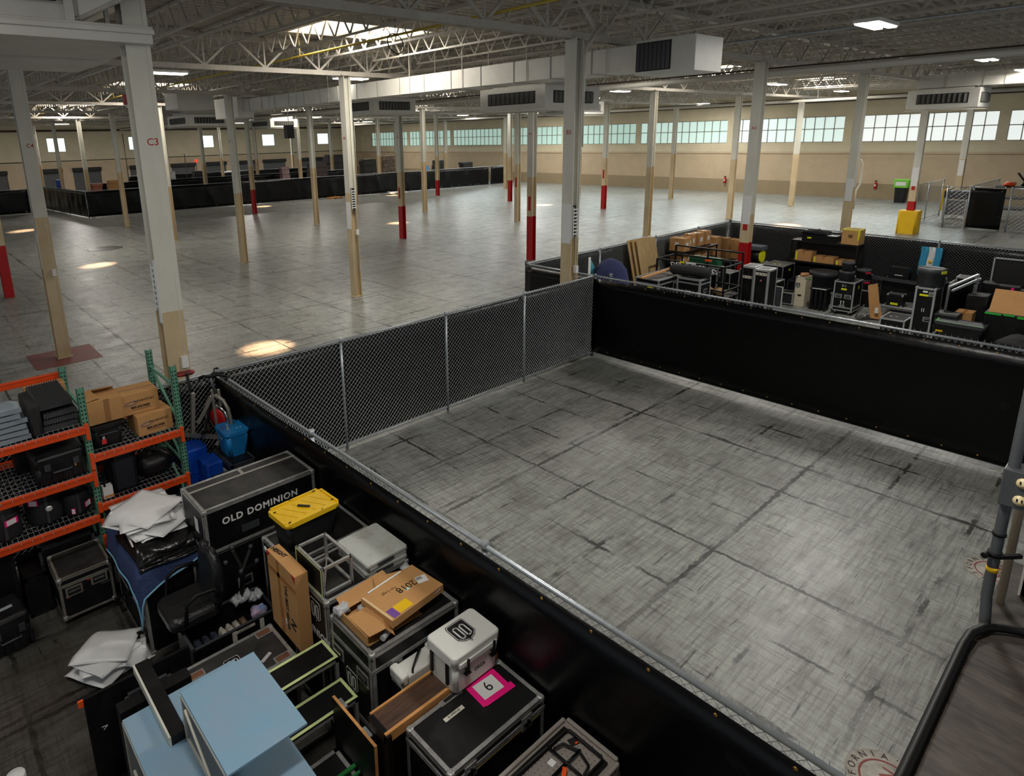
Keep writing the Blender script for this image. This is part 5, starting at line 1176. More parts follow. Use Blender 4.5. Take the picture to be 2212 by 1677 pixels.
c = fc('black case with white lettering under the bright blue bin', 2.84, 3.20, 7.70, 8.40, 0.0, 1.13, trim=M_PLGREY, ball=False); text('OLD\nDOM', (-0.181, -0.12, 0.95), (0, -1, 0), (0, 0, 1), 0.07, M_WHITEPRINT, c)
fc('low black case between the OLD DOMINION case and the blue bin stand', 2.55, 3.18, 6.85, 7.66, 0.0, 1.12, trim=M_PLGREY, ball=False)
t = tote('bright blue lidded storage bin on the black case by the fence', (3.06, 8.12, 1.13), (0.34, 0.44, 0.36), M_BLUEL, M_BLUEL, taper=0.18, ribs=False, lip=0.012, name='storage_bin')
plate((-0.04, 0.05, 0.352), (0.3, 1, 0), (-1, 0.3, 0), 0.22, 0.025, 0.002, mat('pale_tape', (150, 180, 196), 0.5), t, 'tape'); q = MB(); [q.lathe([(0.012, 0), (0.010, 0.003)], (0.05+0.05*k, -0.06, 0.352), 10) for k in range(2)]; q.build('round_mark', M_PAPER, t)
plate((-0.163, 0.02, 0.25), (0, -1, 0), (0, 0, 1), 0.16, 0.05, 0.002, mat('frosted_print', (110, 160, 200), 0.4), t, 'maker_print')
# exercise bike
M_BIKE = mat('bike_grey_enamel', (150, 146, 136), 0.35, 0.4); t = thing('exercise_bike', 'grey spinning bike with red flywheel standing on the blue tubs', 'exercise bike', (2.85, 8.6, 1.2))
A = Vector((2.92, 8.55, 0)); bx_ = lambda x, y, z: (x, y, z)
q = MB(); q.bar((2.62, 8.80, 1.28), (3.02, 8.42, 1.24), 0.05); q.bar((2.50, 8.68, 1.28), (2.74, 8.90, 1.28), 0.04); q.bar((2.90, 8.30, 1.22), (3.12, 8.52, 1.22), 0.045)
q.bar((2.72, 8.72, 1.28), (2.78, 8.68, 1.90), 0.05); q.bar((2.80, 8.66, 1.45), (2.98, 8.50, 1.85), 0.05); q.bar((2.98, 8.46, 1.24), (2.98, 8.49, 1.95), 0.03); q.bar((3.06, 8.40, 1.24), (3.05, 8.44, 1.95), 0.03); q.build('frame', M_BIKE, t)
q = MB(); wd = Vector((-0.37, 0.93, 0)); wc = Vector((3.02, 8.46, 1.56)); q.path([wc+wd*0.235+Vector((0, 0, -0.3)), wc+wd*0.235]+[wc+wd*0.235*math.cos(a)+Vector((0, 0, 0.30*math.sin(a))) for a in (0.5, 1.0, 1.57, 2.14, 2.64)]+[wc-wd*0.235, wc-wd*0.235+Vector((0, 0, -0.34))], 0.026, 8); q.build('fork', M_BIKE, t)
q = MB(); q.bar((2.76, 8.70, 1.85), (2.74, 8.71, 2.16), 0.035); q.bar((3.01, 8.48, 1.9), (2.98, 8.50, 2.12), 0.035); q.build('post', M_CHROME, t)
q = MB(); lump(q, (2.72, 8.72, 2.20), (0.26, 0.13, 0.07), 0.05, 2); q.build('saddle', mat('saddle_black_red', (40, 26, 26), 0.5, var=0.9, vscale=9, rgb2=(170, 40, 40)), t)
q = MB(); q.path([(2.86, 8.60, 2.12), (2.90, 8.54, 2.16), (2.98, 8.50, 2.14), (3.08, 8.44, 2.16), (3.16, 8.30, 2.14), (3.10, 8.26, 2.13)], 0.02, 8); q.path([(2.98, 8.50, 2.12), (3.05, 8.58, 2.15), (3.18, 8.52, 2.14)], 0.018, 8); q.build('handlebar', M_RUBBER, t)
Rw = Matrix.Rotation(math.radians(112), 3, 'Z')@Matrix.Rotation(PI/2, 3, 'X')
q = MB().lathe([(0.0, -0.02), (0.17, -0.02), (0.20, -0.025), (0.20, 0.025), (0.17, 0.02), (0, 0.02)], (3.02, 8.46, 1.52), 28, R=Rw); q.build('flywheel', M_CHROME, t)
q = MB().lathe([(0.06, -0.024), (0.15, -0.024), (0.15, 0.024), (0.06, 0.024)], (3.02, 8.46, 1.52), 28, R=Rw); q.build('red_rim', M_COLR, t)
q = MB(); q.tube((2.86, 8.54, 1.48), (2.96, 8.66, 1.48), 0.02, 8); q.bar((2.86, 8.54, 1.48), (2.80, 8.48, 1.38), 0.02); q.obox((2.80, 8.46, 1.37), (0.10, 0.06, 0.02)); q.build('pedal_crank', M_RUBBER, t)
# trunk of caps and shoes, chair, upturned base
t = thing('open_gear_case', 'open black trunk of shoes and caps with pale name tapes, below the office chair', 'trunk', (1.8, 5.52, 0.0)); x0, x1, y0, y1, zt = 1.41, 2.24, 5.30, 5.74, 0.75
q = MB(); q.box(x0, x1, y0, y0+0.02, 0, zt); q.box(x0, x1, y1-0.02, y1, 0, zt); q.box(x0, x0+0.02, y0+0.02, y1-0.02, 0, zt); q.box(x1-0.02, x1, y0+0.02, y1-0.02, 0, zt); q.box(x0, x1, y0, y1, 0, 0.02); q.box(x0+0.02, x1-0.02, y0+0.02, y1-0.02, 0.5, 0.52); q.build('body', M_LAM, t)
q = MB(); [q.box(a, b, c_, d, zt, zt+0.012) for a, b, c_, d in ((x0, x1, y0-.005, y0+.022), (x0, x1, y1-.022, y1+.005), (x0-.005, x0+.022, y0, y1), (x1-.022, x1+.005, y0, y1))]; q.build('rim', M_PLGREY, t)
for x_ in (1.78, 2.06): MB().box(x_, x_+0.045, y0-0.006, y0-0.002, 0.52, 0.74).build('name_tape', M_GLOW if False else mat('masking_tape', (200, 196, 182), 0.6), t)
tp = plate((1.90, y0-0.006, 0.72), (1, 0, 0), (0, 0, 1), 0.22, 0.03, 0.002, mat('masking_tape', (200, 196, 182), 0.6), t, 'name_tape'); text('LAUNDRY', (1.90, y0-0.009, 0.72), (1, 0, 0), (0, 0, 1), 0.026, M_BLACKPRINT, t)
M_DENIM = mat('dark_denim', (30, 36, 52), 0.9, var=0.3, vscale=20); M_SHOE = mat('pale_shoe', (176, 170, 158), 0.7, var=0.5, vscale=20)
SH = [('dark denim cap', M_DENIM, 1.50), ('dark denim cap', M_DENIM, 1.58), ('dark denim cap', M_DENIM, 1.66), ('pale trainer', M_SHOE, 1.74), ('pale trainer', M_SHOE, 1.81), ('pale trainer', M_SHOE, 1.88), ('brown worn shoe', mat('brown_shoe', (110, 84, 66), 0.7), 1.95)]
for k, (nm, mm, x_) in enumerate(SH):
    o = thing('cap' if 'cap' in nm else 'shoe', '%s in the open trunk, %s from the left in its front row' % (nm, WORDS[k]), 'cap' if 'cap' in nm else 'shoe', (x_, 5.40, 0.64), group='caps and shoes in the trunk')
    q = MB(); lump(q, (x_, 5.43, 0.66), (0.065, 0.17, 0.11), 0.08, k); q.build('crown' if 'cap' in nm else 'upper', mm, o); q = MB(); q.rbox(x_-0.03, x_+0.03, 5.33, 5.50, 0.58, 0.60, 0.02); q.build('peak' if 'cap' in nm else 'sole', M_RUBBER if 'cap' in nm else M_PAPER, o)
q = MB(); lump(q, (2.12, 5.46, 0.70), (0.16, 0.12, 0.10), 0.2, 31); tag(q.build('folded_shirt', mat('blue_pink_cloth', (90, 130, 180), 0.9, var=1.0, vscale=14, rgb2=(220, 170, 170))), 'crumpled blue and pink cloth in the right end of the trunk', 'cloth')
q = MB(); [lump(q, (1.98+0.05*k, 5.66-0.02*k, 0.78+0.02*(k % 3)), (0.09, 0.11, 0.08), 0.25, 40+k) for k in range(5)]; tag(q.build('crumpled_film', M_BUB), 'crumpled clear plastic behind the pale shoes in the trunk', 'plastic film')
# office chair lying on the gear
M_LEATH = mat('black_leather', (26, 26, 28), 0.34, bump=0.25, bscale=50)
t = thing('office_chair', 'black leather office chair standing behind the trunk of shoes', 'chair', (1.56, 5.85, 0.0))
q = MB().rbox(1.31, 1.81, 5.52, 6.02, 0.84, 0.95, 0.09, cap=0.045); q.build('seat', M_LEATH, t)
q = MB()
for x_ in (1.47, 1.64): q.tube((x_, 5.56, 0.949), (x_, 5.98, 0.949), 0.004, 6)
q.tube((1.34, 5.76, 0.949), (1.78, 5.76, 0.949), 0.004, 6); q.build('stitching', M_BLACKV, t)
g = []; 
for i in range(11):
    u = i/10; z = 0.90+0.52*u; wd = 0.23*math.sqrt(max(0.02, 1-max(0, (u-0.55)/0.47)**2)); xb = 1.80+0.05*u+0.02*math.sin(u*PI)
    g.append([(xb-0.03*(1-(j/6-0.5)**2*4), 5.78+(j/6-0.5)*2*wd, z) for j in range(7)])
MB().sheet(g, 0, 0.075).build('backrest', M_LEATH, t)
for s, y_ in ((-1, 5.50), (1, 6.04)):
    q = MB(); q.path([(1.75, y_, 0.90), (1.80, y_, 1.05), (1.72, y_, 1.14), (1.56, y_, 1.16), (1.46, y_, 1.10), (1.44, y_, 0.90)], 0.02, 8); q.build('armrest', M_RUBBER, t)
q = MB(); q.tube((1.56, 5.78, 0.45), (1.56, 5.78, 0.85), 0.03, 10); q.build('gas_lift', M_RUBBER, t)
for k in range(5):
    a = 2*PI*k/5+0.3; e = (1.56+0.16*math.cos(a), 5.90+0.13*math.sin(a), 0.1); q = MB(); q.bar((1.56, 5.88, 0.45), (e[0], e[1], 0.10), 0.035); q.build('leg', M_RUBBER, t)
t = thing('chair_base', 'upturned black five-star chair base with casters in the air', 'chair base', (2.06, 5.60, 0.6)); cc = Vector((2.06, 5.60, 1.12))
q = MB(); q.tube(cc, (2.04, 5.64, 0.78), 0.025, 10); q.build('gas_lift', M_RUBBER, t)
for k in range(5):
    a = 2*PI*k/5+0.5; e = cc+Vector((0.155*math.cos(a), 0.155*math.sin(a), 0.12+0.05*math.sin(a))); q = MB(); q.bar(cc, e, 0.034, 0.026); q = q.build('leg', M_RUBBER, t); w = MB(); w.tube(e+Vector((-0.018, 0, 0.03)), e+Vector((0.018, 0, 0.03)), 0.022, 12); w.build('caster', M_PLGREY, q)
# flat case with recessed handles and the tall carton
c = fc('wide low black case with rusty recessed handles and emblem on its dusty top', 1.20, 2.08, 4.56, 5.08, 0.0, 0.82, tw=0.035, casters=0.1, top=M_LAMTOP)
M_RUST = mat('rusty_dish', (112, 72, 48), 0.7, var=0.6, vscale=20)
for u, v in ((-0.33, 0.12), (0.33, 0.19), (0.33, -0.20)):
    p = Vector((u, v, 0.822)); k = plate(p, (1, 0, 0), (0, 1, 0), 0.15, 0.085, 0.004, M_ALU, c, 'handle_dish'); plate(p+Vector((0, 0, 0.004)), (1, 0, 0), (0, 1, 0), 0.12, 0.06, 0.002, M_RUST, k, 'rusty_recess')
shield(c, (-0.03, 0.02, 0.822), (1, 0.0, 0), (0, 1, 0), 0.17, dark=False); plate((0.22, -0.10, 0.821), (1, .5, 0), (-.5, 1, 0), 0.12, 0.035, 0.0015, M_BUB, c, 'tape_scrap')
for k in range(2): plate((0.0+0.01*k, -0.25-0.03*k, 0.821), (1, .1, 0), (-.1, 1, 0), 0.075, 0.016+.01*(1-k), 0.0015, M_NEONG, c, 'green_tape')
t = thing('tall_carton', 'tall thin cardboard carton printed THE BEST SELLER, leaning on the tall cases', 'box', (2.18, 4.84, 0.83)); b = MB().box(2.12, 2.25, 4.56, 5.10, 0.825, 1.60).build('carton', M_CARD, t, bevel=0.004)
text('THE BEST SELLER', (2.12, 4.76, 1.17), (0, 0, -1), (0, -1, 0), 0.068, M_BLACKPRINT, t, bold=0.0015, sx=0.92); text('DO NOT CUT', (2.12, 4.86, 1.0), (0, 0, -1), (0, -1, 0), 0.04, M_REDPRINT, t)
text('N', (2.12, 4.66, 1.05), (0.0, 0.35, -1), (0, -1, -0.35), 0.13, M_BLACKPRINT, t, bold=0.004); text('HEIGHT', (2.185, 4.98, 1.601), (0.15, -1, 0), (1, 0.15, 0), 0.06, M_BLACKPRINT, t, bold=0.002)
q = MB(); q.box(2.118, 2.12, 4.56, 5.10, 1.42, 1.47); q.box(2.118, 2.12, 4.86, 4.91, 0.83, 1.6); q.build('packing_tape', M_TAPE, t)
for y_ in (4.56, 5.10): MB().prism([(0, 0), (0.07 if y_ < 5 else -0.07, 0), (0, -0.07)], 0, 0.002, 0, Matrix(((0, 0, -1), (1, 0, 0), (0, 1, 0))), (2.1195, y_, 1.6)).build('red_corner', M_REDPRINT, t)
plate((2.12, 4.80, 1.0), (0, -1, 0), (0, 0, 1), 0.03, 0.06, 0.0015, M_PAPER, t, 'white_sticker')
# two glow-taped treads
def tread(label, x0, x1, y0, y1, z, zb):
    o = thing('stage_step', label, 'stage step', ((x0+x1)/2, (y0+y1)/2, zb)); MB().box(x0, x1, y0, y1, z-0.02, z).build('tread', M_LAM, o)
    q = MB(); w = 0.026
    q.box(x0, x1, y0, y0+w, z, z+0.002); q.box(x0, x1, y1-w, y1, z, z+0.002); q.box(x1-w, x1, y0+w, y1-w, z, z+0.002); q.build('glow_tape', M_GLOW, o)
    q = MB(); b = 0.014
    for x in (x0+b, x1-b):
        for y in (y0+b, y1-b): q.box(x-b, x+b, y-b, y+b, zb, z-0.02)
    for y in (y0+b, y1-b): q.box(x0, x1, y-b, y+b, z-0.05, z-0.02); q.box(x0, x1, y-b, y+b, zb, zb+0.03)
    q.build('frame', M_ALU, o); return o
tread('upper stage step edged in pale glow tape beside the handled case', 1.66, 2.25, 4.12, 4.38, 1.0, 0.0)
tread('lower stage step edged in pale glow tape beside the wood-edged board', 1.60, 2.24, 3.82, 4.08, 0.82, 0.0)
fc('black drawer case with emblem down between the blue platform and the upright board', 1.56, 1.98, 3.22, 3.76, 0.0, 0.55, ball=False, handles=(('y-', 0.0, 0.42),))
q = MB(); q.box(1.66, 2.0, 3.50, 3.53, 0.56, 0.58); q.box(1.68, 2.0, 3.44, 3.46, 0.56, 0.575); tag(q.build('green_tape_strip', mat('dark_green_tape', (22, 110, 48), 0.5)), 'dark green tape strips on the drawer case beside the blue platform', 'tape')
t = thing('black_board', 'upright black board with pale wooden edge and metal plates, left of the wooden shelf', 'board', (2.04, 3.5, 0.0)); MB().box(1.995, 2.015, 3.22, 3.80, 0.0, 1.0).build('panel', M_LAM, t); q = MB(); q.box(1.994, 2.016, 3.22, 3.80, 1.0, 1.006); q.box(1.994, 2.016, 3.212, 3.22, 0, 1.006); q.build('wood_edge', M_WOODL, t)
for y_ in (3.70, 3.36): MB().box(2.016, 2.045, y_-0.05, y_+0.05, 0.985, 1.0).build('metal_plate', M_GALV, t)
# blue-topped platforms
M_BTOP = mat('faded_blue_paint', (122, 160, 186), 0.55, var=0.6, vscale=2.2, rgb2=(146, 156, 164), bump=0.1, bscale=60); M_GSIDE = mat('grey_side_panel', (104, 106, 108), 0.6, var=0.3, vscale=2); M_WTRIM = mat('white_edge_trim', (204, 202, 190), 0.45)
def platform(label, x0, x1, y0, y1, z0, z1, open_=False):
    o = thing('stage_platform', label, 'stage platform', ((x0+x1)/2, (y0+y1)/2, z0)); (MB().box(x0+0.01, x1-0.01, y0+0.01, y1-0.01, z0, z1-0.02) if not open_ else MB().box(x0+0.01, x0+0.03, y0+0.01, y1-0.01, z0, z1-0.02).box(x0+0.03, x1-0.01, y1-0.03, y1-0.01, z0, z1-0.02)).build('side_panels', M_GSIDE, o); MB().box(x0, x1, y0, y1, z1-0.02, z1).build('blue_top', M_BTOP, o, bevel=0.003)
    q = MB(); w = 0.022
    for z in (z0+0.012, z1-0.035): q.box(x0-0.004, x0+0.01, y0, y1, z-0.012, z+0.012); (q.box(x0, x1, y0-0.004, y0+0.01, z-0.012, z+0.012) if not open_ else None)
    for y in (y0+w/2, y1-w/2): q.box(x0-0.005, x0+0.01, y-w/2, y+w/2, z0, z1-0.02)
    for x in (x0+w/2, x1-w/2): q.box(x-w/2, x+w/2, y0-0.005, y0+0.01, z0, z1-0.02) if not open_ else None
    q.build('white_trim', M_WTRIM, o); return o
o = platform('lower and wider blue-topped stage platform with grey sides and white trim', 0.65, 1.52, 2.40, 4.55, 0.0, 1.14)
q = MB(); q.path([(0.63, 4.25, 0.95), (0.63, 3.75, 0.95), (0.63, 3.75, 0.70), (0.63, 3.55, 0.70), (0.63, 3.55, 0.2)], 0.012, 6); q.path([(0.635, 3.40, 1.0), (0.62, 3.40, 0.4), (0.62, 3.1, 0.4)], 0.012, 6); q.build('white_rail', M_WTRIM, o)
o = platform('upper blue-topped stage platform, the nearest and brightest blue square', 0.96, 1.51, 3.25, 4.07, 1.142, 1.55, open_=True)
q = MB(); q.path([(0.945, 3.95, 1.50), (0.945, 3.45, 1.2), (0.945, 3.35, 1.28)], 0.010, 6); q.build('white_rail', M_WTRIM, o)
t = thing('trim_plank', 'narrow black plank with a white edge lying beside the blue platforms', 'plank', (0.92, 4.5, 1.14)); MB().box(0.86, 0.965, 4.08, 4.95, 1.142, 1.215).build('plank', M_LAM, t); MB().box(0.845, 0.86, 4.08, 4.95, 1.142, 1.22).build('white_edge', M_WTRIM, t)
t = thing('stage_flat', 'tall glossy black panel standing on edge in front of the white sheets on the floor', 'panel', (0.95, 5.25, 0)); MB().box(0.50, 1.36, 5.22, 5.25, 0.0, 0.90).build('panel', M_LAM, t); MB().box(0.46, 0.50, 5.225, 5.245, 0.84, 0.90).build('orange_tape', mat('orange_print', (236, 84, 24), 0.5), t)
text('>', (0.62, 5.219, 0.55), (1, 0, 0.3), (-0.3, 0, 1), 0.09, M_WHITEPRINT, t); MB().box(0.66, 1.2, 4.66, 4.78, 0.0, 1.10).build('ledge', M_LAM, t)
fc('dark case standing behind the black panel', 0.78, 1.17, 4.80, 5.2, 0.0, 0.78, ball=False, trim=M_PLGREY)

# ---------------------------------------------------------------- landing under the camera, conduit, hoses, floor decals
M_DIRT = mat('dirty_brown_concrete', (40, 35, 30), 0.45, var=0.6, vscale=3, rgb2=(84, 76, 68), bump=0.3, bscale=10, stretch=(6, 1, 1))
q = MB(); q.box(-2.0, 3.35, -3.0, 0.262, 3.36, 3.5); tag(q.build('landing_slab', M_DIRT), 'dirty brown concrete landing edge in the bottom right corner', 'landing')
q = MB(); q.box(-2.0, 3.3, -3.0, 0.0, 0.0, 3.36); q.build('wall_near', mat('pier_paint', (150, 146, 138), 0.6)); bpy.data.objects['wall_near']['kind'] = 'structure'
M_COND = mat('shaded_conduit', (84, 86, 88), 0.45, 0.3, var=0.4, vscale=20)  # grey set darker so the colour carries the low light on the conduit
t = thing('conduit', 'vertical grey conduit with outlet box and yellow paint spots at the right edge', 'conduit', (2.85, 0.26, 3.5))
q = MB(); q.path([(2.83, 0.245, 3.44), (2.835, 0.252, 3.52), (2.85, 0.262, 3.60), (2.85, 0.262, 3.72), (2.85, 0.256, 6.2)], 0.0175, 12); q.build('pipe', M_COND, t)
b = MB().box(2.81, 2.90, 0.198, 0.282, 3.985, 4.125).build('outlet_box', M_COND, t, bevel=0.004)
for z in (4.022, 4.088):
    k = MB().lathe([(0, 0), (0.019, 0), (0.019, 0.006), (0, 0.006)], (2.810, 0.225, z), 16, R=Matrix(((0, 0, -1), (0, 1, 0), (1, 0, 0)))).build('outlet', mat('ivory_plastic', (214, 196, 146), 0.4), b)
    for yy in (0.219, 0.232): MB().box(2.8025, 2.8045, yy-0.002, yy+0.002, z-0.004, z+0.007).build('slot', M_BLACKV, k)
for q in (MB().tube((2.85, 0.262, 3.765), (2.85, 0.262, 3.78), 0.024, 12), MB().bar((2.85, 0.25, 3.765), (2.93, 0.20, 3.755), 0.014), MB().tube((2.81, 0.287, 3.77), (2.83, 0.282, 3.77), 0.011, 8), MB().tube((2.85, 0.262, 3.85), (2.85, 0.262, 3.86), 0.021, 12)): q.build('clamp', M_RUBBER, t)
MB().tube((2.85, 0.262, 3.70), (2.85, 0.262, 3.72), 0.0182, 12).build('yellow_paint', M_YELLOW, t)
q = MB(); q.tube((3.0, 0.235, 3.5), (3.0, 0.235, 6.2), 0.014, 10); tag(q.build('cream_pipe', mat('cream_pipe_paint', (180, 164, 138), 0.5)), 'thin cream pipe behind the grey conduit at the right edge', 'pipe')
q = MB().box(3.1, 3.3, 0.06, 0.19, 3.5, 6.0); 
for k in range(10): q.box(3.1+0.02*k, 3.11+0.02*k, 0.052, 0.198, 3.5, 6.0)
tag(q.build('ribbed_board', mat('pale_ribbed_metal', (176, 172, 168), 0.5)), 'pale ribbed metal board at the right edge behind the pipes', 'board')
q = MB(); q.path([(1.2, 0.285, 3.0), (1.35, 0.282, 3.40), (1.55, 0.275, 3.505), (1.90, 0.268, 3.516), (2.22, 0.270, 3.516), (2.60, 0.272, 3.518), (2.69, 0.266, 3.52), (2.76, 0.24, 3.52), (2.80, 0.20, 3.52), (2.83, 0.15, 3.52), (2.84, 0.0, 3.52), (2.8, -0.5, 3.52)], 0.0155, 12); tag(q.build('hose', M_RUBBER), 'thick black hose running along the landing edge and bending away to the right', 'hose')
q = MB(); q.path([(3.06, 0.20, 4.4), (3.04, 0.18, 4.0), (3.0, 0.17, 3.72), (2.99, 0.14, 3.60), (3.02, 0.06, 3.54), (3.1, -0.3, 3.52)], 0.013, 10); tag(q.build('hose', M_RUBBER), 'second black hose hanging in a loop at the right edge', 'hose')
for k, (x_, y_, lab) in enumerate(((9.44, 0.83, 'worn round floor decal with red and black lettering beside the conduit'), (5.47, 0.86, 'worn round floor decal with curved lettering at the bottom edge'))):
    o = thing('floor_decal', lab, 'floor sticker', (x_, y_, 0.003), local=True)
    MB().lathe([(0, 0), (0.30, 0), (0.30, 0.002), (0, 0.002)], n=36).build('disc', mat('worn_white_vinyl', (176, 170, 160), 0.5, var=0.8, vscale=9, rgb2=(110, 104, 98)), o)
    MB().lathe([(0.19, 0.002), (0.19, 0.004), (0.205, 0.004), (0.205, 0.002)], n=36, caps=False).build('ring', mat('faded_red', (130, 60, 54), 0.6), o)
    for j, ch in enumerate("CALIFORNIA'S"):
        a = math.radians(200-20*j); text(ch, (0.25*math.cos(a), 0.25*math.sin(a), 0.003), (math.sin(a), -math.cos(a), 0), (math.cos(a), math.sin(a), 0), 0.08, M_BLACKPRINT, o, name='letter')
    text('ON', (0, 0, 0.003), (1, 0, 0), (0, 1, 0), 0.17, mat('faded_red', (130, 60, 54), 0.6), o)

# ---------------------------------------------------------------- the full gear pen beyond the black fence
M_ALU2 = mat('bright_aluminium', (188, 190, 192), 0.4, 0.55)
M_BEIGE = mat('beige_case_board', (206, 196, 168), 0.6, var=0.2, vscale=4)
M_ORNG = mat('orange_print', (236, 84, 24), 0.5)
def pc(label, x0, x1, y0, y1, z, **k): return flight_case(label, ((x0+x1)/2, (y0+y1)/2, k.pop('zb', 0.0)), (x1-x0, y1-y0, z-(k.pop('zb2', 0.0))), **k)
def fcb(label, x0, x1, y0, y1, z0, z1, **k): return flight_case(label, ((x0+x1)/2, (y0+y1)/2, z0), (x1-x0, y1-y0, z1-z0), trim=k.pop('trim', M_ALU2), **k)
def tape(t, face, u, v, w, h, mm, size, name='tape_label'):
    p, X, Y = on(t, face, u, v, size=size); return plate(p, X, Y, w, h, 0.003, mm, t, name)
c = fcb('black case with two white up-arrows and yellow label, in the middle of the full pen', 20.46, 21.14, 5.91, 6.44, 0.0, 0.98, casters=0.10, handles=(('x-', -0.12, 0.45), ('x-', 0.12, 0.45)), seam=0.22); s = (0.68, 0.53, 0.98)
for k in (-0.035, 0.035):
    p, X, Y = on(c, 'x-', k, 0.36, size=s); q = MB(); R = Matrix((X, Y, X.cross(Y))).transposed(); q.prism([(-.008, -.06), (.008, -.06), (.008, .03), (.022, .03), (0, .065), (-.022, .03), (-.008, .03)], 0, 0.003, 0, R, p); q.build('arrow', M_WHITEPRINT, c)
tape(c, 'x-', 0.0, 0.28, 0.14, 0.012, M_WHITEPRINT, s, 'arrow_base'); tape(c, 'x-', 0.0, 0.76, 0.14, 0.05, M_NEONY, s); p, X, Y = on(c, 'x-', 0.0, 0.86, size=s); text('5-1', p, X, Y, 0.09, M_WHITEPRINT, c); p, X, Y = on(c, 'x-', 0.0, 0.245, size=s); text('WGT-120', p, X, Y, 0.04, M_WHITEPRINT, c); tape(c, 'y-', 0.0, 0.8, 0.06, 0.10, M_NEONY, s)
drum_case('small black round drum case on the arrow-marked case, lower of two', (20.72, 6.22, 0.98), 0.20, 0.28); drum_case('smaller round drum case stacked on another above the arrow-marked case', (20.74, 6.22, 1.28), 0.17, 0.24)
c = fcb('tall beige case with small black emblem beside the big round drum case', 20.55, 21.0, 7.22, 7.52, 0.0, 0.93, side=M_BEIGE, top=M_BEIGE, trim=mat('beige_trim', (190, 184, 166), 0.5), tw=0.02); s = (0.45, 0.3, 0.93)
shield(c, (-0.227, 0.07, 0.66), (0, -1, 0), (0, 0, 1), 0.14); tape(c, 'x-', 0.0, 0.36, 0.1, 0.05, M_PLBLACK, s, 'handle'); tape(c, 'y-', 0.0, 0.85, 0.2, 0.03, M_NEONG, s); q = MB(); lump(q, (0.0, 0.0, 0.97), (0.34, 0.2, 0.10), 0.2, 8); q.build('paper_wrap', mat('kraft_paper', (178, 130, 88), 0.9), c)
fcb('dark platform case under the big round drum case', 21.28, 22.14, 6.7, 7.6, 0.0, 0.42); o = drum_case('biggest black round drum case, right of the tall beige case', (21.72, 7.15, 0.42), 0.40, 0.55)
c = fcb('tall black case with yellow label carrying a drum case with bright yellow tape', 19.29, 20.0, 3.81, 4.24, 0.0, 1.35, handles=(('x-', 0.12, 0.55),), latches=(('x-', 0.13, 1.2),), tw=0.045); s = (0.71, 0.43, 1.35)
tape(c, 'x-', -0.02, 1.16, 0.18, 0.05, M_NEONY, s); tape(c, 'x-', 0.0, 1.25, 0.10, 0.045, M_PAPER, s, 'paper_label')
for k in (-0.015, 0.025): tape(c, 'x-', k, 0.78, 0.012, 0.09, M_WHITEPRINT, s, 'arrow')
drum_case('large black octagonal drum case with yellow tape standing on a tall case by the flag', (19.62, 4.03, 1.35), 0.30, 0.46, tape=M_NEONY, sides=3)
# flag on the far fence
t = thing('flag', 'light blue and white striped flag with small golden sun hanging on the far fence', 'flag', (22.9, 4.75, 1.1))
def fl_(y0, y1, z0, z1, m, nm, off=0.0):
    g = []
    for i in range(7):
        z = z0+(z1-z0)*i/6; g.append([(22.78-off+0.015*math.sin(4*j+i*0.8)+(5.0-(y0+(y1-y0)*j/4))*0.09-0.0, y0+(y1-y0)*j/4+0.01*math.sin(i), z) for j in range(5)])
    return MB().sheet(g, 0, 0.004).build(nm, m, t)
M_FB = mat('flag_blue_cloth', (54, 150, 190), 0.8); fl_(4.52, 4.68, 1.12, 1.84, M_FB, 'blue_stripe'); fl_(4.68, 4.84, 1.12, 1.84, M_PAPER, 'white_stripe'); fl_(4.84, 5.02, 1.0, 1.84, M_FB, 'blue_stripe')
MB().lathe([(0, 0), (0.045, 0), (0.045, 0.006), (0, 0.006)], (22.74+0.02, 4.76, 1.42), 16, R=Matrix(((0, 0, -1), (0, 1, 0), (1, 0, 0)))).build('sun', M_YELLOW, t)
# pair of tall white-framed rack cases
for k, (x0, x1, y0, y1, lab) in enumerate(((18.54, 19.1, 7.90, 8.28, 'left of two tall silver-framed black cases with drilled strips near the pen middle'), (18.45, 19.0, 7.46, 7.88, 'right of two tall silver-framed black cases with drilled strips near the pen middle'))):
    c = fcb(lab, x0, x1, y0, y1, 0.0, 1.45-0.02*k, tw=0.05, trim=M_ALU2); w = x1-x0; d = y1-y0
    z_ = 1.10+0.16*k; pl = MB(); pl.box(-w/2-0.006, -w/2-0.002, -d/2+0.06, d/2-0.06, z_, z_+0.08); pl = pl.build('drilled_strip', mat('cream_strip', (200, 196, 180), 0.5), c)
    q = MB(); [q.lathe([(0, 0), (0.016, 0), (0.016, 0.003), (0, 0.003)], (-w/2-0.006, -d/2+0.10+0.085*i, z_+0.04), 10, R=Matrix(((0, 0, -1), (0, 1, 0), (1, 0, 0)))) for i in range(3)]; q.build('hole', M_BLACKV, pl)
    if k: q = MB(); q.prism([(-.03, -.03), (.03, -.03), (0, .035)], 0, 0.002, 0, Matrix(((0, 0, -1), (-1, 0, 0), (0, 1, 0))), (-w/2-0.003, 0.0, 1.12)); q.build('pink_mark', mat('dusty_pink', (190, 120, 130), 0.6), c)
c = fcb('wide dark case with yellow tape strips on top, behind the silver-framed cases', 21.3, 22.2, 8.2, 8.85, 0.0, 1.02, top=mat('grey_case_top', (84, 82, 80), 0.6), tw=0.02); s = (0.9, 0.65, 1.02)
for u, v in ((-.2, .05), (-.12, -.08), (.2, .12)): tape(c, 'top', u, v, 0.12, 0.04, M_NEONY, s)
tape(c, 'y-', 0.05, 0.85, 0.11, 0.06, M_NEONY, s)
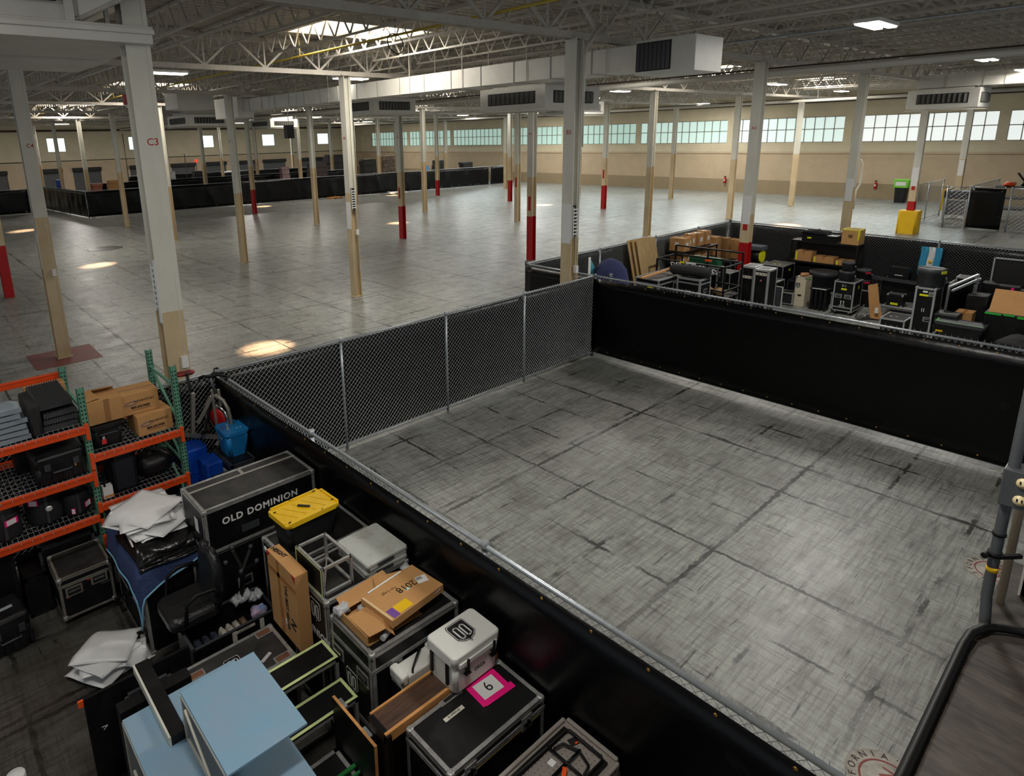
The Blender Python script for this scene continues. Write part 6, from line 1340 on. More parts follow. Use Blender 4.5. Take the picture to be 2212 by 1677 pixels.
c = fcb('wide dark case with a grey top next to the red column base', 19.98, 20.64, 8.38, 8.98, 0.0, 1.05, top=mat('grey_case_top', (84, 82, 80), 0.6), tw=0.02); tape(c, 'top', -0.1, 0.0, 0.12, 0.03, M_NEONY, (0.66, 0.6, 1.05))
c = fcb('grey topped case beside the black cart frame', 19.3, 19.9, 8.95, 9.5, 0.0, 1.0, top=mat('grey_case_top', (84, 82, 80), 0.6), tw=0.02)
fcb('silver-edged black case right of the tall silver-framed pair', 20.2, 20.9, 7.96, 8.3, 0.0, 0.72)
c = fcb('small square rack case with front grille, left of the beige case', 20.46, 20.81, 7.51, 7.89, 0.0, 0.41, casters=0.04); q = MB(); [q.box(-0.18, -0.177, -0.14, 0.14, 0.10+0.03*k, 0.115+0.03*k) for k in range(8)]; q.build('grille', M_PLGREY, c)
t = thing('foam_board', 'white flat panels standing between the silver case and the small rack case', 'panel', (20.2, 7.95, 0)); [MB().box(20.10+0.08*k, 20.13+0.08*k, 7.72, 7.95, 0.0, 0.62).build('sheet', M_PAPER if k else M_PLGREY, t) for k in range(2)]
t = thing('folded_stand_case', 'black open-fronted case with straps right of the beige case', 'case', (20.5, 6.8, 0)); 
for k in range(4): MB().box(20.45, 20.75, 6.60+0.125*k, 6.66+0.125*k, 0.02, 0.63).build('upright_panel', M_PLBLACK, t)
MB().box(20.43, 20.78, 6.58, 7.06, 0.63, 0.66).build('top', M_LAM, t); MB().box(20.43, 20.46, 6.62, 7.0, 0.655, 0.675).build('paper_strip', M_PAPER, t)
# cartons at the back
CART = [(19.11, 19.48, 10.42, 10.93, 1.94, 1.52, 'front'), (19.79, 19.95, 10.62, 10.95, 1.91, 1.52, 'second'), (20.0, 20.25, 10.64, 10.95, 1.96, 1.52, 'third'), (20.4, 20.77, 10.62, 10.95, 1.95, 1.52, 'fourth'), (20.85, 21.2, 10.60, 10.95, 1.97, 1.52, 'rearmost')]
t = thing('shelf_cart', 'black low shelf cart under the long row of cartons at the back of the pen', 'cart', (20.1, 10.6, 0)); MB().box(19.0, 21.3, 10.38, 10.98, 1.46, 1.51).build('deck', M_PLBLACK, t); MB().box(19.0, 21.3, 10.38, 10.98, 1.06, 1.10).build('lower_deck', M_PLBLACK, t)
for x_ in (19.03, 21.27):
    for y_ in (10.41, 10.95): MB().box(x_-.02, x_+.02, y_-.02, y_+.02, 0, 1.46).build('leg', M_PLBLACK, t)
for x0, x1, y0, y1, z1, z0, w in CART: carton('brown carton with white shipping labels, %s of the row on the black shelf cart' % w, ((x0+x1)/2, (y0+y1)/2, z0), (x1-x0, y1-y0, z1-z0), marks=(('y-', 0.0, (z1-z0)*0.5, (x1-x0)*0.4, 0.14, M_PAPER), ('x-', 0.0, (z1-z0)*0.55, 0.12, 0.12, M_PAPER)))
for k, (x0, x1, y0, y1, z1) in enumerate(((19.15, 19.5, 10.53, 10.9, 1.36), (19.6, 19.95, 10.6, 10.92, 1.32), (20.1, 20.5, 10.55, 10.92, 1.36), (20.7, 21.2, 10.6, 10.95, 1.33))):
    carton('brown carton on the lower deck of the shelf cart, %s from the left' % WORDS[k], ((x0+x1)/2, (y0+y1)/2, 1.10), (x1-x0, y1-y0, z1-1.10), marks=(('y-', 0.0, .12, .08, 0.08, M_PAPER),))
fcb('plain dark case supporting four cartons near the pen corner', 21.45, 22.1, 10.5, 10.98, 0.0, 0.9); fcb('plain dark case supporting the cartons beside the red column base', 22.2, 23.2, 10.3, 10.98, 0.0, 0.78)
for k, (x0, x1, y0, y1, z0, z1, lab) in enumerate(((21.55, 22.0, 10.6, 10.95, 0.9, 1.28, 'lower carton of the stack of two left of the pen corner'), (21.56, 21.98, 10.6, 10.93, 1.282, 1.68, 'upper carton of the stack of two left of the pen corner'), (22.35, 22.72, 10.58, 10.95, 0.78, 1.17, 'lower left carton by the pen corner post'), (22.36, 22.70, 10.6, 10.94, 1.172, 1.55, 'upper left carton by the pen corner post'), (22.8, 23.2, 10.35, 10.75, 0.78, 1.08, 'lower right carton beside the column'), (22.78, 23.2, 10.36, 10.76, 1.082, 1.46, 'upper right carton beside the column'))):
    carton(lab, ((x0+x1)/2, (y0+y1)/2, z0), (x1-x0, y1-y0, z1-z0))
# plywood sheets leaning on the fence
for k in range(3):
    t = thing('plywood_sheet', ['plywood sheet leaning on the pen fence, rearmost of three', 'plywood sheet leaning on the pen fence, between two others', 'front plywood sheet with marker lines leaning on the pen fence'][k], 'plywood sheet', (17.6, 10.6, 0), group='leaning plywood')
    ox, oy = -0.10*(2-k), 0.09*(2-k); a = [Vector((17.22+ox, 10.50+oy, 0.0)), Vector((18.12+ox, 10.46+oy, 0.0)), Vector((18.02+ox, 10.82+oy, 2.10)), Vector((17.00+ox, 10.84+oy, 2.10))]
    n_ = (a[1]-a[0]).cross(a[3]-a[0]).normalized()*0.02; MB().add(a+[v+n_ for v in a], [(0, 1, 2, 3), (7, 6, 5, 4), (0, 4, 5, 1), (1, 5, 6, 2), (2, 6, 7, 3), (3, 7, 4, 0)]).build('board', M_PLY, t)
    if k == 2:
        f = lambda u, v: a[0]*(1-u)*(1-v)+a[1]*u*(1-v)+a[2]*u*v+a[3]*(1-u)*v+n_*1.05
        f2 = lambda u, v: a[0]*(1-u)*(1-v)+a[1]*u*(1-v)+a[2]*u*v+a[3]*(1-u)*v-n_*0.08
        for g_ in (f2,): q = MB(); q.path([g_(0.32, 0.38), g_(0.8, 0.45)], 0.010, 4); q.path([g_(0.8, 0.60), g_(0.82, 0.25)], 0.008, 4); q.path([g_(0.58+0.22*math.cos(i*0.4), 0.13+0.11*math.sin(i*0.4)) for i in range(17)], 0.010, 4); q.build('marker_lines', M_BLACKPRINT, t)
# blue covered object and plank
t = thing('covered_object', 'rounded object under a navy cover with white lettering near the pen corner', 'covered object', (13.8, 9.6, 0)); 
q = MB(); prof = [(0.46, 0.0), (0.50, 0.7), (0.48, 1.5), (0.40, 1.85), (0.25, 2.03), (0.08, 2.12)]
q.lathe(prof, (14.0, 9.62, 0), 20); q.build('cover', mat('navy_cover_cloth', (40, 48, 92), 0.85, var=0.4, vscale=6, bump=0.6, bscale=5), t)
q = MB(); g = [[(13.55+0.25*j/4, 9.98+0.02*math.sin(j), 0.3+1.85*i/8-0.02*j*j) for j in range(5)] for i in range(9)]; q.sheet(g, 0, 0.01); q.build('teal_cloth', mat('teal_cloth', (70, 150, 170), 0.85), t)
MB().tube((13.56, 9.97, 0), (13.56, 9.97, 2.17), 0.03, 8).build('pole', M_PAPER, t); text('e\nl', (13.60, 9.32, 1.72), (0.35, -0.94, 0), (0.05, 0, 1), 0.20, M_WHITEPRINT, t, lift=0.045)
c = fcb('long dusty flight case with a timber batten lying across it', 16.0, 17.16, 9.40, 10.15, 0.0, 1.25, lid=0.14, handles=(('y-', -0.3, .8), ('y-', .35, .85)), top=mat('grey_case_top', (84, 82, 80), 0.6)); s = (1.16, 0.75, 1.25)
tape(c, 'x-', 0.12, 1.02, 0.16, 0.05, M_NEONY, s)
tag(MB().bar((15.75, 9.80, 1.30), (17.25, 9.62, 1.42), 0.09, 0.04).build('timber_batten', M_WOODL), 'pale timber batten lying across the long dusty case', 'timber')
c = fcb('flight case with recessed handles and a black bag on top, right of the dusty case', 16.6, 17.2, 8.50, 9.20, 0.0, 1.30, lid=0.14, tw=0.05, handles=(('y-', 0, .95), ('x-', 0, .9)))
q = MB(); q.path([(16.85, 9.45, 1.42), (16.83, 9.40, 1.45), (16.84, 9.0, 1.46), (16.92, 8.6, 1.45), (16.98, 8.42, 1.43)], 0.15, 14); b = q.build('rolled_bag', M_BAG); tag(b, 'long black rolled bag on the handled case by the near fence', 'bag')
c = fcb('small flight case with pale lid between two larger ones by the near fence', 16.72, 17.0, 9.24, 9.38, 0.0, 1.1, top=mat('pale_case_top', (170, 168, 160), 0.6))
# black cart frame
t = thing('cart_frame', 'long black steel cart frame full of cables in front of the cartons', 'cart', (18.0, 9.4, 0)); x0, x1, y0, y1 = 17.45, 18.5, 8.25, 10.35
for z_ in (0.85, 1.55):
    for x in (x0, x1): MB().bar((x, y0, z_), (x, y1, z_), 0.045).build('rail', M_PLBLACK, t)
    for y in (y0, y1): MB().bar((x0, y, z_), (x1, y, z_), 0.045).build('rail', M_PLBLACK, t)
for x in (x0, x1):
    for y in (y0, y1, (y0+y1)/2): MB().bar((x, y, 0.05), (x, y, 1.83 if x == x1 else 1.55), 0.045).build('post', M_PLBLACK, t)
MB().bar((x1, y0, 1.83), (x1, y1, 1.83), 0.045).build('top_rail', M_PLBLACK, t); MB().box(x0, x1, y0, y1, 0.60, 0.64).build('deck', M_PLBLACK, t); MB().box(x0, x1, y0+0.6, y1, 1.16, 1.19).build('middle_shelf', M_PLGREY, t)
MB().box(x0-0.028, x0-0.024, 9.10, 9.42, 1.52, 1.58).build('paper_label', M_PAPER, t); MB().box(x0-0.028, x0-0.024, 9.45, 9.6, 1.52, 1.57).build('yellow_label', M_NEONY, t); MB().box(x0+0.3, x0+0.304, 8.8, 9.0, 1.60, 1.66).build('orange_label', M_ORNG, t)
q = MB()
for k in range(14): q.path([(17.75+0.05*(k % 7)+0.10*math.cos(a), 8.6+0.12*k+0.10*math.sin(a)*0.6, 1.27+0.04*(k % 3)+0.06*math.sin(a)) for a in [i*0.5 for i in range(14)]], 0.014, 5, k % 2)
tag(q.build('cable_heap', [M_PLGREY, M_PAPER]), 'tangle of grey and white cables on the middle shelf of the black cart frame', 'cable')
q = MB(); [lump(q, (17.8+0.1*(k % 2), 8.5+0.16*k, 0.74), (0.3, 0.2, 0.18), 0.3, 60+k) for k in range(4)]; tag(q.build('tan_straps', mat('tan_webbing', (170, 136, 96), 0.8, var=0.6, vscale=9)), 'heap of tan straps on the lower deck of the black cart frame', 'straps')
tag(MB().rbox(18.7, 19.05, 9.1, 10.0, 1.25, 1.50, 0.03, cap=0.02).build('green_bin', mat('dark_green_plastic', (28, 92, 60), 0.5)), 'dark green bin showing behind the black cart frame', 'storage box')
fcb('dark case under the green bin', 18.68, 19.08, 9.05, 10.1, 0.0, 1.25)
# more dark cases packed along the far sides of the pen
FILL = [(21.3, 22.1, 9.2, 9.9, 0.55), (19.4, 20.2, 9.7, 10.25, 1.1), (20.9, 21.9, 8.9, 9.0, 0.3), (21.95, 22.6, 4.2, 4.7, 0.95), (20.3, 20.9, 2.2, 2.45, 1.0), (21.0, 21.6, 1.5, 2.3, 0.8)]
FL = ['behind the yellow-banded drums', 'behind the green bin, by the lower row of cartons', 'flat and low beside the red column foot', 'under the flag on the far fence', 'right of the big loudspeaker', 'behind the big brown cardboard sheet']
for (x0, x1, y0, y1, z1), w in zip(FILL, FL): fcb('silver-edged black case '+w, x0, x1, y0, y1, 0.0, z1, ball=False, tw=0.03, latches=(('x-', 0, z1*0.7),) if z1 > 0.6 else ())
c = fcb('low black case with green and orange tape by the near fence', 18.85, 19.35, 8.75, 9.3, 0.0, 0.46); s = (0.5, 0.55, 0.46); tape(c, 'top', 0, 0.0, 0.4, 0.3, M_NEONG, s); tape(c, 'x-', 0.0, 0.36, 0.14, 0.06, M_ORNG, s); tape(c, 'y-', -0.18, 0.25, 0.06, 0.25, M_ORNG, s)
q = MB(); [q.bar((18.9+0.12*k, 8.5, 0.25+0.08*k), (20.3+0.1*k, 8.3, 0.35+0.08*k), 0.05) for k in range(3)]; t = tag(q.build('metal_tube_bundle', M_ALU2), 'bundle of long silver tubes lying left of the tall silver-framed cases', 'tube')
# tall black shelving with crate on top
t = thing('utility_rack', 'tall black equipment rack loaded with boxes at the back of the pen', 'shelving', (22.4, 7.4, 0)); x0, x1, y0, y1 = 22.2, 22.75, 6.45, 8.4
for z_ in (0.5, 1.05, 1.72): MB().box(x0, x1, y0, y1, z_, z_+0.05).build('shelf', M_PLBLACK, t)
for x in (x0+.03, x1-.03):
    for y in (y0+.03, y1-.03): MB().bar((x, y, 0), (x, y, 1.77), 0.05).build('post', M_PLBLACK, t)
MB().box(x1-0.01, x1, y0, y1, 0.55, 1.72).build('back_panel', M_BLACKV, t)
c = carton('plywood coloured crate edged with bright yellow tape on top of the black rack', (22.48, 6.72, 1.77), (0.5, 0.48, 0.46), tape=False, mt=mat('crate_board', (196, 150, 90), 0.7, var=0.4, vscale=4), name='wooden_crate', cat='crate')
q = MB(); [q.box(*b_) for b_ in ((-.252, .252, -.242, -.2, .44, .463), (-.252, .252, .2, .242, .44, .463), (-.253, -.21, -.242, .242, .44, .464), (.21, .253, -.242, .242, .44, .464), (-.254, -.25, -.242, -.20, .15, .46), (-.25, -.20, -.244, -.24, .25, .46))]; q.build('yellow_tape', M_NEONY, c); plate((-0.252, 0.0, 0.26), (0, -1, 0), (0, 0, 1), 0.12, 0.10, 0.002, mat('faded_stencil', (110, 80, 46), 0.8), c, 'stencil')
c = fcb('long black box with yellow label on the top shelf of the black rack', 22.25, 22.7, 7.1, 8.1, 1.77, 1.97, trim=M_PLBLACK, ball=False); tape(c, 'x-', -0.28, 0.1, 0.12, 0.05, M_NEONY, (0.45, 1.0, 0.2))
q = MB(); lump(q, (22.45, 7.75, 2.03), (0.35, 0.8, 0.14), 0.25, 19, flat=0.2); tag(q.build('cable_bag', M_BAG), 'floppy black bag lying on the long box on the black rack', 'bag')
for k, (a, b_, z1_, lab, mm) in enumerate(((7.75, 8.25, 1.42, 'brown carton with yellow tape on the middle shelf of the black rack', M_CARD), (7.1, 7.7, 1.30, 'flat brown carton in the centre of the black rack', M_CARD), (6.6, 7.05, 1.25, 'long brown carton with yellow end on the black rack', M_CARD))):
    o = carton(lab, (22.45, (a+b_)/2, 1.10), (0.42, b_-a, z1_-1.10), mt=mm); tape(o, 'x-', -(b_-a)/2+0.05, (z1_-1.1)/2, 0.05, (z1_-1.1)*0.8, M_NEONY, (0.42, b_-a, z1_-1.10))
for k, (a, b_) in enumerate(((6.55, 7.2), (7.3, 8.2))): fcb('black box on the lowest shelf of the black rack, %s one' % ['right', 'left'][k], 22.25, 22.7, a, b_, 0.55, 0.92, trim=M_PLBLACK, ball=False)
fcb('low black case in front of the black rack', 21.45, 22.1, 7.85, 8.1, 0.0, 0.6, trim=M_PLGREY, ball=False)
t = thing('drum_roll', 'stack of black round drums with yellow bands beside the red column base', 'drum case', (21.6, 9.6, 1.0)); 
for k, (o_, m_) in enumerate(((0.0, M_PLBLACK), (0.32, M_NEONY), (0.38, M_PLBLACK), (0.66, M_NEONY))):
    MB().tube((21.7, 9.75-o_, 1.2), (21.7, 9.75-o_-(0.30 if m_ is M_PLBLACK else 0.05), 1.2), 0.2+(0.008 if m_ is M_NEONY else 0), 20).build('drum' if m_ is M_PLBLACK else 'yellow_band', m_, t)
fcb('dark case under the yellow-banded drums', 21.4, 22.0, 8.95, 9.8, 0.0, 1.0); tag(MB().rbox(21.45, 21.95, 9.0, 9.6, 1.41, 1.54, 0.05, cap=0.03).build('covered_box', mat('grey_cover', (70, 74, 84), 0.8)), 'grey covered box lying on the yellow-banded drums', 'box')
# right half of the pen
for k in range(2):
    o = drum_case(['round black case with red tape, lower of two behind the arrow-marked case', 'round black case with red tape, upper of two behind the arrow-marked case'][k], (21.95, 6.15, 0.55+0.30*k), 0.2, 0.28); MB().obox((-0.14, -0.15, 0.2), (0.16, 0.01, 0.05), Matrix.Rotation(-0.75, 3, 'Z')).build('red_tape', mat('red_tape', (206, 40, 60), 0.5), o)
fcb('low dark case under the red-taped round cases', 21.7, 22.3, 5.8, 6.5, 0.0, 0.55)
fcb('long low dark case on the floor along the far fence', 22.15, 22.7, 4.75, 5.75, 0.0, 0.85, trim=M_PLGREY); t = thing('guitar_amp', 'black amplifier with a white script badge by the far fence', 'amplifier', (22.4, 5.3, 0.85)); MB().box(22.25, 22.55, 5.1, 5.6, 0.85, 1.25).build('cabinet', M_PLBLACK, t, bevel=0.01); MB().box(22.246, 22.25, 5.25, 5.45, 1.0, 1.02).build('badge', M_WHITEPRINT, t)
q = MB(); q.bar((22.1, 6.4, 0.9), (21.95, 4.2, 0.88), 0.09); t = tag(q.build('truss_bar', M_PLGREY), 'long dark bar with yellow tape lying in front of the far fence', 'bar')
c = fcb('square black tool case with yellow label in the right half of the pen', 21.0, 21.3, 4.86, 5.25, 0.35, 0.70, trim=M_PLBLACK); tape(c, 'x-', 0, 0.08, 0.18, 0.06, M_NEONY, (0.3, 0.39, 0.35))
t = thing('grey_ramp', 'silver framed grey panel trolley in the right half of the pen', 'trolley', (21.2, 4.9, 0)); MB().box(20.95, 21.9, 4.45, 5.35, 0.28, 0.33).build('deck', mat('grey_board', (112, 112, 114), 0.6), t); q = MB(); [q.bar(a_, b_, 0.04) for a_, b_ in (((20.95, 4.45, 0.35), (20.95, 5.35, 0.35)), ((20.95, 4.45, 0.05), (20.95, 5.35, 0.05)), ((20.95, 4.45, 0), (20.95, 4.45, 0.38)), ((20.95, 5.35, 0), (20.95, 5.35, 0.38)), ((21.9, 4.45, 0), (21.9, 4.45, 0.35)), ((21.9, 5.35, 0), (21.9, 5.35, 0.35)))]; q.build('frame', M_ALU2, t)
t = thing('cardboard_sheet', 'bent brown cardboard sheet standing against the arrow-marked case side', 'cardboard', (20.6, 5.4, 0)); q = MB(); g = [[(20.55, 5.62, 0.95), (20.75, 5.45, 1.0)], [(20.45, 5.52, 0.5), (20.65, 5.32, 0.5)], [(20.4, 5.42, 0.06), (20.6, 5.18, 0.06)]]; q.sheet(g, 0, 0.01, False); q.build('upright_flap', M_CARD, t); q = MB(); q.sheet([[(20.4, 5.42, 0.06), (20.6, 5.18, 0.06)], [(20.6, 4.7, 0.03), (20.85, 4.62, 0.12)]], 0, 0.01, False); q.build('floor_flap', M_CARD, t); plate((20.43, 5.30, 0.3), (0.4, -0.9, 0), (0, 0, 1), 0.08, 0.16, 0.004, M_PAPER, t, 'paper_label')
q = MB(); [lump(q, (20.2+0.16*k, 5.62-0.08*k, 0.10), (0.2, 0.14, 0.16), 0.3, 50+k) for k in range(4)]; q.bar((20.25, 5.75, 0.05), (20.4, 5.6, 0.42), 0.03); tag(q.build('stand_parts', mat('mixed_grey_metal', (120, 120, 118), 0.4, 0.5)), 'heap of grey metal stand parts at the foot of the arrow-marked case', 'metal parts')
c = fcb('flat silver-edged case with a round emblem on its lid by the near fence', 19.26, 20.06, 4.34, 4.9, 0.06, 0.42, tw=0.035); q = MB().lathe([(0, 0), (0.09, 0), (0.09, 0.002), (0, 0.002)], (-0.08, 0.05, 0.362), 20); q.build('round_emblem', M_WHITEPRINT, c); q = MB().lathe([(0, 0), (0.075, 0), (0.075, 0.002), (0, 0.002)], (-0.08, 0.05, 0.363), 20); q.build('emblem_field', M_LAMTOP, c)
q = MB(); q.box(19.3, 20.0, 4.4, 4.86, 0.0, 0.06); tag(q.build('dolly', M_PLGREY), 'grey dolly board under the flat silver-edged case', 'dolly')
t = thing('folded_rack', 'upright silver-framed folding rack leaning behind the tall drum-topped case', 'rack', (20.8, 3.6, 0)); q = MB(); [q.bar(a_, b_, 0.05) for a_, b_ in (((20.25, 3.75, 1.25), (21.1, 3.35, 1.5)), ((20.25, 3.75, 0.1), (20.25, 3.75, 1.25)), ((21.1, 3.35, 0.1), (21.1, 3.35, 1.5)), ((20.3, 3.7, 1.15), (21.1, 3.3, 1.4)))]; q.build('frame', M_ALU2, t); MB().add([(20.27, 3.78, 0.1), (21.08, 3.40, 0.1), (21.08, 3.40, 1.45), (20.27, 3.78, 1.2)], [(0, 1, 2, 3)]).build('panel', M_LAM, t)
c = fcb('black flight case with bright green label near the right edge of the pen', 21.5, 22.1, 3.45, 4.0, 0.0, 1.12, handles=(('x-', -.1, .9),)); tape(c, 'x-', 0.1, 1.0, 0.14, 0.04, M_NEONG, (0.6, 0.55, 1.12)); tape(c, 'top', 0.1, 0.0, 0.14, 0.1, M_NEONG, (0.6, 0.55, 1.12)); fcb('grey topped box standing on the green-labelled case', 21.65, 22.05, 3.5, 3.9, 1.12, 1.28, top=mat('grey_case_top', (84, 82, 80), 0.6))
t = thing('loudspeaker', 'tall black loudspeaker cabinet near the right edge of the pen', 'speaker', (20.8, 3.2, 0)); MB().rbox(20.5, 20.95, 2.98, 3.42, 0.0, 1.08, 0.04, cap=0.02).build('cabinet', M_PLBLACK, t)
fcb('tall black box with pink tape behind the loudspeaker', 21.35, 21.8, 2.85, 3.3, 0.0, 1.25, trim=M_PLBLACK, ball=False); plate((21.345, 2.95, 1.12), (0, -1, 0), (0, 0, 1), 0.06, 0.14, 0.003, M_PINK, bpy.data.objects[[o.name for o in bpy.data.objects if o.get('label') == 'tall black box with pink tape behind the loudspeaker'][0]], 'pink_tape') if False else None
t = thing('black_speaker_box', 'black speaker box with hot pink tape beside the open-lidded case', 'speaker', (21.1, 2.8, 0)); MB().box(21.0, 21.3, 2.5, 2.9, 0.0, 1.30).build('cabinet', M_PLBLACK, t, bevel=0.01); MB().box(20.993, 21.0, 2.60, 2.66, 1.12, 1.28).build('pink_tape', M_PINK, t)
# open-lidded case
t = thing('open_case', 'long black case with its lid up at the right edge of the pen', 'flight case', (22.0, 1.6, 0)); MB().box(21.85, 22.3, 0.8, 3.25, 0.0, 1.1).build('body', M_LAM, t); MB().box(22.22, 22.28, 0.8, 3.25, 1.12, 1.80).build('lid_panel', M_BLACKV, t)
q = MB(); [q.bar(a_, b_, 0.035) for a_, b_ in (((22.2, 0.8, 1.8), (22.2, 3.25, 1.8)), ((22.2, 3.25, 1.1), (22.2, 3.25, 1.8)), ((21.85, 0.8, 1.1), (21.85, 3.25, 1.1)), ((22.2, 0.8, 1.1), (22.2, 0.8, 1.8)), ((21.85, 3.25, 1.1), (22.2, 3.25, 1.1)))]; q.build('edge_trim', M_ALU2, t)
c = fcb('black box edged with bright green tape at the right edge of the pen', 19.31, 19.9, 1.95, 2.83, 0.0, 0.95, trim=M_PLBLACK, ball=False, top=mat('grey_brown_top', (84, 78, 72), 0.6)); q = MB(); q.box(-0.299, -0.294, -0.42, -0.36, 0.0, 0.95); q.box(-0.299, -0.294, -0.44, -0.15, 0.90, 0.95); q.box(-0.299, -0.294, -0.10, 0.10, 0.93, 0.97); q.box(-0.299, -0.294, 0.14, 0.44, 0.92, 0.96); q.build('green_tape', mat('green_tape', (34, 190, 50), 0.5), c)
t = thing('cardboard_sheet', 'big plain brown cardboard panel leaning on the green-edged box', 'cardboard', (19.9, 2.4, 0.95)); MB().add([(19.42, 2.78, 0.955), (19.46, 2.15, 0.955), (19.95, 2.13, 1.42), (19.92, 2.80, 1.42), (19.44, 2.78, 0.955), (19.48, 2.15, 0.955), (19.97, 2.13, 1.42), (19.94, 2.80, 1.42)], [(0, 1, 2, 3), (7, 6, 5, 4), (0, 4, 5, 1), (1, 5, 6, 2), (2, 6, 7, 3), (3, 7, 4, 0)]).build('sheet', M_CARD, t)
t = tote('long black tote with lime green tape along its grey lid, by the near fence', (19.15, 3.2, 0.30), (0.5, 0.98, 0.36), M_PLBLACK, M_PLGREY, ribs=False, lidh=0.08); q = MB(); q.box(-0.22, -0.20, -0.45, 0.45, 0.352, 0.358); q.box(-0.22, 0.1, 0.44, 0.46, 0.352, 0.358); q.build('green_tape', mat('lime_tape', (120, 230, 110), 0.5), t); plate((-0.235, 0.36, 0.12), (0, -1, 0), (0, 0, 1), 0.14, 0.04, 0.004, M_YELLOW, t, 'yellow_label')
fcb('low black case under the long green-taped tote', 18.9, 19.42, 2.7, 3.7, 0.0, 0.30, ball=False); rugged('grey black toolbox behind the long tote', (19.55, 3.55, 0.0), (0.45, 0.5, 0.75), PI/2*0)
carton('brown carton with a white label between the toolbox and the loudspeaker', (20.15, 3.32, 0.0), (0.4, 0.35, 0.72))
q = MB(); lump(q, (18.6, 1.95, 0.5), (0.8, 0.9, 0.35), 0.12, 77, flat=0.1); tag(q.build('gear_bag', M_BAG), 'floppy black bag at the right end of the pen by the near fence', 'bag'); fcb('dark case under the floppy bag at the right end of the pen', 18.3, 18.95, 1.5, 2.4, 0.0, 0.36, ball=False)

# ---------------------------------------------------------------- distant things in the hall
M_DARK = mat('dark_mixed_gear', (30, 28, 28), 0.7, var=0.6, vscale=6, rgb2=(70, 60, 52))
rnd = random.Random(5)
FARBOX = [(15.5, 62.4, 1.2, 0.8, 2.3, M_CARD, 'big brown carton above the fence in the far left pen'), (13.6, 60.5, 0.9, 0.8, 2.2, mat('red_brown_box', (150, 90, 70), 0.7), 'red brown box by the far pen corner'), (19.3, 66.0, 1.6, 0.9, 2.6, M_CARD, 'wide brown carton deep in the far left pen'), (21.8, 66.2, 0.6, 0.6, 2.6, M_PAPER, 'white upright carton beside the wide brown one in the far pens'),
    (12.0, 66.4, 0.6, 0.6, 2.4, mat('blue_box', (36, 70, 170), 0.6), 'blue crate beyond the far left pen corner'), (24.6, 67.0, 1.0, 0.8, 2.5, M_DARK, 'dark gear trunk deep behind the big column'), (35.5, 61.5, 2.6, 0.4, 2.9, mat('brown_board', (64, 50, 44), 0.7), 'dark brown board wall above the long far fence'), (31.5, 61.4, 1.0, 0.6, 2.7, mat('striped_crate', (150, 120, 120), 0.7, var=0.8, vscale=3), 'striped pallet box left of the dark brown board'),
    (40.6, 66.0, 3.0, 1.2, 3.6, M_DARK, 'tall dark shelf of gear by the dock wall'), (45.0, 66.0, 2.0, 1.0, 2.9, M_DARK, 'lower dark shelf of gear right of the tall one'), (49.5, 68.0, 3.0, 1.0, 3.1, mat('brown_mixed', (74, 52, 40), 0.8, var=0.9, vscale=2, rgb2=(140, 120, 100)), 'brown heap of stacked chairs and goods in the far corner'), (53.0, 62.0, 1.6, 1.2, 2.5, M_DARK, 'dark gear heap in front of the cold grey wall'), (46.6, 57.0, 0.7, 0.5, 2.2, mat('screen_blue', (40, 140, 230), 0.5), 'small bright blue box right of column B4'),
    (53.3, 57.5, 1.8, 0.8, 2.3, M_DARK, 'dark trunks above the right part of the far fence'), (5.0, 66.0, 0.9, 0.6, 2.9, mat('pale_pink_carton', (230, 196, 176), 0.7), 'pale carton above the fence at the far left edge')]
for x, y, w, d, h, mm, lab in FARBOX:
    t = thing('stacked_goods', lab, 'boxes', (x, y, 0)); z = 0; n = 0
    while z < h-0.05:
        dz = min(h-z, rnd.uniform(0.5, 0.8)); MB().box(x-w/2+rnd.uniform(0, .12)*w, x+w/2-rnd.uniform(0, .12)*w, y-d/2, y+d/2, z, z+dz-0.02).build('box', mm, t, bevel=0.02); z += dz; n += 1
# thin uprights, masts and pipes near the dock wall
for k, (x, y, z0, z1, r, mm, lab) in enumerate(((21.6, 76.0, 0, 6.0, 0.12, M_PIPEW, 'left of two white vertical ducts before the dock wall'), (23.2, 76.0, 0, 6.0, 0.12, M_PIPEW, 'right of two white vertical ducts before the dock wall'), (20.0, 74.5, 0, 6.4, 0.05, M_PIPED, 'dark thin mast left of the white vertical ducts'), (24.6, 70, 0, 4.2, 0.04, M_PIPED, 'short dark mast beside the big column'),
    (49.8, 74.0, 0, 6.5, 0.03, M_PIPED, 'thin dark mast in the far corner, left one'), (51.2, 74.0, 0, 5.5, 0.03, M_PIPED, 'thin dark mast in the far corner, right one'))):
    tag(MB().tube((x, y, z0), (x, y, z1), r, 8).build('mast' if mm is M_PIPED else 'vertical_duct', mm), lab, 'mast' if mm is M_PIPED else 'duct')
q = MB(); q.box(5.2, 5.6, 75.8, 76.2, 0, 2.9); tag(q.build('yellow_machine', M_YELLOW), 'small yellow machine near the dock doors at far left', 'machine')
q = MB(); q.lathe([(0, 0), (0.18, 0), (0.18, 0.06), (0, 0.06)], (28.7, 78.0, 3.2), 12, R=Matrix(((1, 0, 0), (0, 0, -1), (0, 1, 0)))); o = q.build('warning_lamp', mat('red_lamp', (255, 30, 20), 0.4, emit=2.0)); tag(o, 'small glowing red lamp by the dock doors', 'lamp')
tag(MB().tube((28.7, 78.1, 0), (28.7, 78.1, 3.1), 0.05, 8).build('lamp_post', M_PIPED), 'dark post carrying the small red lamp', 'post')
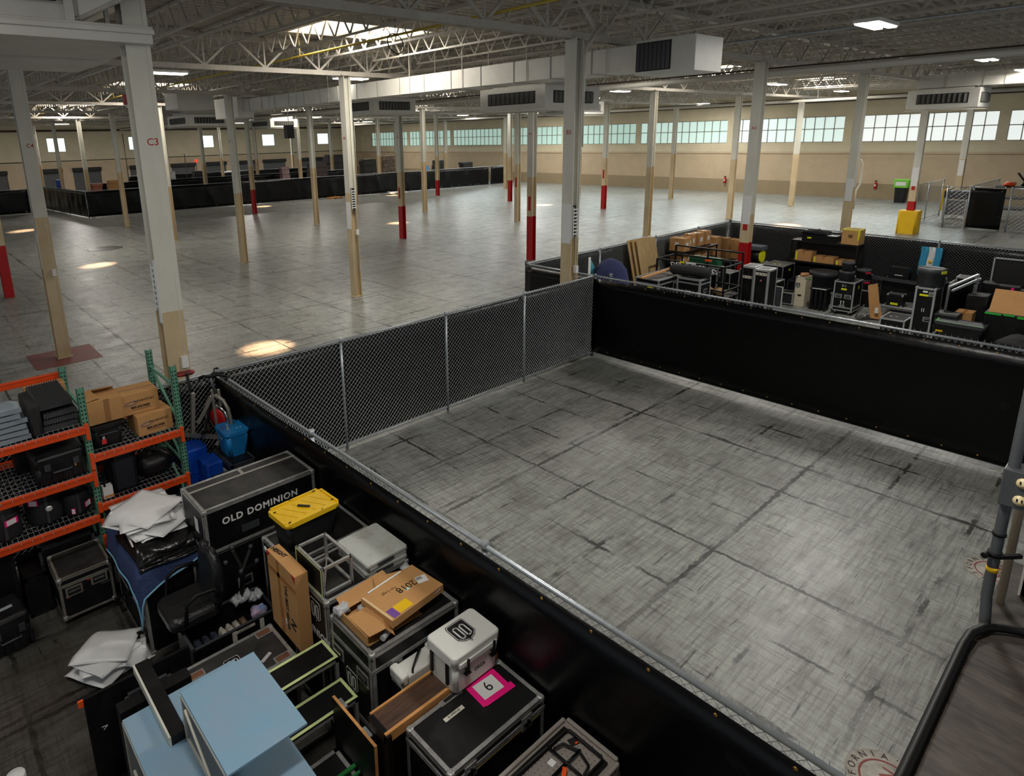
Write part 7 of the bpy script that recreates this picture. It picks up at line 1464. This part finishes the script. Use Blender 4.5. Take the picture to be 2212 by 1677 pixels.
# things lying on the open floor
sheets_pile('white crumpled plastic sheet lying by the long far fence', (37.6, 50.5, 0.0), (2.2, 1.2), 3, M_PAPER, 9, h=0.25)
t = thing('pallet', 'pale wooden pallet lying by the long far fence', 'pallet', (31.5, 51.7, 0)); 
for k in range(6): MB().box(30.9, 32.1, 51.3+0.17*k, 51.42+0.17*k, 0.10, 0.13).build('slat', M_WOODL, t)
for k in range(3): MB().box(30.9+0.54*k, 31.0+0.54*k, 51.3, 52.3, 0.0, 0.10).build('runner', M_WOODL, t)
tag(MB().lathe([(0, 0), (0.85, 0), (0.8, 0.003), (0, 0.003)], (8.3, 37.0, 0.002), 20).build('floor_stain', mat('dark_floor_stain', (84, 82, 80), 0.3)), 'dark diamond shaped stain on the open floor at left', 'floor stain')
# bits on the window wall and around the right-hand cages
for k, (y, lab) in enumerate(((15.7, 'red fire extinguisher on the window wall left of the green bin'), (27.1, 'red fire extinguisher on the window wall beside a distant column'))):
    t = thing('fire_extinguisher', lab, 'fire extinguisher', (55.8, y, 0.9)); MB().lathe([(0.09, 0), (0.10, 0.03), (0.10, 0.42), (0.04, 0.50), (0.03, 0.55)], (55.85, y, 0.75), 14).build('cylinder', M_COLR, t); MB().box(55.76, 55.94, y-0.05, y+0.05, 1.30, 1.36).build('valve', M_BLACKV, t); MB().box(55.93, 56.0, y-0.06, y+0.06, 0.9, 1.15).build('bracket', M_BLACKV, t); MB().box(55.74, 55.76, y-0.05, y+0.05, 0.95, 1.08).build('paper_label', M_PAPER, t)
t = thing('wheelie_bin', 'black bin with bright green top standing against the window wall', 'bin', (54.3, 13.6, 0)); MB().rbox(54.0, 54.7, 13.3, 14.0, 0.0, 1.05, 0.06, taper=0.15).build('body', M_PLBLACK, t); MB().rbox(53.95, 54.75, 13.2, 14.1, 1.05, 1.6, 0.06).build('green_top', mat('lime_green_plastic', (120, 200, 60), 0.5), t); MB().box(53.94, 53.95, 13.35, 13.95, 1.2, 1.45).build('white_print', M_PAPER, t)
t = thing('work_cart', 'silver cart with dark tray and yellow handles left of the black gate', 'cart', (46.6, 9.0, 0)); q = MB(); x0, x1, y0, y1 = 46.0, 47.0, 8.4, 9.4
for x in (x0, x1):
    for y in (y0, y1): q.bar((x, y, 0.0), (x, y, 1.2), 0.06)
for z in (0.25, 1.1): q.bar((x0, y0, z), (x0, y1, z), 0.05); q.bar((x1, y0, z), (x1, y1, z), 0.05); q.bar((x0, y0, z), (x1, y0, z), 0.05); q.bar((x0, y1, z), (x1, y1, z), 0.05)
q.build('frame', M_ALU2, t); MB().box(x0+.05, x1-.05, y0+.05, y1-.05, 0.25, 1.05).build('side_panels', mat('grey_board', (112, 112, 114), 0.6), t); MB().box(x0-.05, x1+.05, y0-.05, y1+.05, 1.2, 1.6).build('tray', M_PLGREY, t); q = MB(); q.bar((x0-.1, y1+.1, 0.5), (x0-.1, y1+.1, 1.7), 0.07); q.bar((x0, y1, 1.65), (x1, y1, 1.65), 0.08); q.bar((x1, y0-.1, 0.5), (x1, y0-.1, 1.3), 0.07); q.build('yellow_handle', M_YELLOW, t)
t = thing('wooden_crate', 'orange brown wooden tray with grey sacks beside the silver cart', 'crate', (45.6, 7.9, 0)); MB().box(45.0, 46.2, 7.8, 8.2, 0.0, 0.45).build('tray', M_WOODL, t); q = MB(); lump(q, (45.6, 8.0, 0.55), (1.1, 0.4, 0.4), 0.2, 90); q.build('sacks', M_PLGREY, t)
t = thing('white_board_panel', 'tall white board standing behind the see-through fence panel at right', 'panel', (43.6, 10.25, 0)); MB().box(42.7, 44.2, 10.28, 10.34, 0.02, 2.0).build('sheet', M_PAPER, t)
t = thing('covered_cart', 'cart with grey cover inside the wire cage at the right edge', 'cart', (46.5, 5.5, 0)); MB().box(45.6, 47.4, 4.0, 5.2, 0.3, 1.7).build('cover', mat('grey_cover', (70, 74, 84), 0.8), t); MB().box(45.5, 47.5, 3.9, 5.3, 1.15, 1.3).build('blue_band', M_BLUEL, t); MB().box(45.6, 47.4, 4.0, 5.2, 0.0, 0.3).build('base', M_PLGREY, t)
t = thing('shelf_of_gear', 'dark shelf with orange item on top inside the wire cage at the right edge', 'shelving', (47.5, 7.0, 0)); 
for z in (0.6, 1.2, 1.8): MB().box(46.9, 48.2, 5.8, 7.5, z, z+0.06).build('shelf', M_PLGREY, t)
for x in (46.92, 48.15):
    for y in (5.83, 7.45): MB().bar((x, y, 0), (x, y, 2.0), 0.06).build('post', M_ALU2, t)
q = MB(); lump(q, (47.4, 6.9, 1.98), (0.9, 0.5, 0.22), 0.2, 33); tag(q.build('orange_cloth', M_ORNG), 'orange item lying on the caged shelf at the right edge', 'cloth')
q = MB(); lump(q, (47.6, 6.2, 2.05), (0.8, 0.4, 0.35), 0.3, 35); q.bar((47.6, 6.3, 2.1), (47.2, 6.6, 2.6), 0.07); tag(q.build('black_stand', M_PLBLACK), 'black folded stand on top of the caged shelf', 'stand')
# tidy internal markers
for o in bpy.data.objects:
    if o.get('_local') is not None: del o['_local']
